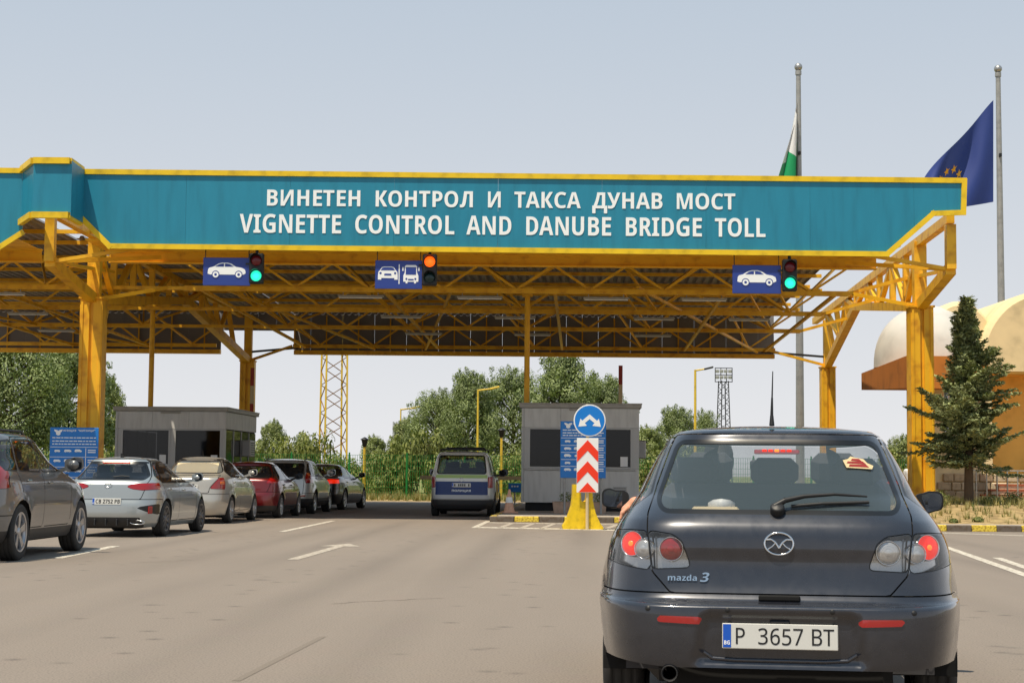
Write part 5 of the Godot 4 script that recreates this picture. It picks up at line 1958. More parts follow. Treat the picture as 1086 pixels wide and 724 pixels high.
func sub(parent: Node, called: String, s: Surf, m: Material, push := 0.0) -> MeshInstance3D:
	if s.T.size() == 0:
		return null
	return part(parent, called, s.to_mb(push), m, true)

var wheel_meshes := {}

func wheel(t: Node, x: float, z: float, r: float, w: float, side: float, spokes: int, m: Material) -> void:
	var key := "%0.3f_%0.3f_%d" % [r, w, spokes]
	var rr := r * 0.69
	if not wheel_meshes.has(key):
		var ax := Transform3D(Basis(Vector3(0, 0, 1), -PI / 2), Vector3.ZERO)      # lathe axis y -> +x
		var ty := mb()
		var h := w * 0.5
		var pr := [Vector2(rr - 0.01, -h + 0.015), Vector2(rr + 0.01, -h + 0.004), Vector2((rr + r) * 0.5, -h), Vector2(r - 0.022, -h + 0.006), Vector2(r - 0.006, -h + 0.022), Vector2(r, -h + 0.036)]
		for g in [-0.45, 0.0, 0.45]:
			var c: float = g * h
			pr.append_array([Vector2(r, c - 0.009), Vector2(r - 0.008, c - 0.007), Vector2(r - 0.008, c + 0.007), Vector2(r, c + 0.009)])
		pr.append_array([Vector2(r, h - 0.036), Vector2(r - 0.006, h - 0.022), Vector2(r - 0.022, h - 0.006), Vector2((rr + r) * 0.5, h), Vector2(rr + 0.01, h - 0.004), Vector2(rr - 0.01, h - 0.015)])
		ty.lathe(ax, pr, 44)
		var ri := mb()
		ri.lathe(ax, [Vector2(rr - 0.02, -h + 0.02), Vector2(rr - 0.03, 0), Vector2(rr - 0.02, h - 0.03), Vector2(rr + 0.006, h - 0.012), Vector2(rr + 0.004, h - 0.003), Vector2(rr - 0.018, h - 0.012)], 40)
		ri.lathe(ax, [Vector2(0.0, h - 0.012), Vector2(0.045, h - 0.014), Vector2(0.06, h - 0.03), Vector2(0.07, h - 0.06)], 20)
		for k in spokes:
			var a := TAU * k / spokes
			var d := Vector3(0, cos(a), sin(a)); var sd := Vector3(0, -sin(a), cos(a))
			var n0 := 0.034 if spokes <= 6 else 0.016
			var n1 := 0.05 if spokes <= 6 else 0.02
			var A := d * 0.05 + Vector3(h - 0.03, 0, 0); var B := d * (rr - 0.012) + Vector3(h - 0.016, 0, 0)
			var T := Vector3(-0.03, 0, 0)
			ri.hexa([A + T - sd * n0, A + T + sd * n0, B + T + sd * n1, B + T - sd * n1, A - sd * n0, A + sd * n0, B + sd * n1, B - sd * n1])
		var disc := mb().lathe(ax, [Vector2(0.0, h - 0.085), Vector2(rr * 0.75, h - 0.085), Vector2(rr - 0.02, h - 0.12)], 28)
		wheel_meshes[key] = [ty.mesh(), ri.mesh(), disc.mesh()]
	var q: Array = wheel_meshes[key]
	var o := shared(t, "wheel", q[1], m, Transform3D(Basis(Vector3.UP, 0.0 if side > 0 else PI), Vector3(x, r, z)))
	shared(o, "tyre", q[0], M.tyre, Transform3D())
	shared(o, "brake_disc", q[2], M.rim_dark if m != M.rim_dark else M.plastic, Transform3D())

func seat(t: Node, x: float, z: float, y: float, w: float, head: float, m: Material) -> void:
	var lean := Basis(Vector3.RIGHT, 0.28)
	var b := mb()
	b.cbox(Transform3D(Basis(), Vector3(x, y, z - 0.28)), Vector3(w, 0.16, 0.5), 0.05)
	b.cbox(Transform3D(lean, Vector3(x, y + 0.32, z + 0.08)), Vector3(w, 0.62, 0.15), 0.06)
	var s := part(t, "seat", b, m, true)
	if head > 0:
		var h := mb()
		h.cbox(Transform3D(lean, Vector3(x, y + 0.32 + head, z + 0.16)), Vector3(w * 0.56, 0.19, 0.11), 0.045)
		for k in [-0.06, 0.06]:
			h.tube(Vector3(x + k, y + 0.55, z + 0.14), Vector3(x + k, y + 0.34 + head, z + 0.16), 0.008, 0.008, 6)
		part(s, "headrest", h, m, true)

func plate(t: Node, at: Vector3, n: Vector3, text: String, bg := true, bold := true) -> void:
	var z := n.normalized()
	var x := Vector3.UP.cross(z).normalized()
	var f := Transform3D(Basis(x, z.cross(x), z), at)
	var p := part(t, "number_plate", mb().cbox(f.translated_local(Vector3(0, 0, 0.006)), Vector3(0.52, 0.114, 0.008), 0.003), M.plate_white, true)
	part(p, "blue_band", mb().cbox(f.translated_local(Vector3(-0.238, 0, 0.0112)), Vector3(0.036, 0.104, 0.002), 0.0004), M.plate_blue, true)
	if bg:
		lettering(p, "country_code", "BG", f.translated_local(Vector3(-0.238, -0.03, 0.0122)), 0.026, 0.018, M.letter, true, 0.001)
	if text != "":
		lettering(p, "registration", text, f.translated_local(Vector3(0.022, 0, 0.0102)), 0.44, 0.075, M.plate_text, bold, 0.0015)
	else:
		for i in 8:
			if i in [1, 6]: continue
			part(p, "small_print", mb().cbox(f.translated_local(Vector3(-0.18 + i * 0.055, 0, 0.011)), Vector3(0.035, 0.065, 0.002), 0.0004), M.plate_text, true)

func frame_ring(p: MB, f: Transform3D, rx: float, ry: float, r: float, n := 28) -> void:
	for i in n:
		var a := TAU * i / n; var b := TAU * (i + 1) / n
		p.tube(f * Vector3(cos(a) * rx, 0, sin(a) * ry), f * Vector3(cos(b) * rx, 0, sin(b) * ry), r, r, 6, false)

# A car in its own frame: rear bumper at z = 0, nose towards -z, wheels on y = 0.
func make_car(called: String, label: String, cat: String, sp: Dictionary, at: Vector3, heading: float, group := "") -> Node3D:
	var t := thing(called, label, cat, at, group)
	t.rotation.y = -heading
	var s := body_grid(sp)
	var whole := Surf.new()
	whole.P = s.P; whole.N = s.N; whole.T = s.T
	sp.whole = whole
	var rw: float = sp.rw
	# wheel openings
	for ax in [sp.ax_r, sp.ax_f]:
		cut(s, func(p: Vector3): return 1.0 if absf(p.x) < 0.42 else Vector2(p.z - ax, p.y - rw).length() - (rw + 0.05))
	# panes
	for w in sp.side_windows:
		for sd in [-1.0, 1.0]:
			var f := on_side(w, 0.03, sd)
			var fr := cut(s, grown(f, sp.seal))
			var gl := cut(fr, f)
			var pn := sub(t, "side_window", gl, sp.get("side_glass", M.glass), -0.004)
			if pn: sub(pn, "window_seal", fr, M.seal)
	var fw := on_front(sp.windscreen, 0.04, sp.rows[sp.rows.size() - 1][3] + 0.5)
	var frw := cut(s, grown(fw, 0.03))
	var wg := cut(frw, fw)
	var ws := sub(t, "windscreen", wg, M.glass, -0.004)
	if ws: sub(ws, "window_seal", frw, M.seal)
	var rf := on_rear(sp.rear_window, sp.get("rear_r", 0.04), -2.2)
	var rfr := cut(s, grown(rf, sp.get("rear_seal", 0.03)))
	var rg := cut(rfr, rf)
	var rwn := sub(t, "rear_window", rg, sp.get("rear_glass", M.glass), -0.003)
	if rwn: sub(rwn, "window_seal", rfr, M.seal)
	# lamps
	for l in sp.lamps:
		var sides := [1.0, -1.0]
		for sd in sides:
			var f := on_rear(l.poly if sd > 0 else mirror(l.poly), l.get("r", 0.015), l.get("zmin", -0.75))
			var ed := cut(s, grown(f, 0.006))
			var le := cut(ed, f)
			var lo := sub(t, l.get("name", "tail_light"), le, l.mat, -0.05 if l.has("cover") else 0.004)
			if lo:
				sub(lo, "lamp_rim", ed, M.seal, -0.004)
				if l.has("cover"):
					sub(lo, "lens_cover", le, l.cover, 0.003)
	for l in sp.get("front_lamps", []):
		for sd in [1.0, -1.0]:
			var le := cut(s, on_front(l if sd > 0 else mirror(l), 0.02, -2.5))
			sub(t, "headlight", le, M.lens_clear, 0.003)
	for l in sp.get("patches", []):         # named regions of the tail with their own material
		var le := cut(s, on_rear(l.poly, l.get("r", 0.01), l.get("zmin", -0.6)))
		sub(t, l.name, le, l.mat, l.get("push", 0.0))
	# shut lines
	var gapw: float = sp.get("gap", 0.005)
	for dpoly in sp.get("doors", []):
		for sd in [-1.0, 1.0]:
			var dl := cut_line(s, on_side(dpoly, 0.03, sd), gapw)
			sub(t, "shut_line", dl[0], M.gap, -0.008)
			merge(s, dl[1])
	if sp.has("tailgate"):
		var tg := on_rear(sp.tailgate, 0.03, -1.0)
		var gl2 := cut_line(s, tg, gapw)
		sub(t, "shut_line", gl2[0], M.gap, -0.008)
		sub(t, "tailgate", gl2[1], sp.paint)
	if sp.has("tail_edge"):         # the bumper skin ends above the road; exhaust and tyres show below it
		cut(s, func(p: Vector3): return maxf(p.y - sp.tail_edge - 0.02 * smoothstep(0.5, 0.8, absf(p.x)), sp.ax_r + sp.rw - p.z))
	if sp.has("cladding"):
		sub(t, "lower_cladding", cut(s, func(p: Vector3): return p.y - sp.cladding), M.plastic)
	if sp.has("bumper_y"):
		var zb: float = sp.ax_r + sp.rw * 0.8
		var bl2 := cut_line(s, func(p: Vector3): return maxf(p.y - sp.bumper_y, zb - p.z), gapw)
		sub(t, "shut_line", bl2[0], M.gap, -0.008)
		sub(t, "rear_bumper", bl2[1], sp.get("bumper_paint", sp.paint))
	sub(t, "body", s, sp.paint)
	# underbody, wheel arches, wheels
	var W: float = sp.rows[3][1]
	var L: float = -sp.rows[3][3]
	part(t, "underbody", mb().cbox(Transform3D(Basis(), Vector3(0, rw * 0.62 + 0.05, -L * 0.5)), Vector3(1.05, 0.2, L - 0.5), 0.05), M.gap, true)
	for ax in [sp.ax_r, sp.ax_f]:
		for sd in [-1.0, 1.0]:
			var b := mb()
			var n := 20
			for k in n:
				var a0 := -0.15 + (PI + 0.3) * k / n; var a1 := -0.15 + (PI + 0.3) * (k + 1) / n
				var R := rw + 0.052
				var p0 := Vector3(sd * (W - 0.03), rw + sin(a0) * R, ax + cos(a0) * R); var p1 := Vector3(sd * (W - 0.03), rw + sin(a1) * R, ax + cos(a1) * R)
				var i0 := Vector3(sd * 0.45, p0.y, p0.z); var i1 := Vector3(sd * 0.45, p1.y, p1.z)
				b.quad(p0, p1, i1, i0)
				b.tri(i0, i1, Vector3(sd * 0.45, rw, ax))
			part(t, "wheel_arch", b, M.gap, true)
			wheel(t, sd * (sp.track - sp.tw * 0.5), ax, rw, sp.tw, sd, sp.spokes, sp.rim)
	# cabin
	var zs: float = sp.seat_z
	var ys: float = sp.seat_y
	for x in [-0.36, 0.36]:
		seat(t, x, zs, ys, 0.48, 0.40, M.interior)
	seat(t, 0.0, zs + 0.95, ys + 0.02, 1.2, 0.0, M.interior)
	for x in [-0.42, 0.0, 0.42]:
		part(t, "headrest", mb().cbox(Transform3D(Basis(Vector3.RIGHT, 0.3), Vector3(x, ys + 0.70, zs + 1.12)), Vector3(0.25, 0.15, 0.1), 0.04), M.interior, true)
	part(t, "dashboard", mb().cbox(Transform3D(Basis(Vector3.RIGHT, 0.1), Vector3(0, sp.belt - 0.10, zs - 0.95)), Vector3(1.3, 0.22, 0.55), 0.08), M.interior, true)
	part(t, "cabin_floor", mb().box(-0.72, 0.28, sp.rows[4][3] + 0.9, 0.72, 0.32, -0.35), M.interior, true)
	for x in [-1.0, 1.0]:
		part(t, "door_trim", mb().box(x * (W - 0.12) - 0.02, 0.3, zs - 0.9, x * (W - 0.12) + 0.02, sp.belt - 0.04, zs + 1.1), M.interior, true)
	part(t, "parcel_shelf", mb().box(-0.55, sp.belt - 0.08, zs + 1.18, 0.55, sp.belt - 0.06, sp.shelf_z), M.interior, true)
	var st := mb()
	frame_ring(st, Transform3D(Basis(Vector3.RIGHT, 1.15), Vector3(-0.36, sp.belt + 0.0, zs - 0.62)), 0.18, 0.18, 0.016, 20)
	part(t, "steering_wheel", st, M.interior, true)
	part(t, "rear_view_mirror", mb().cbox(Transform3D(Basis(), Vector3(0, sp.rows[sp.rows.size() - 1][0] - 0.16, zs - 0.75)), Vector3(0.24, 0.07, 0.03), 0.012), M.interior, true)
	# door mirrors
	for sd in [-1.0, 1.0]:
		var mz: float = sp.mirror_z
		var mx: float = sp.mirror_x
		var my: float = sp.belt + sp.get("mirror_up", 0.09)
		var ms: float = sp.get("mirror_s", 1.0)
		var out2 := []
		for k in 32:
			var an := TAU * k / 32
			out2.append(Vector2(signf(cos(an)) * pow(absf(cos(an)), 0.55) * 0.108, signf(sin(an)) * pow(absf(sin(an)), 0.55) * 0.078 + (0.012 if cos(an) * sd > 0 else -0.004)) * ms)
		var hm := mb().prism(Transform3D(Basis(), Vector3(sd * mx, my, mz + 0.03)), PackedVector2Array(out2), 0.045)
		hm.ball(Vector3(sd * mx, my, mz - 0.012), Vector3(0.103, 0.073, 0.062) * ms, 18)
		hm.beam(Vector3(sd * (mx - 0.08), my - 0.04, mz), Vector3(sd * (mx - 0.22), my - 0.09, mz - 0.01), 0.05, 0.05)
		var mo := part(t, "door_mirror", hm, sp.get("mirror_paint", sp.paint), true)
		part(mo, "mirror_glass", mb().prism(Transform3D(Basis().rotated(Vector3.UP, sd * -0.12).scaled(Vector3(0.86, 0.86, 1.0)), Vector3(sd * mx, my, mz + 0.036)), PackedVector2Array(out2), 0.003), M.mirror, true)
	# door handles
	for h in sp.get("handles", []):
		for sd in [-1.0, 1.0]:
			var q := pick(whole, h[0], h[1], int(sd))
			part(t, "door_handle", mb().cbox(Transform3D(Basis(), q[0] + Vector3(sd * 0.015, 0, 0)), Vector3(0.03, 0.03, 0.17), 0.012), sp.get("handle_paint", sp.paint), true)
	return t

func side_windows(yb: float, yt: float, zAb: float, zAt: float, zB: float, zCt: float, zCb: float) -> Array:
	return [[Vector2(zAb, yb), Vector2(zAt, yt), Vector2(zB - 0.035, yt + 0.012), Vector2(zB - 0.035, yb)], [Vector2(zB + 0.035, yb), Vector2(zB + 0.035, yt + 0.012), Vector2(zCt, yt - 0.005), Vector2(zCb, yb + 0.07), Vector2(zCb - 0.1, yb + 0.005)]]

func doors_for(yb: float, yt: float, y0: float, zAb: float, zAt: float, zB: float, zCt: float, zCb: float) -> Array:
	return [[Vector2(zAb - 0.06, y0), Vector2(zAb - 0.08, yb - 0.05), Vector2(zAt - 0.06, yt + 0.04), Vector2(zB, yt + 0.05), Vector2(zB, y0)], [Vector2(zB, y0), Vector2(zB, yt + 0.05), Vector2(zCt + 0.03, yt + 0.03), Vector2(zCb + 0.04, yb + 0.05), Vector2(zCb - 0.12, yb - 0.3), Vector2(zCb - 0.3, y0)]]

func hero_spec() -> Dictionary:
	var rows := [[0.20, 0.79, -0.14, -4.20], [0.27, 0.83, -0.05, -4.34], [0.36, 0.855, -0.012, -4.41], [0.48, 0.868, 0.0, -4.42], [0.575, 0.876, -0.003, -4.40], [0.604, 0.877, -0.010, -4.39], [0.614, 0.877, -0.03, -4.39], [0.622, 0.876, -0.085, -4.38], [0.66, 0.875, -0.112, -4.37], [0.74, 0.868, -0.135, -4.28], [0.80, 0.858, -0.148, -4.15], [0.86, 0.842, -0.152, -3.92], [0.91, 0.822, -0.158, -3.65], [0.96, 0.793, -0.178, -3.40], [1.00, 0.765, -0.21, -3.15], [1.06, 0.735, -0.275, -2.95], [1.15, 0.692, -0.375, -2.68], [1.25, 0.64, -0.49, -2.40], [1.33, 0.592, -0.585, -2.16], [1.375, 0.558, -0.628, -2.0], [1.405, 0.528, -0.645, -1.9], [1.425, 0.49, -0.68, -1.82]]
	var rec := shape2(vvz([-0.40, 0.33, 0.40, 0.33, 0.345, 0.575, -0.345, 0.575]), 0.03)
	var latch := shape2(vvz([-0.12, 0.60, 0.12, 0.60, 0.09, 0.66, -0.09, 0.66]), 0.015)
	var disp := func(p: Vector3) -> Vector3:
		if p.z > -0.35:
			var v := Vector2(p.x, p.y)
			p.z -= 0.035 * (1.0 - smoothstep(-0.03, 0.012, rec.call(v)))
			# soft crease across the tailgate below the badge
			if p.y > 0.66 and p.y < 0.86:
				p.z -= 0.012 * sin(PI * (p.y - 0.66) / 0.2) * (1.0 - pow(clampf(absf(p.x) / 0.62, 0, 1), 4.0))
		return p
	var lamp_out := vvz([0.594, 0.758, 0.70, 0.77, 0.90, 0.81, 0.90, 0.885, 0.80, 0.925, 0.70, 0.936, 0.616, 0.934])
	var lamp_in := vvz([0.408, 0.772, 0.450, 0.888, 0.492, 0.92, 0.606, 0.936, 0.584, 0.764])
	return {"cell": 0.022, "k1": 34, "k2": 30, "rows": rows, "crown": 0.034, "belt": 0.99, "eR": 6.4, "eRtop": 4.0, "eF": 4.4, "eFtop": 3.2, "ax_r": -0.83, "ax_f": -3.47, "rw": 0.318, "tw": 0.205, "track": 0.85, "flare": 0.012, "disp": disp,
		"side_windows": side_windows(1.0, 1.36, -2.95, -2.02, -1.72, -0.86, -0.52), "doors": doors_for(1.0, 1.36, 0.30, -2.95, -2.02, -1.70, -0.86, -0.62), "seal": 0.018,
		"windscreen": vvz([-0.66, 1.0, 0.66, 1.0, 0.52, 1.37, -0.52, 1.37]), "rear_window": vvz([-0.54, 1.04, 0.54, 1.04, 0.56, 1.09, 0.478, 1.355, -0.478, 1.355, -0.56, 1.09]), "rear_r": 0.045, "rear_seal": 0.022,
		"lamps": [{"poly": lamp_out, "mat": M.lamp_housing, "cover": M.cover, "zmin": -0.55, "r": 0.02}, {"poly": lamp_in, "mat": M.lamp_housing, "cover": M.cover, "r": 0.015}],
		"tailgate": vvz([-0.50, 0.655, 0.50, 0.655, 0.588, 0.75, 0.613, 0.945, 0.615, 1.02, 0.585, 1.15, 0.53, 1.33, 0.50, 1.405, -0.50, 1.405, -0.53, 1.33, -0.585, 1.15, -0.615, 1.02, -0.613, 0.945, -0.588, 0.75]),
		"patches": [{"name": "reflector", "poly": vvz([-0.565, 0.528, -0.345, 0.522, -0.352, 0.556, -0.548, 0.558]), "mat": M.lens_red, "push": 0.006}, {"name": "reflector", "poly": vvz([0.565, 0.528, 0.345, 0.522, 0.352, 0.556, 0.548, 0.558]), "mat": M.lens_red, "push": 0.006}],
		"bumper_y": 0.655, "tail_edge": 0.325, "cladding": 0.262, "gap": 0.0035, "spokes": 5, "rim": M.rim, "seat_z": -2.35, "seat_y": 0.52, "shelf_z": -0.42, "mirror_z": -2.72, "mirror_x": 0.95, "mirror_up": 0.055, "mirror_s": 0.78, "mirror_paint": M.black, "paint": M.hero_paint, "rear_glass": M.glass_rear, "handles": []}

func vvz(a: Array) -> Array:
	return vv(a)

func hero_details(t: Node3D, sp: Dictionary) -> void:
	var w: Surf = sp.whole
	# round lamps behind the smoked covers
	for q in [[-0.504, 0.853, 0.052, M.lens_red, "reflector_lamp"], [-0.645, 0.856, 0.043, M.lens_clear, "indicator_lamp"], [-0.712, 0.878, 0.055, M.brake_lit, "brake_lamp"], [0.504, 0.848, 0.052, M.lens_clear, "reversing_lamp"], [0.645, 0.848, 0.043, M.lens_clear, "indicator_lamp"], [0.712, 0.878, 0.055, M.brake_lit, "brake_lamp"]]:
		var k := pick(w, q[0], q[1])
		var f := facing(k[0] - k[1] * 0.034, (k[1] * 0.6 + Vector3(0, 0, 0.6)).normalized())
		var r: float = q[2]
		var lamp := part(t, q[4], mb().lathe(f, [Vector2(r, -0.02), Vector2(r, 0.004), Vector2(r * 0.93, 0.012), Vector2(r * 0.82, 0.008), Vector2(r * 0.76, 0.017), Vector2(r * 0.62, 0.012), Vector2(r * 0.55, 0.021), Vector2(r * 0.40, 0.015), Vector2(r * 0.3, 0.023), Vector2(0.0, 0.024)], 32), q[3], true)
		part(lamp, "lamp_bezel", mb().lathe(f, [Vector2(r * 1.13, -0.01), Vector2(r * 1.12, 0.010), Vector2(r * 1.05, 0.014), Vector2(r * 1.0, 0.008)], 32), M.chrome, true)
		if q[3] == M.brake_lit:
			part(lamp, "lamp_bulb", mb().lathe(f.translated_local(Vector3(0, 0.014, 0)), [Vector2(r * 0.34, 0), Vector2(r * 0.28, 0.008), Vector2(r * 0.15, 0.012), Vector2(0, 0.013)], 20), M.bulb_lit, true)
	# thin chrome line round the lamp covers
	# high-level brake light inside the top of the rear glass
	var hb := pick(w, 0.0, 1.325)
	var hf := facing(hb[0] - hb[1] * 0.012, hb[1])
	var hbl := part(t, "high_brake_light", mb().cbox(hf, Vector3(0.22, 0.012, 0.03), 0.005), M.lens_red, true)
	for i in 5:
		part(hbl, "lamp_diode", mb().cbox(hf.translated_local(Vector3(-0.06 + i * 0.03, 0.008, 0)), Vector3(0.022, 0.006, 0.016), 0.002), M.bulb_lit if i == 2 else M.brake_lit, true)
	# badge: ring and spread wing
	var bk := pick(w, 0.0, 0.885)
	var bf := facing(bk[0] + bk[1] * 0.006, bk[1])
	var bd := mb()
	frame_ring(bd, bf, 0.066, 0.051, 0.0055, 36)
	var wing := [Vector2(-0.060, 0.018), Vector2(-0.035, 0.020), Vector2(-0.016, 0.006), Vector2(0.0, -0.02), Vector2(0.016, 0.006), Vector2(0.035, 0.020), Vector2(0.060, 0.018)]
	for i in wing.size() - 1:
		bd.tube(bf * Vector3(wing[i].x, 0, -wing[i].y), bf * Vector3(wing[i + 1].x, 0, -wing[i + 1].y), 0.0055, 0.0055, 6)
	for i in range(1, 5):
		pass
	var low := [Vector2(-0.052, -0.026), Vector2(-0.03, -0.012), Vector2(-0.016, 0.004)]
	for sgn in [-1.0, 1.0]:
		for i in 2:
			bd.tube(bf * Vector3(low[i].x * sgn, 0, -low[i].y), bf * Vector3(low[i + 1].x * sgn, 0, -low[i + 1].y), 0.004, 0.004, 6)
	part(t, "badge", bd, M.chrome, true)
	# model lettering
	var tk := pick(w, -0.41, 0.722)
	var tz: Vector3 = tk[1]
	var tx := Vector3.UP.cross(tz).normalized()
	var tf := Transform3D(Basis(tx, tz.cross(tx), tz), tk[0] + tz * 0.003)
	lettering(t, "model_lettering", "mazda", tf.translated_local(Vector3(-0.035, 0, 0)), 0.135, 0.03, M.chrome, true, 0.004)
	lettering(t, "model_lettering", "3", tf.translated_local(Vector3(0.07, 0.004, 0)) * Transform3D(Basis(Vector3(1, 0, 0), Vector3(0.28, 1, 0), Vector3(0, 0, 1)), Vector3.ZERO), 0.036, 0.045, M.chrome, true, 0.004)
	# number plate in its recess, lamps over it, latch
	plate(t, Vector3(0.0, 0.472, pick(w, 0.0, 0.472)[0].z + 0.012), Vector3(0, 0.06, 1), "P  3657 BT", true, false)
	part(t, "plate_lamp", mb().cbox(Transform3D(Basis(), Vector3(0.0, 0.535, pick(w, 0.0, 0.535)[0].z + 0.006)), Vector3(0.09, 0.014, 0.02), 0.005), M.plastic, true)
	part(t, "latch_shade_block", mb().cbox(Transform3D(Basis(), Vector3(0.0, 0.640, pick(w, 0.0, 0.64)[0].z + 0.006)), Vector3(0.19, 0.026, 0.03), 0.006), M.gap, true)  # black block painted as the shade of the latch notch; no recess is cut
	# parking sensors
	for x in [-0.60, -0.235, 0.235, 0.60]:
		var k := pick(w, x, 0.588)
		part(t, "parking_sensor", mb().lathe(facing(k[0], k[1]), [Vector2(0.012, -0.004), Vector2(0.012, 0.003), Vector2(0.0, 0.004)], 14), M.black, true)
	# crease bars of the lower bumper
	for sgn in [-1.0, 1.0]:
		var pts := []
		for q in [[0.345, 0.395], [0.305, 0.368], [0.2, 0.362], [0.1, 0.362], [0.0, 0.362]]:
			var k := pick(w, q[0] * sgn, q[1])
			pts.append(k[0] + Vector3(0, 0, 0.008))
		part(t, "bumper_crease", mb().path(pts, 0.009, 8), M.hero_paint, true)
	# exhaust
	part(t, "exhaust", mb().lathe(Transform3D(Basis(Vector3.RIGHT, PI / 2), Vector3(-0.50, 0.295, -0.14)), [Vector2(0.03, 0.1), Vector2(0.034, 0.12), Vector2(0.038, 0.118), Vector2(0.038, -0.2)], 20), M.plastic, true)
	part(t, "silencer", mb().cbox(Transform3D(Basis(), Vector3(-0.15, 0.30, -0.5)), Vector3(0.95, 0.17, 0.3), 0.06), M.plastic, true)
	part(t, "tow_eye", mb().path([Vector3(0.5, 0.26, -0.09), Vector3(0.5, 0.23, -0.06), Vector3(0.54, 0.22, -0.06), Vector3(0.545, 0.26, -0.09)], 0.009, 6), M.plastic, true)
	# wiper across the glass
	var wp := []
	for q in [[-0.02, 1.035, 0.028], [0.03, 1.055, 0.04], [0.12, 1.075, 0.04], [0.26, 1.088, 0.036], [0.41, 1.085, 0.026]]:
		var k := pick(w, q[0], q[1])
		wp.append(k[0] + k[1] * q[2])
	var wb := mb()
	for i in wp.size() - 1:
		wb.tube(wp[i], wp[i + 1], 0.016 - 0.0028 * i, 0.0132 - 0.0028 * i, 10)
	var k0 := pick(w, -0.005, 1.03)
	wb.lathe(facing(k0[0], k0[1]), [Vector2(0.034, -0.01), Vector2(0.034, 0.03), Vector2(0.026, 0.04), Vector2(0, 0.042)], 18)
	var wiper := part(t, "rear_wiper", wb, M.black, true)
	var bl := mb()
	var bp := []
	for q in [[0.06, 1.05, 0.01], [0.2, 1.062, 0.012], [0.42, 1.07, 0.012]]:
		var k := pick(w, q[0], q[1])
		bp.append(k[0] + k[1] * q[2])
	bl.path(bp, 0.009, 6)
	part(wiper, "wiper_blade", bl, M.black, true)
	# aerial on the rear of the roof
	var an := Vector3(-0.02, 1.452, -0.80)
	part(t, "aerial", mb().tube(an, an + Vector3(0, 0.05, -0.012), 0.014, 0.009, 10).tube(an + Vector3(0, 0.05, -0.012), an + Vector3(0.002, 0.14, -0.02), 0.008, 0.005, 8).tube(an + Vector3(0.002, 0.14, -0.02), an + Vector3(0.006, 0.275, -0.03), 0.0042, 0.0025, 8), M.black, true)
	# sticker on the glass
	var sk := pick(w, 0.385, 1.262)
	var sz: Vector3 = sk[1]
	var sx := Vector3.UP.cross(sz).normalized()
	var sf := Transform3D(Basis(sx, sz.cross(sx), sz), sk[0] + sz * 0.004)
	var stk := flat(t, "glass_sticker", vv([-0.068, -0.035, 0.06, -0.045, 0.075, -0.02, 0.05, 0.0, 0.04, 0.03, 0.0, 0.04, -0.02, 0.05, -0.04, 0.03, -0.07, 0.02]), sf, M.barrier_cream, 0.001)
	for q in [[-0.055, -0.028, 0.048, -0.012], [-0.058, -0.004, 0.04, 0.01], [-0.03, 0.016, 0.026, 0.03]]:
		flat(stk, "sticker_print", vv([q[0], q[1], q[2], q[1] - 0.006, q[2] - 0.01, q[3], q[0] + 0.01, q[3]]), sf.translated_local(Vector3(0, 0, 0.0015)), M.sticker_red, 0.0008)

# ------------------------------------------------------------------ the cars in the picture
func hatch_spec() -> Dictionary:
	var rows := [[0.18, 0.80, -0.12, -4.15], [0.28, 0.86, -0.03, -4.27], [0.42, 0.885, 0.0, -4.31], [0.58, 0.895, -0.01, -4.30], [0.68, 0.90, -0.045, -4.26], [0.78, 0.897, -0.06, -4.08], [0.87, 0.88, -0.075, -3.78], [0.94, 0.855, -0.09, -3.42], [1.0, 0.822, -0.135, -3.15], [1.08, 0.768, -0.25, -2.86], [1.18, 0.70, -0.40, -2.56], [1.28, 0.632, -0.52, -2.26], [1.345, 0.585, -0.575, -2.04], [1.385, 0.54, -0.60, -1.9], [1.412, 0.49, -0.64, -1.8]]
	return {"cell": 0.05, "k1": 22, "k2": 20, "rows": rows, "crown": 0.035, "belt": 0.98, "eR": 6.4, "eRtop": 4.2, "eF": 4.4, "eFtop": 3.2, "ax_r": -0.80, "ax_f": -3.45, "rw": 0.325, "tw": 0.215, "track": 0.895, "flare": 0.012,
		"side_windows": side_windows(0.99, 1.34, -2.92, -2.02, -1.72, -0.88, -0.58), "doors": doors_for(0.99, 1.34, 0.28, -2.92, -2.02, -1.70, -0.88, -0.66), "seal": 0.022,
		"windscreen": vv([-0.70, 1.0, 0.70, 1.0, 0.53, 1.36, -0.53, 1.36]), "rear_window": vv([-0.60, 1.05, 0.60, 1.05, 0.63, 1.09, 0.50, 1.31, -0.50, 1.31, -0.63, 1.09]), "rear_seal": 0.03,
		"lamps": [{"poly": vv([0.33, 0.905, 0.45, 0.955, 0.66, 0.965, 0.95, 0.975, 0.95, 0.865, 0.62, 0.845, 0.45, 0.865]), "mat": M.lens_red, "zmin": -0.5}],
		"tailgate": vv([-0.60, 0.68, 0.60, 0.68, 0.66, 0.85, 0.70, 1.02, 0.66, 1.12, 0.55, 1.36, 0.5, 1.395, -0.5, 1.395, -0.55, 1.36, -0.66, 1.12, -0.70, 1.02, -0.66, 0.85]),
		"front_lamps": [vv([0.5, 0.66, 0.9, 0.74, 0.9, 0.82, 0.55, 0.75])],
		"bumper_y": 0.68, "gap": 0.006, "spokes": 10, "rim": M.rim_dark, "seat_z": -2.3, "seat_y": 0.52, "shelf_z": -0.42, "mirror_z": -2.7, "mirror_x": 0.98, "handles": [[-2.0, 0.84], [-1.0, 0.86]]}

func scaled_rows(rows: Array, L: float, W: float, H: float) -> Array:
	var l0: float = -rows[2][3]; var h0: float = rows[rows.size() - 1][0] + 0.035
	var w0 := 0.0
	for r in rows: w0 = maxf(w0, r[1])
	var o := []
	for r in rows:
		o.append([r[0] * H / h0, r[1] * W * 0.5 / w0, r[2] * L / l0, r[3] * L / l0])
	return o

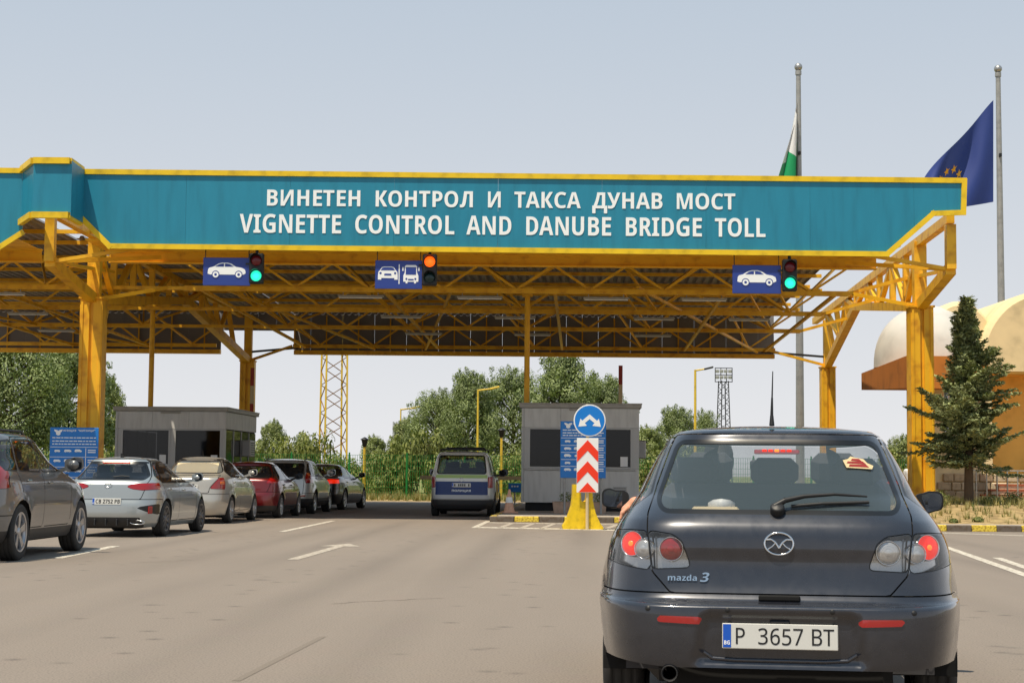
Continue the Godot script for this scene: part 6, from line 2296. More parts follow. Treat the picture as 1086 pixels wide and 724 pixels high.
func saloon_spec() -> Dictionary:
	var rows := [[0.20, 0.78, -0.10, -4.30], [0.32, 0.82, -0.015, -4.45], [0.5, 0.845, 0.0, -4.48], [0.66, 0.85, -0.03, -4.46], [0.80, 0.85, -0.05, -4.32], [0.90, 0.845, -0.06, -4.08], [0.99, 0.83, -0.075, -3.72], [1.05, 0.805, -0.12, -3.42], [1.085, 0.785, -0.36, -3.24], [1.13, 0.762, -0.60, -3.08], [1.23, 0.70, -0.82, -2.80], [1.34, 0.645, -1.02, -2.46], [1.43, 0.58, -1.22, -2.12], [1.475, 0.52, -1.36, -1.94], [1.50, 0.47, -1.46, -1.84]]
	return {"cell": 0.05, "k1": 22, "k2": 20, "rows": rows, "crown": 0.034, "belt": 1.07, "eR": 6.0, "eRtop": 4.2, "eF": 4.4, "eFtop": 3.2, "ax_r": -0.97, "ax_f": -3.57, "rw": 0.31, "tw": 0.195, "track": 0.845, "flare": 0.01,
		"side_windows": side_windows(1.06, 1.42, -3.02, -2.1, -1.92, -1.30, -0.92), "doors": doors_for(1.06, 1.42, 0.28, -3.02, -2.1, -1.90, -1.30, -1.0), "seal": 0.02,
		"windscreen": vv([-0.66, 1.1, 0.66, 1.1, 0.5, 1.455, -0.5, 1.455]), "rear_window": vv([-0.60, 1.16, 0.60, 1.16, 0.62, 1.19, 0.48, 1.425, -0.48, 1.425, -0.62, 1.19]), "rear_seal": 0.02,
		"lamps": [{"poly": vv([0.52, 0.80, 0.90, 0.78, 0.90, 1.0, 0.80, 1.045, 0.70, 1.04]), "mat": M.lens_red, "zmin": -0.45}],
		"tailgate": vv([-0.5, 0.70, 0.5, 0.70, 0.52, 0.82, 0.69, 1.03, 0.66, 1.1, -0.66, 1.1, -0.69, 1.03, -0.52, 0.82]),
		"front_lamps": [vv([0.45, 0.68, 0.85, 0.74, 0.85, 0.86, 0.55, 0.80])],
		"bumper_y": 0.68, "gap": 0.006, "spokes": 6, "rim": M.rim, "seat_z": -2.45, "seat_y": 0.56, "shelf_z": -0.85, "mirror_z": -2.85, "mirror_x": 0.93, "handles": [[-2.15, 0.92], [-1.2, 0.94]]}

func suv_spec() -> Dictionary:
	var rows := [[0.24, 0.80, -0.12, -4.30], [0.36, 0.86, -0.02, -4.44], [0.54, 0.885, 0.0, -4.50], [0.72, 0.895, -0.02, -4.46], [0.88, 0.893, -0.05, -4.32], [1.0, 0.882, -0.07, -4.0], [1.08, 0.86, -0.09, -3.66], [1.14, 0.835, -0.11, -3.4], [1.20, 0.815, -0.15, -3.18], [1.32, 0.775, -0.24, -2.94], [1.46, 0.73, -0.35, -2.66], [1.56, 0.69, -0.43, -2.46], [1.61, 0.645, -0.48, -2.33], [1.64, 0.58, -0.53, -2.22]]
	return {"cell": 0.05, "k1": 22, "k2": 20, "rows": rows, "crown": 0.04, "belt": 1.15, "eR": 6.6, "eRtop": 4.6, "eF": 4.6, "eFtop": 3.4, "ax_r": -0.90, "ax_f": -3.55, "rw": 0.355, "tw": 0.235, "track": 0.895, "flare": 0.02,
		"side_windows": [[Vector2(-3.0, 1.15), Vector2(-2.42, 1.53), Vector2(-1.85, 1.56), Vector2(-1.85, 1.15)], [Vector2(-1.78, 1.15), Vector2(-1.78, 1.56), Vector2(-1.02, 1.55), Vector2(-0.94, 1.16)], [Vector2(-0.87, 1.17), Vector2(-0.95, 1.55), Vector2(-0.66, 1.53), Vector2(-0.4, 1.26), Vector2(-0.44, 1.18)]],
		"doors": doors_for(1.15, 1.56, 0.36, -3.0, -2.42, -1.81, -1.0, -0.84), "seal": 0.022,
		"windscreen": vv([-0.7, 1.17, 0.7, 1.17, 0.56, 1.59, -0.56, 1.59]), "rear_window": vv([-0.60, 1.16, 0.60, 1.16, 0.55, 1.52, -0.55, 1.52]), "rear_seal": 0.035,
		"lamps": [{"poly": vv([0.70, 0.95, 0.93, 0.95, 0.90, 1.15, 0.80, 1.38, 0.70, 1.38, 0.68, 1.15]), "mat": M.lens_red, "zmin": -0.6}],
		"tailgate": vv([-0.64, 0.62, 0.64, 0.62, 0.66, 1.1, 0.62, 1.40, 0.55, 1.6, -0.55, 1.6, -0.62, 1.40, -0.66, 1.1]),
		"front_lamps": [vv([0.5, 0.82, 0.9, 0.88, 0.9, 1.0, 0.55, 0.94])],
		"bumper_y": 0.60, "cladding": 0.44, "gap": 0.006, "spokes": 5, "rim": M.rim, "seat_z": -2.35, "seat_y": 0.68, "shelf_z": -0.42, "mirror_z": -2.82, "mirror_x": 1.0, "mirror_s": 1.2, "handles": [[-2.05, 1.0], [-1.15, 1.02]]}

func van_spec() -> Dictionary:
	var rows := [[0.22, 0.80, -0.10, -4.2], [0.34, 0.865, -0.015, -4.34], [0.52, 0.885, 0.0, -4.40], [0.70, 0.893, -0.012, -4.36], [0.86, 0.895, -0.02, -4.2], [0.98, 0.892, -0.028, -3.9], [1.06, 0.885, -0.034, -3.6], [1.13, 0.87, -0.042, -3.38], [1.22, 0.845, -0.058, -3.18], [1.40, 0.80, -0.10, -2.86], [1.58, 0.752, -0.15, -2.5], [1.68, 0.712, -0.20, -2.26], [1.74, 0.665, -0.25, -2.08], [1.775, 0.60, -0.31, -1.95]]
	return {"cell": 0.05, "k1": 24, "k2": 20, "rows": rows, "crown": 0.045, "belt": 1.12, "eR": 7.0, "eRtop": 6.5, "eF": 3.8, "eFtop": 3.2, "ax_r": -0.85, "ax_f": -3.53, "rw": 0.325, "tw": 0.205, "track": 0.885, "flare": 0.012,
		"side_windows": [[Vector2(-2.98, 1.14), Vector2(-2.2, 1.63), Vector2(-1.9, 1.65), Vector2(-1.9, 1.14)], [Vector2(-1.8, 1.14), Vector2(-1.8, 1.65), Vector2(-1.0, 1.65), Vector2(-1.0, 1.14)], [Vector2(-0.92, 1.14), Vector2(-0.92, 1.65), Vector2(-0.36, 1.62), Vector2(-0.3, 1.14)]],
		"doors": doors_for(1.14, 1.65, 0.34, -2.98, -2.2, -1.85, -0.98, -0.9), "seal": 0.022,
		"windscreen": vv([-0.72, 1.14, 0.72, 1.14, 0.6, 1.70, -0.6, 1.70]), "rear_window": vv([-0.66, 1.20, 0.66, 1.20, 0.60, 1.66, -0.60, 1.66]), "rear_seal": 0.035, "rear_glass": M.glass_tint,
		"lamps": [{"poly": vv([0.73, 0.80, 0.93, 0.80, 0.93, 1.10, 0.73, 1.10]), "mat": M.lens_red, "zmin": -0.4}],
		"patches": [{"name": "green_reflective_band", "poly": vv([-0.72, 1.06, 0.72, 1.06, 0.705, 1.155, -0.705, 1.155]), "mat": M.van_green}, {"name": "blue_panel", "poly": vv([-0.725, 0.60, 0.725, 0.60, 0.72, 0.97, -0.72, 0.97]), "mat": M.van_blue}, {"name": "silver_stripe", "poly": vv([-0.76, 0.50, 0.76, 0.50, 0.76, 0.595, -0.76, 0.595]), "mat": M.van_silver}, {"name": "dark_bumper", "poly": vv([-1.0, 0.22, 1.0, 0.22, 1.0, 0.47, -1.0, 0.47]), "mat": M.plastic, "zmin": -0.5}],
		"front_lamps": [vv([0.5, 0.75, 0.88, 0.82, 0.88, 0.98, 0.55, 0.9])],
		"bumper_y": 0.485, "gap": 0.006, "spokes": 5, "rim": M.rim_dark, "seat_z": -2.5, "seat_y": 0.72, "shelf_z": -1.3, "mirror_z": -2.85, "mirror_x": 1.02, "mirror_s": 1.25, "handles": [[-2.05, 1.0]]}

func build_cars() -> void:
	M.hero_paint = worn_paint(Color(0.195, 0.205, 0.24), 0.35)
	M.lamp_housing = mat(Color(0.66, 0.66, 0.66), 0.2, 0.8, {"clearcoat_enabled": true, "clearcoat": 1.0, "clearcoat_roughness": 0.03})
	M.cover = mat(Color(0.5, 0.5, 0.5, 0.10), 0.04, 0.0, {"transparency": BaseMaterial3D.TRANSPARENCY_ALPHA})
	M.sticker_red = mat(Color(0.55, 0.12, 0.10), 0.5)
	M.glass_rear = mat(Color(0.42, 0.48, 0.50, 0.26), 0.035, 0.0, {"transparency": BaseMaterial3D.TRANSPARENCY_ALPHA, "metallic_specular": 0.6})  # pale film in the tint stands in for reflected sky haze
	M.van_green = mat(Color(0.62, 0.72, 0.42), 0.4)
	M.van_blue = mat(Color(0.05, 0.19, 0.42), 0.35)
	M.van_silver = mat(Color(0.72, 0.72, 0.72), 0.4)
	# --- the dark hatchback in front
	var sp := hero_spec()
	var t := make_car("hatchback", "dark grey hatchback with lit brake lamps and white number plate", "car", sp, Vector3(1.225, 0, -7.76), 0.136)
	hero_details(t, sp)
	# things lying on its parcel shelf
	var f := t.transform
	var tp := f * Vector3(-0.30, 0.94, -0.62)
	var ti := thing("tissue_pack", "pale tissue pack on the parcel shelf of the dark hatchback", "tissue pack", tp)
	ti.rotation.y = t.rotation.y
	part(ti, "pack", mb().cbox(Transform3D(Basis(), Vector3(0, 0.055, 0)), Vector3(0.25, 0.1, 0.12), 0.02), M.barrier_cream, true)
	part(ti, "tissue", mb().ball(Vector3(0.03, 0.115, 0), Vector3(0.07, 0.03, 0.04), 10), M.white_paint, true)
	var yp := f * Vector3(0.02, 0.94, -0.60)
	var yc := thing("yellow_cloth", "crumpled yellow cloth on the parcel shelf of the dark hatchback", "cloth", yp)
	yc.rotation.y = t.rotation.y + 0.2
	part(yc, "cloth", mb().ball(Vector3(0, 0.02, 0), Vector3(0.11, 0.022, 0.05), 12), M.yellow_plastic, true)
	part(yc, "fold", mb().ball(Vector3(0.07, 0.035, 0.01), Vector3(0.06, 0.02, 0.035), 10), M.sticker_red, true)

	var G := "vehicles queuing towards the toll booths"
	# --- dark grey sport utility at the left edge
	sp = suv_spec()
	sp.rows = scaled_rows(sp.rows, 4.76, 1.94, 1.72)
	sp.paint = paint(Color(0.41, 0.415, 0.42), 0.5, 0.35)
	sp.ax_r = -0.94; sp.ax_f = -3.79; sp.rw = 0.375; sp.tw = 0.255; sp.track = 0.965; sp.cladding = 0.40
	sp.side_windows = [[Vector2(-3.16, 1.19), Vector2(-2.56, 1.57), Vector2(-1.97, 1.60), Vector2(-1.97, 1.18)], [Vector2(-1.90, 1.18), Vector2(-1.90, 1.60), Vector2(-1.08, 1.585), Vector2(-0.98, 1.19)], [Vector2(-0.91, 1.19), Vector2(-1.0, 1.585), Vector2(-0.72, 1.56), Vector2(-0.44, 1.29), Vector2(-0.48, 1.20)]]
	sp.doors = doors_for(1.18, 1.6, 0.42, -3.16, -2.56, -1.93, -1.06, -0.88)
	sp.handles = [[-2.2, 1.02], [-1.25, 1.05]]
	sp.mirror_x = 1.07; sp.mirror_z = -2.98; sp.belt = 1.18; sp.mirror_s = 1.25
	sp.seat_z = -2.5
	t = make_car("sport_utility_car", "dark grey sport utility car with five spoke silver wheels", "car", sp, Vector3(-7.46, 0, -21.65), 0.025, G)
	for sd in [-1.0, 1.0]:
		part(t, "roof_rail", mb().path([Vector3(sd * 0.60, 1.665, -0.75), Vector3(sd * 0.61, 1.72, -0.95), Vector3(sd * 0.61, 1.72, -1.9), Vector3(sd * 0.59, 1.675, -2.1)], 0.018, 8), M.black, true)
	plate(t, Vector3(0, 0.80, 0.0), Vector3(0, 0, 1), "")

	# --- silver hatchback with the sporty bumper
	sp = hatch_spec()
	sp.paint = paint(Color(0.66, 0.68, 0.68), 0.55, 0.3)
	sp.cell = 0.035; sp.k1 = 28; sp.k2 = 24
	sp.patches = [{"name": "spoiler_band", "poly": vv([-0.56, 1.325, 0.56, 1.325, 0.54, 1.36, -0.54, 1.36]), "mat": M.seal, "zmin": -1.0},
		{"name": "diffuser", "poly": vv([-0.66, 0.18, 0.66, 0.18, 0.60, 0.36, -0.60, 0.36]), "mat": M.plastic},
		{"name": "corner_vent", "poly": vv([0.52, 0.535, 0.86, 0.60, 0.86, 0.40]), "mat": M.seal}, {"name": "corner_vent", "poly": vv([-0.52, 0.535, -0.86, 0.60, -0.86, 0.40]), "mat": M.seal}]
	sp.rear_glass = M.glass_tint
	t = make_car("silver_hatchback", "silver hatchback with wide black diffuser and lit roof brake light", "car", sp, Vector3(-7.24, 0, -30.5), 0.06, G)
	var w: Surf = sp.whole
	plate(t, pick(w, 0.0, 0.64)[0] + Vector3(0, 0.0, 0.012), Vector3(0, 0.1, 1), "CB 2752 PB")
	var hb := pick(w, 0.0, 1.342)
	part(t, "high_brake_light", mb().cbox(facing(hb[0] + hb[1] * 0.01, hb[1]), Vector3(0.5, 0.02, 0.045), 0.006), M.brake_lit, true)
	for sg in [-1.0, 1.0]:
		var k := pick(w, sg * 0.76, 0.49)
		part(t, "reflector", mb().cbox(facing(k[0], k[1]), Vector3(0.1, 0.02, 0.13), 0.006), M.lens_red, true)
		var e := pick(w, sg * 0.56, 0.27)
		var ex := mb()
		frame_ring(ex, facing(e[0] + Vector3(0, 0, 0.012), Vector3(0, 0, 1)), 0.13, 0.035, 0.009, 22)
		part(t, "exhaust_trim", ex, M.chrome, true)
	for i in 5:
		part(t, "diffuser_fin", mb().cbox(Transform3D(Basis(), Vector3(-0.4 + i * 0.2, 0.27, 0.0)), Vector3(0.02, 0.12, 0.06), 0.006), M.plastic, true)
	var bd := mb()
	frame_ring(bd, facing(pick(w, 0.0, 0.93)[0] + Vector3(0, 0, 0.006), Vector3(0, 0.15, 1).normalized()), 0.07, 0.04, 0.006, 20)
	part(t, "badge", bd, M.chrome, true)
	var wk := pick(w, 0.05, 1.06)
	part(t, "rear_wiper", mb().path([wk[0] + wk[1] * 0.02, pick(w, 0.2, 1.075)[0] + wk[1] * 0.025, pick(w, 0.34, 1.07)[0] + wk[1] * 0.02], 0.012, 6), M.black, true)
	part(t, "shark_fin_aerial", mb().prism(Transform3D(Basis(Vector3.UP, PI / 2), Vector3(0.012, 1.435, -0.85)), PackedVector2Array(vv([0.0, 0.0, 0.2, 0.0, 0.03, 0.075, 0.0, 0.075])), 0.024), M.black, true)

	# --- silver beige saloon
	sp = saloon_spec()
	sp.paint = paint(Color(0.73, 0.71, 0.67), 0.5, 0.32)
	sp.rear_glass = mat(Color(0.55, 0.56, 0.54, 0.45), 0.05, 0.0, {"transparency": BaseMaterial3D.TRANSPARENCY_ALPHA, "metallic_specular": 0.6})
	t = make_car("silver_saloon", "silver beige saloon with pale rear window shade", "car", sp, Vector3(-7.36, 0, -38.6), 0.055, G)
	w = sp.whole
	part(t, "sun_shade", mb().cbox(Transform3D(Basis(Vector3.RIGHT, -0.72), Vector3(0, 1.27, -1.02)), Vector3(0.98, 0.30, 0.01), 0.004), M.barrier_cream, true)
	for sg in [-1.0, 1.0]:
		var k := pick(w, sg * 0.76, 0.93)
		part(t, "indicator_lamp", mb().cbox(facing(k[0], k[1]), Vector3(0.16, 0.02, 0.06), 0.006), M.lens_amber, true)
	plate(t, pick(w, 0, 0.83)[0] + Vector3(0, 0, 0.012), Vector3(0, 0.05, 1), "")
	part(t, "aerial", mb().tube(Vector3(0, 1.535, -1.6), Vector3(0, 1.68, -1.5), 0.008, 0.004, 6), M.black, true)

	# --- dark red hatchback
	sp = hatch_spec()
	sp.rows = scaled_rows(sp.rows, 4.2, 1.74, 1.46)
	sp.paint = paint(Color(0.42, 0.03, 0.05), 0.25, 0.3)
	sp.ax_r = -0.75; sp.ax_f = -3.34; sp.track = 0.86; sp.rw = 0.31; sp.rim = M.rim; sp.spokes = 6; sp.mirror_x = 0.95
	sp.lamps = [{"poly": vv([0.56, 0.90, 0.92, 0.90, 0.88, 1.02, 0.64, 1.03]), "mat": M.lens_red, "zmin": -0.5}]
	sp.handle_paint = M.black; sp.mirror_paint = M.black; sp.cladding = 0.33
	t = make_car("red_hatchback", "dark red hatchback behind the silver beige saloon", "car", sp, Vector3(-6.82, 0, -43.4), 0.05, G)
	plate(t, pick(sp.whole, 0, 0.80)[0] + Vector3(0, 0, 0.012), Vector3(0, 0.05, 1), "")

	# --- silver white sport utility with tall lamps
	sp = suv_spec()
	sp.rows = scaled_rows(sp.rows, 4.35, 1.74, 1.56)
	sp.paint = paint(Color(0.74, 0.74, 0.72), 0.4, 0.32)
	sp.track = 0.855; sp.belt = 1.08; sp.rw = 0.335
	for q in sp.side_windows + sp.doors + [sp.windscreen, sp.rear_window, sp.tailgate, sp.lamps[0].poly, sp.front_lamps[0]]:
		for i in q.size():
			q[i].y *= 1.56 / 1.68
	sp.rear_glass = M.glass_tint
	t = make_car("silver_sport_utility", "silver white sport utility with tall red corner lamps", "car", sp, Vector3(-6.52, 0, -48.1), 0.055, G)
	for sg in [-1.0, 1.0]:
		var k := pick(sp.whole, sg * 0.73, 1.13)
		part(t, "indicator_lamp", mb().cbox(facing(k[0], k[1]), Vector3(0.12, 0.03, 0.10), 0.01), M.lens_amber, true)
		part(t, "roof_rail", mb().path([Vector3(sg * 0.55, 1.515, -0.75), Vector3(sg * 0.56, 1.565, -0.95), Vector3(sg * 0.56, 1.565, -1.8), Vector3(sg * 0.54, 1.525, -2.0)], 0.016, 8), M.black, true)
		var rk := pick(sp.whole, sg * 0.62, 0.52)
		part(t, "reflector", mb().cbox(facing(rk[0], rk[1]), Vector3(0.2, 0.02, 0.04), 0.006), M.lens_red, true)
	plate(t, pick(sp.whole, 0, 0.90)[0] + Vector3(0, 0, 0.012), Vector3(0, 0.05, 1), "")

	# --- dark saloon at the head of the queue
	sp = saloon_spec()
	sp.rows = scaled_rows(sp.rows, 4.92, 1.88, 1.46)
	sp.paint = paint(Color(0.085, 0.105, 0.135), 0.2, 0.28)
	sp.ax_r = -1.10; sp.ax_f = -3.98; sp.rw = 0.335; sp.tw = 0.235; sp.track = 0.93; sp.belt = 1.01
	sp.side_windows = side_windows(1.01, 1.345, -3.30, -2.3, -2.1, -1.42, -1.0)
	sp.doors = doors_for(1.01, 1.345, 0.26, -3.3, -2.3, -2.08, -1.42, -1.1)
	sp.windscreen = vv([-0.72, 1.04, 0.72, 1.04, 0.55, 1.385, -0.55, 1.385])
	sp.rear_window = vv([-0.64, 1.10, 0.64, 1.10, 0.67, 1.13, 0.52, 1.36, -0.52, 1.36, -0.67, 1.13])
	sp.lamps = [{"poly": vv([0.50, 0.83, 0.98, 0.85, 0.98, 0.96, 0.66, 0.975, 0.52, 0.95]), "mat": M.brake_lit, "zmin": -0.45, "name": "brake_lamp"}]
	sp.tailgate = vv([-0.52, 0.70, 0.52, 0.70, 0.55, 0.82, 0.74, 0.98, 0.72, 1.045, -0.72, 1.045, -0.74, 0.98, -0.55, 0.82])
	sp.mirror_x = 1.03; sp.mirror_z = -3.1; sp.seat_z = -2.7; sp.seat_y = 0.5; sp.spokes = 10; sp.rim = M.rim
	sp.handles = [[-2.35, 0.87], [-1.35, 0.89]]; sp.rear_glass = M.glass_tint
	t = make_car("dark_saloon", "dark blue grey saloon with lit tail lamps at the queue's head", "car", sp, Vector3(-6.34, 0, -53.4), 0.125, G)
	plate(t, pick(sp.whole, 0, 0.82)[0] + Vector3(0, 0, 0.012), Vector3(0, 0.05, 1), "")

	# --- police van beside the booth
	sp = van_spec()
	sp.paint = paint(Color(0.80, 0.80, 0.77), 0.2, 0.35)
	sp.mirror_paint = M.black
	t = make_car("police_van", "white police van with blue tail panel and roof light bar", "van", sp, Vector3(-1.36, 0, -46.8), 0.045)
	w = sp.whole
	plate(t, pick(w, 0, 0.87)[0] + Vector3(0, 0, 0.012), Vector3(0, 0.03, 1), "")
	lettering(t, "police_lettering", "ПОЛИЦИЯ", Transform3D(Basis(), pick(w, 0, 0.71)[0] + Vector3(0, 0, 0.008)), 0.52, 0.075, M.letter, true, 0.003)
	var vb := mb()
	frame_ring(vb, facing(pick(w, 0, 1.02)[0] + Vector3(0, 0, 0.008), Vector3(0, 0, 1)), 0.055, 0.055, 0.01, 18)
	part(t, "badge", vb, M.chrome, true)
	part(t, "light_bar", mb().cbox(Transform3D(Basis(), Vector3(0, 1.885, -1.5)), Vector3(1.1, 0.09, 0.26), 0.03), M.black, true)
	for sg in [-1.0, 1.0]:
		part(t, "roof_rail", mb().path([Vector3(sg * 0.62, 1.79, -0.45), Vector3(sg * 0.63, 1.85, -0.6), Vector3(sg * 0.63, 1.85, -2.0), Vector3(sg * 0.62, 1.80, -2.1)], 0.018, 8), M.black, true)
	for z in [-0.8, -1.5]:
		part(t, "roof_bar", mb().cbox(Transform3D(Basis(), Vector3(0, 1.86, z)), Vector3(1.24, 0.035, 0.06), 0.01), M.black, true)

	# --- dark blue car parked by the building
	sp = hatch_spec()
	sp.paint = paint(Color(0.06, 0.09, 0.20), 0.4, 0.3)
	t = make_car("blue_hatchback", "dark blue car parked near the person by the building", "car", sp, Vector3(11.75, 0.10, -54.8), 0.05)

func worn_paint(c: Color, metal: float) -> StandardMaterial3D:
	var m := paint(c, metal, 0.3)
	m.roughness_texture = noise_tex(71, 0.02, [[0.0, grey(0.75)], [0.6, grey(1.0)], [1.0, grey(1.0)]], 512, 5)
	m.uv1_triplanar = true
	m.uv1_scale = Vector3(1.2, 1.2, 1.2)
	# fine road dust lies over the clear coat in patches
	m.clearcoat_roughness = 0.06
	m.albedo_texture = noise_tex(72, 0.018, [[0.0, Color(1.0, 0.98, 0.95)], [0.5, grey(0.93)], [1.0, grey(0.85)]], 512, 5)
	return m

# ------------------------------------------------------------------ people
func blob(bones: Array, cell: float, k: float) -> MB:
	# bones: [a, b, ra, rb]; smooth union of tapered capsules meshed as surface nets
	var lo := Vector3(1e9, 1e9, 1e9); var hi := -lo
	for b in bones:
		var r := maxf(b[2], b[3]) + 0.03
		for e in [b[0], b[1]]:
			lo = lo.min(e - Vector3(r, r, r)); hi = hi.max(e + Vector3(r, r, r))
	var n := Vector3i(((hi - lo) / cell).ceil()) + Vector3i(3, 3, 3)
	var f := PackedFloat32Array()
	f.resize(n.x * n.y * n.z)
	f.fill(1.0)
	for b in bones:
		var r := maxf(b[2], b[3]) + 0.04
		var i0 := Vector3i((((b[0] as Vector3).min(b[1]) - Vector3(r, r, r) - lo) / cell).floor()).max(Vector3i.ZERO)
		var i1 := Vector3i((((b[0] as Vector3).max(b[1]) + Vector3(r, r, r) - lo) / cell).ceil()).min(n - Vector3i.ONE)
		var ab: Vector3 = b[1] - b[0]
		var l2 := maxf(ab.length_squared(), 1e-9)
		for z in range(i0.z, i1.z + 1):
			for y in range(i0.y, i1.y + 1):
				for x in range(i0.x, i1.x + 1):
					var p := lo + Vector3(x, y, z) * cell
					var t := clampf((p - b[0]).dot(ab) / l2, 0.0, 1.0)
					var d: float = (p - b[0] - ab * t).length() - lerpf(b[2], b[3], t)
					var q := (z * n.y + y) * n.x + x
					var o := f[q]
					var h := maxf(k - absf(o - d), 0.0) / k
					f[q] = minf(o, d) - h * h * k * 0.25
	var idx := PackedInt32Array()
	idx.resize(f.size())
	idx.fill(-1)
	var m := mb()
	var sy := n.x; var sz := n.x * n.y
	for z in n.z - 1:
		for y in n.y - 1:
			for x in n.x - 1:
				var q := z * sz + y * sy + x
				var s := int(f[q] < 0) + int(f[q + 1] < 0) + int(f[q + sy] < 0) + int(f[q + sy + 1] < 0) + int(f[q + sz] < 0) + int(f[q + sz + 1] < 0) + int(f[q + sz + sy] < 0) + int(f[q + sz + sy + 1] < 0)
				if s == 0 or s == 8:
					continue
				var acc := Vector3.ZERO; var cnt := 0
				for e in [[0, 1], [2, 3], [4, 5], [6, 7], [0, 2], [1, 3], [4, 6], [5, 7], [0, 4], [1, 5], [2, 6], [3, 7]]:
					var ca := Vector3(e[0] & 1, (e[0] >> 1) & 1, e[0] >> 2); var cb := Vector3(e[1] & 1, (e[1] >> 1) & 1, e[1] >> 2)
					var va := f[q + int(ca.x) + int(ca.y) * sy + int(ca.z) * sz]; var vb := f[q + int(cb.x) + int(cb.y) * sy + int(cb.z) * sz]
					if (va < 0) != (vb < 0):
						acc += ca.lerp(cb, va / (va - vb)); cnt += 1
				var g := Vector3(f[q + 1] - f[q], f[q + sy] - f[q], f[q + sz] - f[q])
				idx[q] = m.vert(lo + (Vector3(x, y, z) + acc / cnt) * cell, g.normalized())
	for z in range(1, n.z - 1):
		for y in range(1, n.y - 1):
			for x in range(1, n.x - 1):
				var q := z * sz + y * sy + x
				for ax in 3:
					var st: int = [1, sy, sz][ax]
					if (f[q] < 0) == (f[q + st] < 0):
						continue
					var u: int = [sy, sz, 1][ax]; var v: int = [sz, 1, sy][ax]
					var a := idx[q]; var b := idx[q - u]; var c := idx[q - u - v]; var d := idx[q - v]
					if a < 0 or b < 0 or c < 0 or d < 0:
						continue
					if f[q] < 0:
						m.I.append_array([a, b, c, a, c, d])
					else:
						m.I.append_array([a, c, b, a, d, c])
	return m

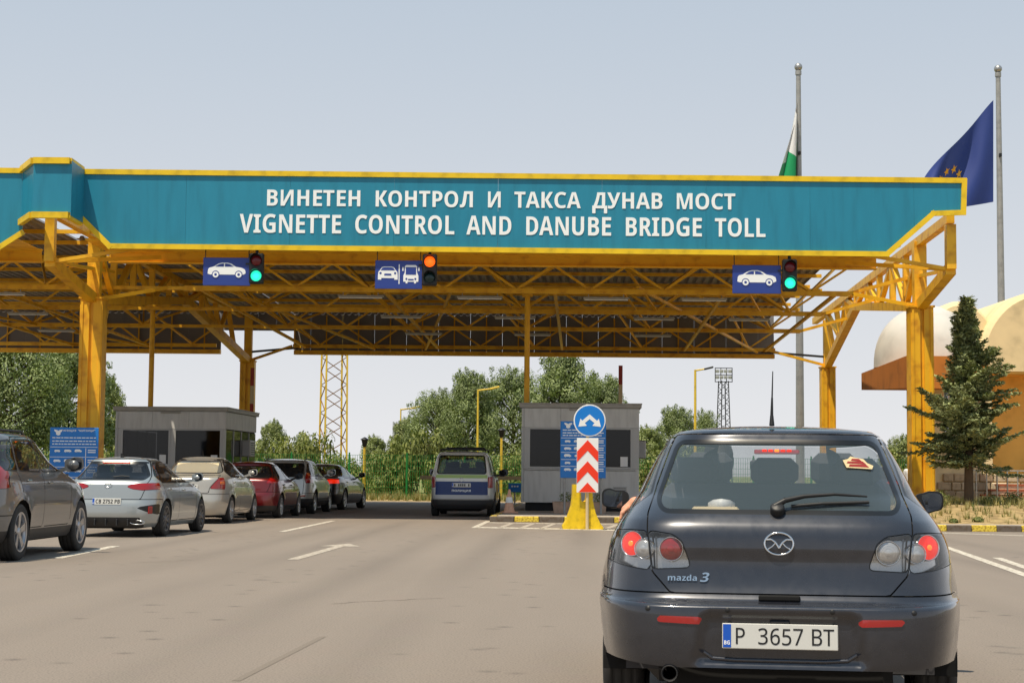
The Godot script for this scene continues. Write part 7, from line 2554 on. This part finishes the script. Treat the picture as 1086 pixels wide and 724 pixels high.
func build_people() -> void:
	# person standing by the building, arms hanging, turned towards the road
	var p := px(967, 510, 53.0)
	var at := Vector3(p.x, bank_height(p.x - LEAN * 15.1, 53.0) - 0.005, p.z)
	var t := thing("person", "person in white shirt and dark trousers standing by the building", "person", at)
	t.rotation.y = -0.4
	t.scale = Vector3(0.95, 0.95, 0.95)
	var H := 1.66
	var sh := 1.36; var hip := 0.86
	var skin := [[Vector3(0, 1.53, 0.0), Vector3(0, 1.58, 0.01), 0.085, 0.088], [Vector3(0, 1.47, 0.03), Vector3(0, 1.55, 0.02), 0.06, 0.08], [Vector3(0, 1.36, -0.01), Vector3(0, 1.48, 0.0), 0.055, 0.052], [Vector3(0, 1.53, 0.09), Vector3(0, 1.505, 0.105), 0.012, 0.016]]
	for s in [-1.0, 1.0]:
		skin.append_array([[Vector3(s * 0.19, sh, 0), Vector3(s * 0.25, 1.08, -0.02), 0.05, 0.04], [Vector3(s * 0.25, 1.08, -0.02), Vector3(s * 0.25, 0.86, 0.06), 0.038, 0.028], [Vector3(s * 0.25, 0.85, 0.065), Vector3(s * 0.245, 0.77, 0.08), 0.032, 0.026], [Vector3(s * 0.086, 1.52, 0.0), Vector3(s * 0.088, 1.55, -0.005), 0.014, 0.014]])
		for k in 4:
			skin.append([Vector3(s * 0.245, 0.78, 0.06 + k * 0.014), Vector3(s * 0.235, 0.70 + absf(k - 1.5) * 0.008, 0.065 + k * 0.014), 0.010, 0.008])
		skin.append([Vector3(s * 0.24, 0.84, 0.09), Vector3(s * 0.225, 0.775, 0.115), 0.011, 0.009])
		skin.append_array([[Vector3(s * 0.09, hip, 0), Vector3(s * 0.1, 0.47, 0.01), 0.07, 0.05], [Vector3(s * 0.1, 0.47, 0.01), Vector3(s * 0.1, 0.08, -0.01), 0.048, 0.032]])
	skin.append([Vector3(0, 0.95, 0), Vector3(0, 1.3, 0), 0.1, 0.12])
	part(t, "body", blob(skin, 0.016, 0.03), M.skin, true)
	var shirt := [[Vector3(-0.13, sh - 0.02, 0), Vector3(0.13, sh - 0.02, 0), 0.085, 0.085], [Vector3(0, 1.28, 0.0), Vector3(0, 0.9, 0.0), 0.15, 0.135], [Vector3(-0.07, 1.25, 0), Vector3(-0.07, 0.88, 0), 0.12, 0.115], [Vector3(0.07, 1.25, 0), Vector3(0.07, 0.88, 0), 0.12, 0.115]]
	for s in [-1.0, 1.0]:
		shirt.append([Vector3(s * 0.185, sh - 0.01, 0), Vector3(s * 0.235, 1.14, -0.015), 0.068, 0.062])
	part(t, "shirt", blob(shirt, 0.02, 0.05), mat(Color(0.86, 0.87, 0.88), 0.8), true)
	var tr := [[Vector3(-0.06, 0.9, 0), Vector3(0.06, 0.9, 0), 0.125, 0.125]]
	for s in [-1.0, 1.0]:
		tr.append_array([[Vector3(s * 0.085, 0.86, 0), Vector3(s * 0.1, 0.47, 0.01), 0.1, 0.075], [Vector3(s * 0.1, 0.47, 0.01), Vector3(s * 0.1, 0.07, -0.01), 0.074, 0.06]])
	part(t, "trousers", blob(tr, 0.02, 0.04), mat(Color(0.13, 0.13, 0.17), 0.85), true)
	for s in [-1.0, 1.0]:
		part(t, "shoe", blob([[Vector3(s * 0.1, 0.045, -0.04), Vector3(s * 0.11, 0.038, 0.14), 0.045, 0.036]], 0.014, 0.02), M.black, true)
	part(t, "hair", blob([[Vector3(0, 1.60, -0.02), Vector3(0, 1.56, -0.045), 0.088, 0.08], [Vector3(0, 1.62, 0.03), Vector3(0, 1.60, -0.03), 0.06, 0.075]], 0.014, 0.03), mat(Color(0.20, 0.15, 0.12), 0.7), true)
	# driver of the dark hatchback: seated, left arm over the sill with the hand outside the window
	var car := get_node("hatchback") as Node3D
	var d := thing("person", "driver of the dark hatchback resting a hand outside the window", "person", car.transform * Vector3(-0.31, 0.60, -2.45))
	d.rotation.y = car.rotation.y
	# local frame: hips at the origin, facing -z
	var b := [[Vector3(0, 0.05, 0.0), Vector3(0, 0.42, 0.12), 0.14, 0.15], [Vector3(-0.14, 0.46, 0.12), Vector3(0.14, 0.46, 0.12), 0.075, 0.075], [Vector3(0, 0.5, 0.11), Vector3(0, 0.58, 0.09), 0.055, 0.055], [Vector3(0, 0.66, 0.06), Vector3(0, 0.70, 0.07), 0.085, 0.09], [Vector3(0, 0.62, 0.03), Vector3(0, 0.66, 0.04), 0.06, 0.075],
		[Vector3(-0.09, 0.04, -0.02), Vector3(-0.12, 0.1, -0.45), 0.085, 0.06], [Vector3(0.09, 0.04, -0.02), Vector3(0.12, 0.1, -0.45), 0.085, 0.06], [Vector3(-0.12, 0.1, -0.45), Vector3(-0.1, -0.22, -0.62), 0.055, 0.04], [Vector3(0.12, 0.1, -0.45), Vector3(0.1, -0.22, -0.62), 0.055, 0.04],
		[Vector3(0.19, 0.45, 0.11), Vector3(0.22, 0.25, -0.12), 0.055, 0.045], [Vector3(0.22, 0.25, -0.12), Vector3(0.1, 0.38, -0.36), 0.042, 0.032], [Vector3(0.1, 0.38, -0.36), Vector3(0.07, 0.42, -0.42), 0.034, 0.03],
		[Vector3(-0.19, 0.45, 0.11), Vector3(-0.36, 0.43, 0.0), 0.055, 0.045], [Vector3(-0.36, 0.43, 0.0), Vector3(-0.475, 0.435, -0.02), 0.042, 0.036]]
	part(d, "body", blob(b, 0.02, 0.04), mat(Color(0.22, 0.25, 0.30), 0.85), true)
	# forearm and hand hanging out over the sill
	var hnd := [[Vector3(-0.43, 0.435, -0.01), Vector3(-0.505, 0.43, -0.02), 0.036, 0.033], [Vector3(-0.505, 0.43, -0.02), Vector3(-0.555, 0.385, -0.02), 0.033, 0.032], [Vector3(-0.555, 0.385, -0.035), Vector3(-0.575, 0.345, -0.035), 0.026, 0.022], [Vector3(-0.555, 0.385, 0.0), Vector3(-0.575, 0.345, 0.005), 0.026, 0.022]]
	for k in 4:
		var z := -0.05 + k * 0.022
		var l: float = [0.052, 0.065, 0.062, 0.048][k]
		hnd.append_array([[Vector3(-0.575, 0.35, z), Vector3(-0.588, 0.35 - l * 0.6, z), 0.0105, 0.0098], [Vector3(-0.588, 0.35 - l * 0.6, z), Vector3(-0.578, 0.35 - l * 1.15, z + 0.002), 0.0098, 0.0085]])
	hnd.append_array([[Vector3(-0.55, 0.395, 0.02), Vector3(-0.575, 0.37, 0.05), 0.013, 0.0115], [Vector3(-0.575, 0.37, 0.05), Vector3(-0.585, 0.335, 0.055), 0.0115, 0.0095]])
	part(d, "hand", blob(hnd, 0.005, 0.012), M.skin, true)
	part(d, "hair", blob([[Vector3(0, 0.72, 0.09), Vector3(0, 0.68, 0.13), 0.09, 0.075]], 0.02, 0.03), mat(Color(0.12, 0.10, 0.09), 0.7), true)
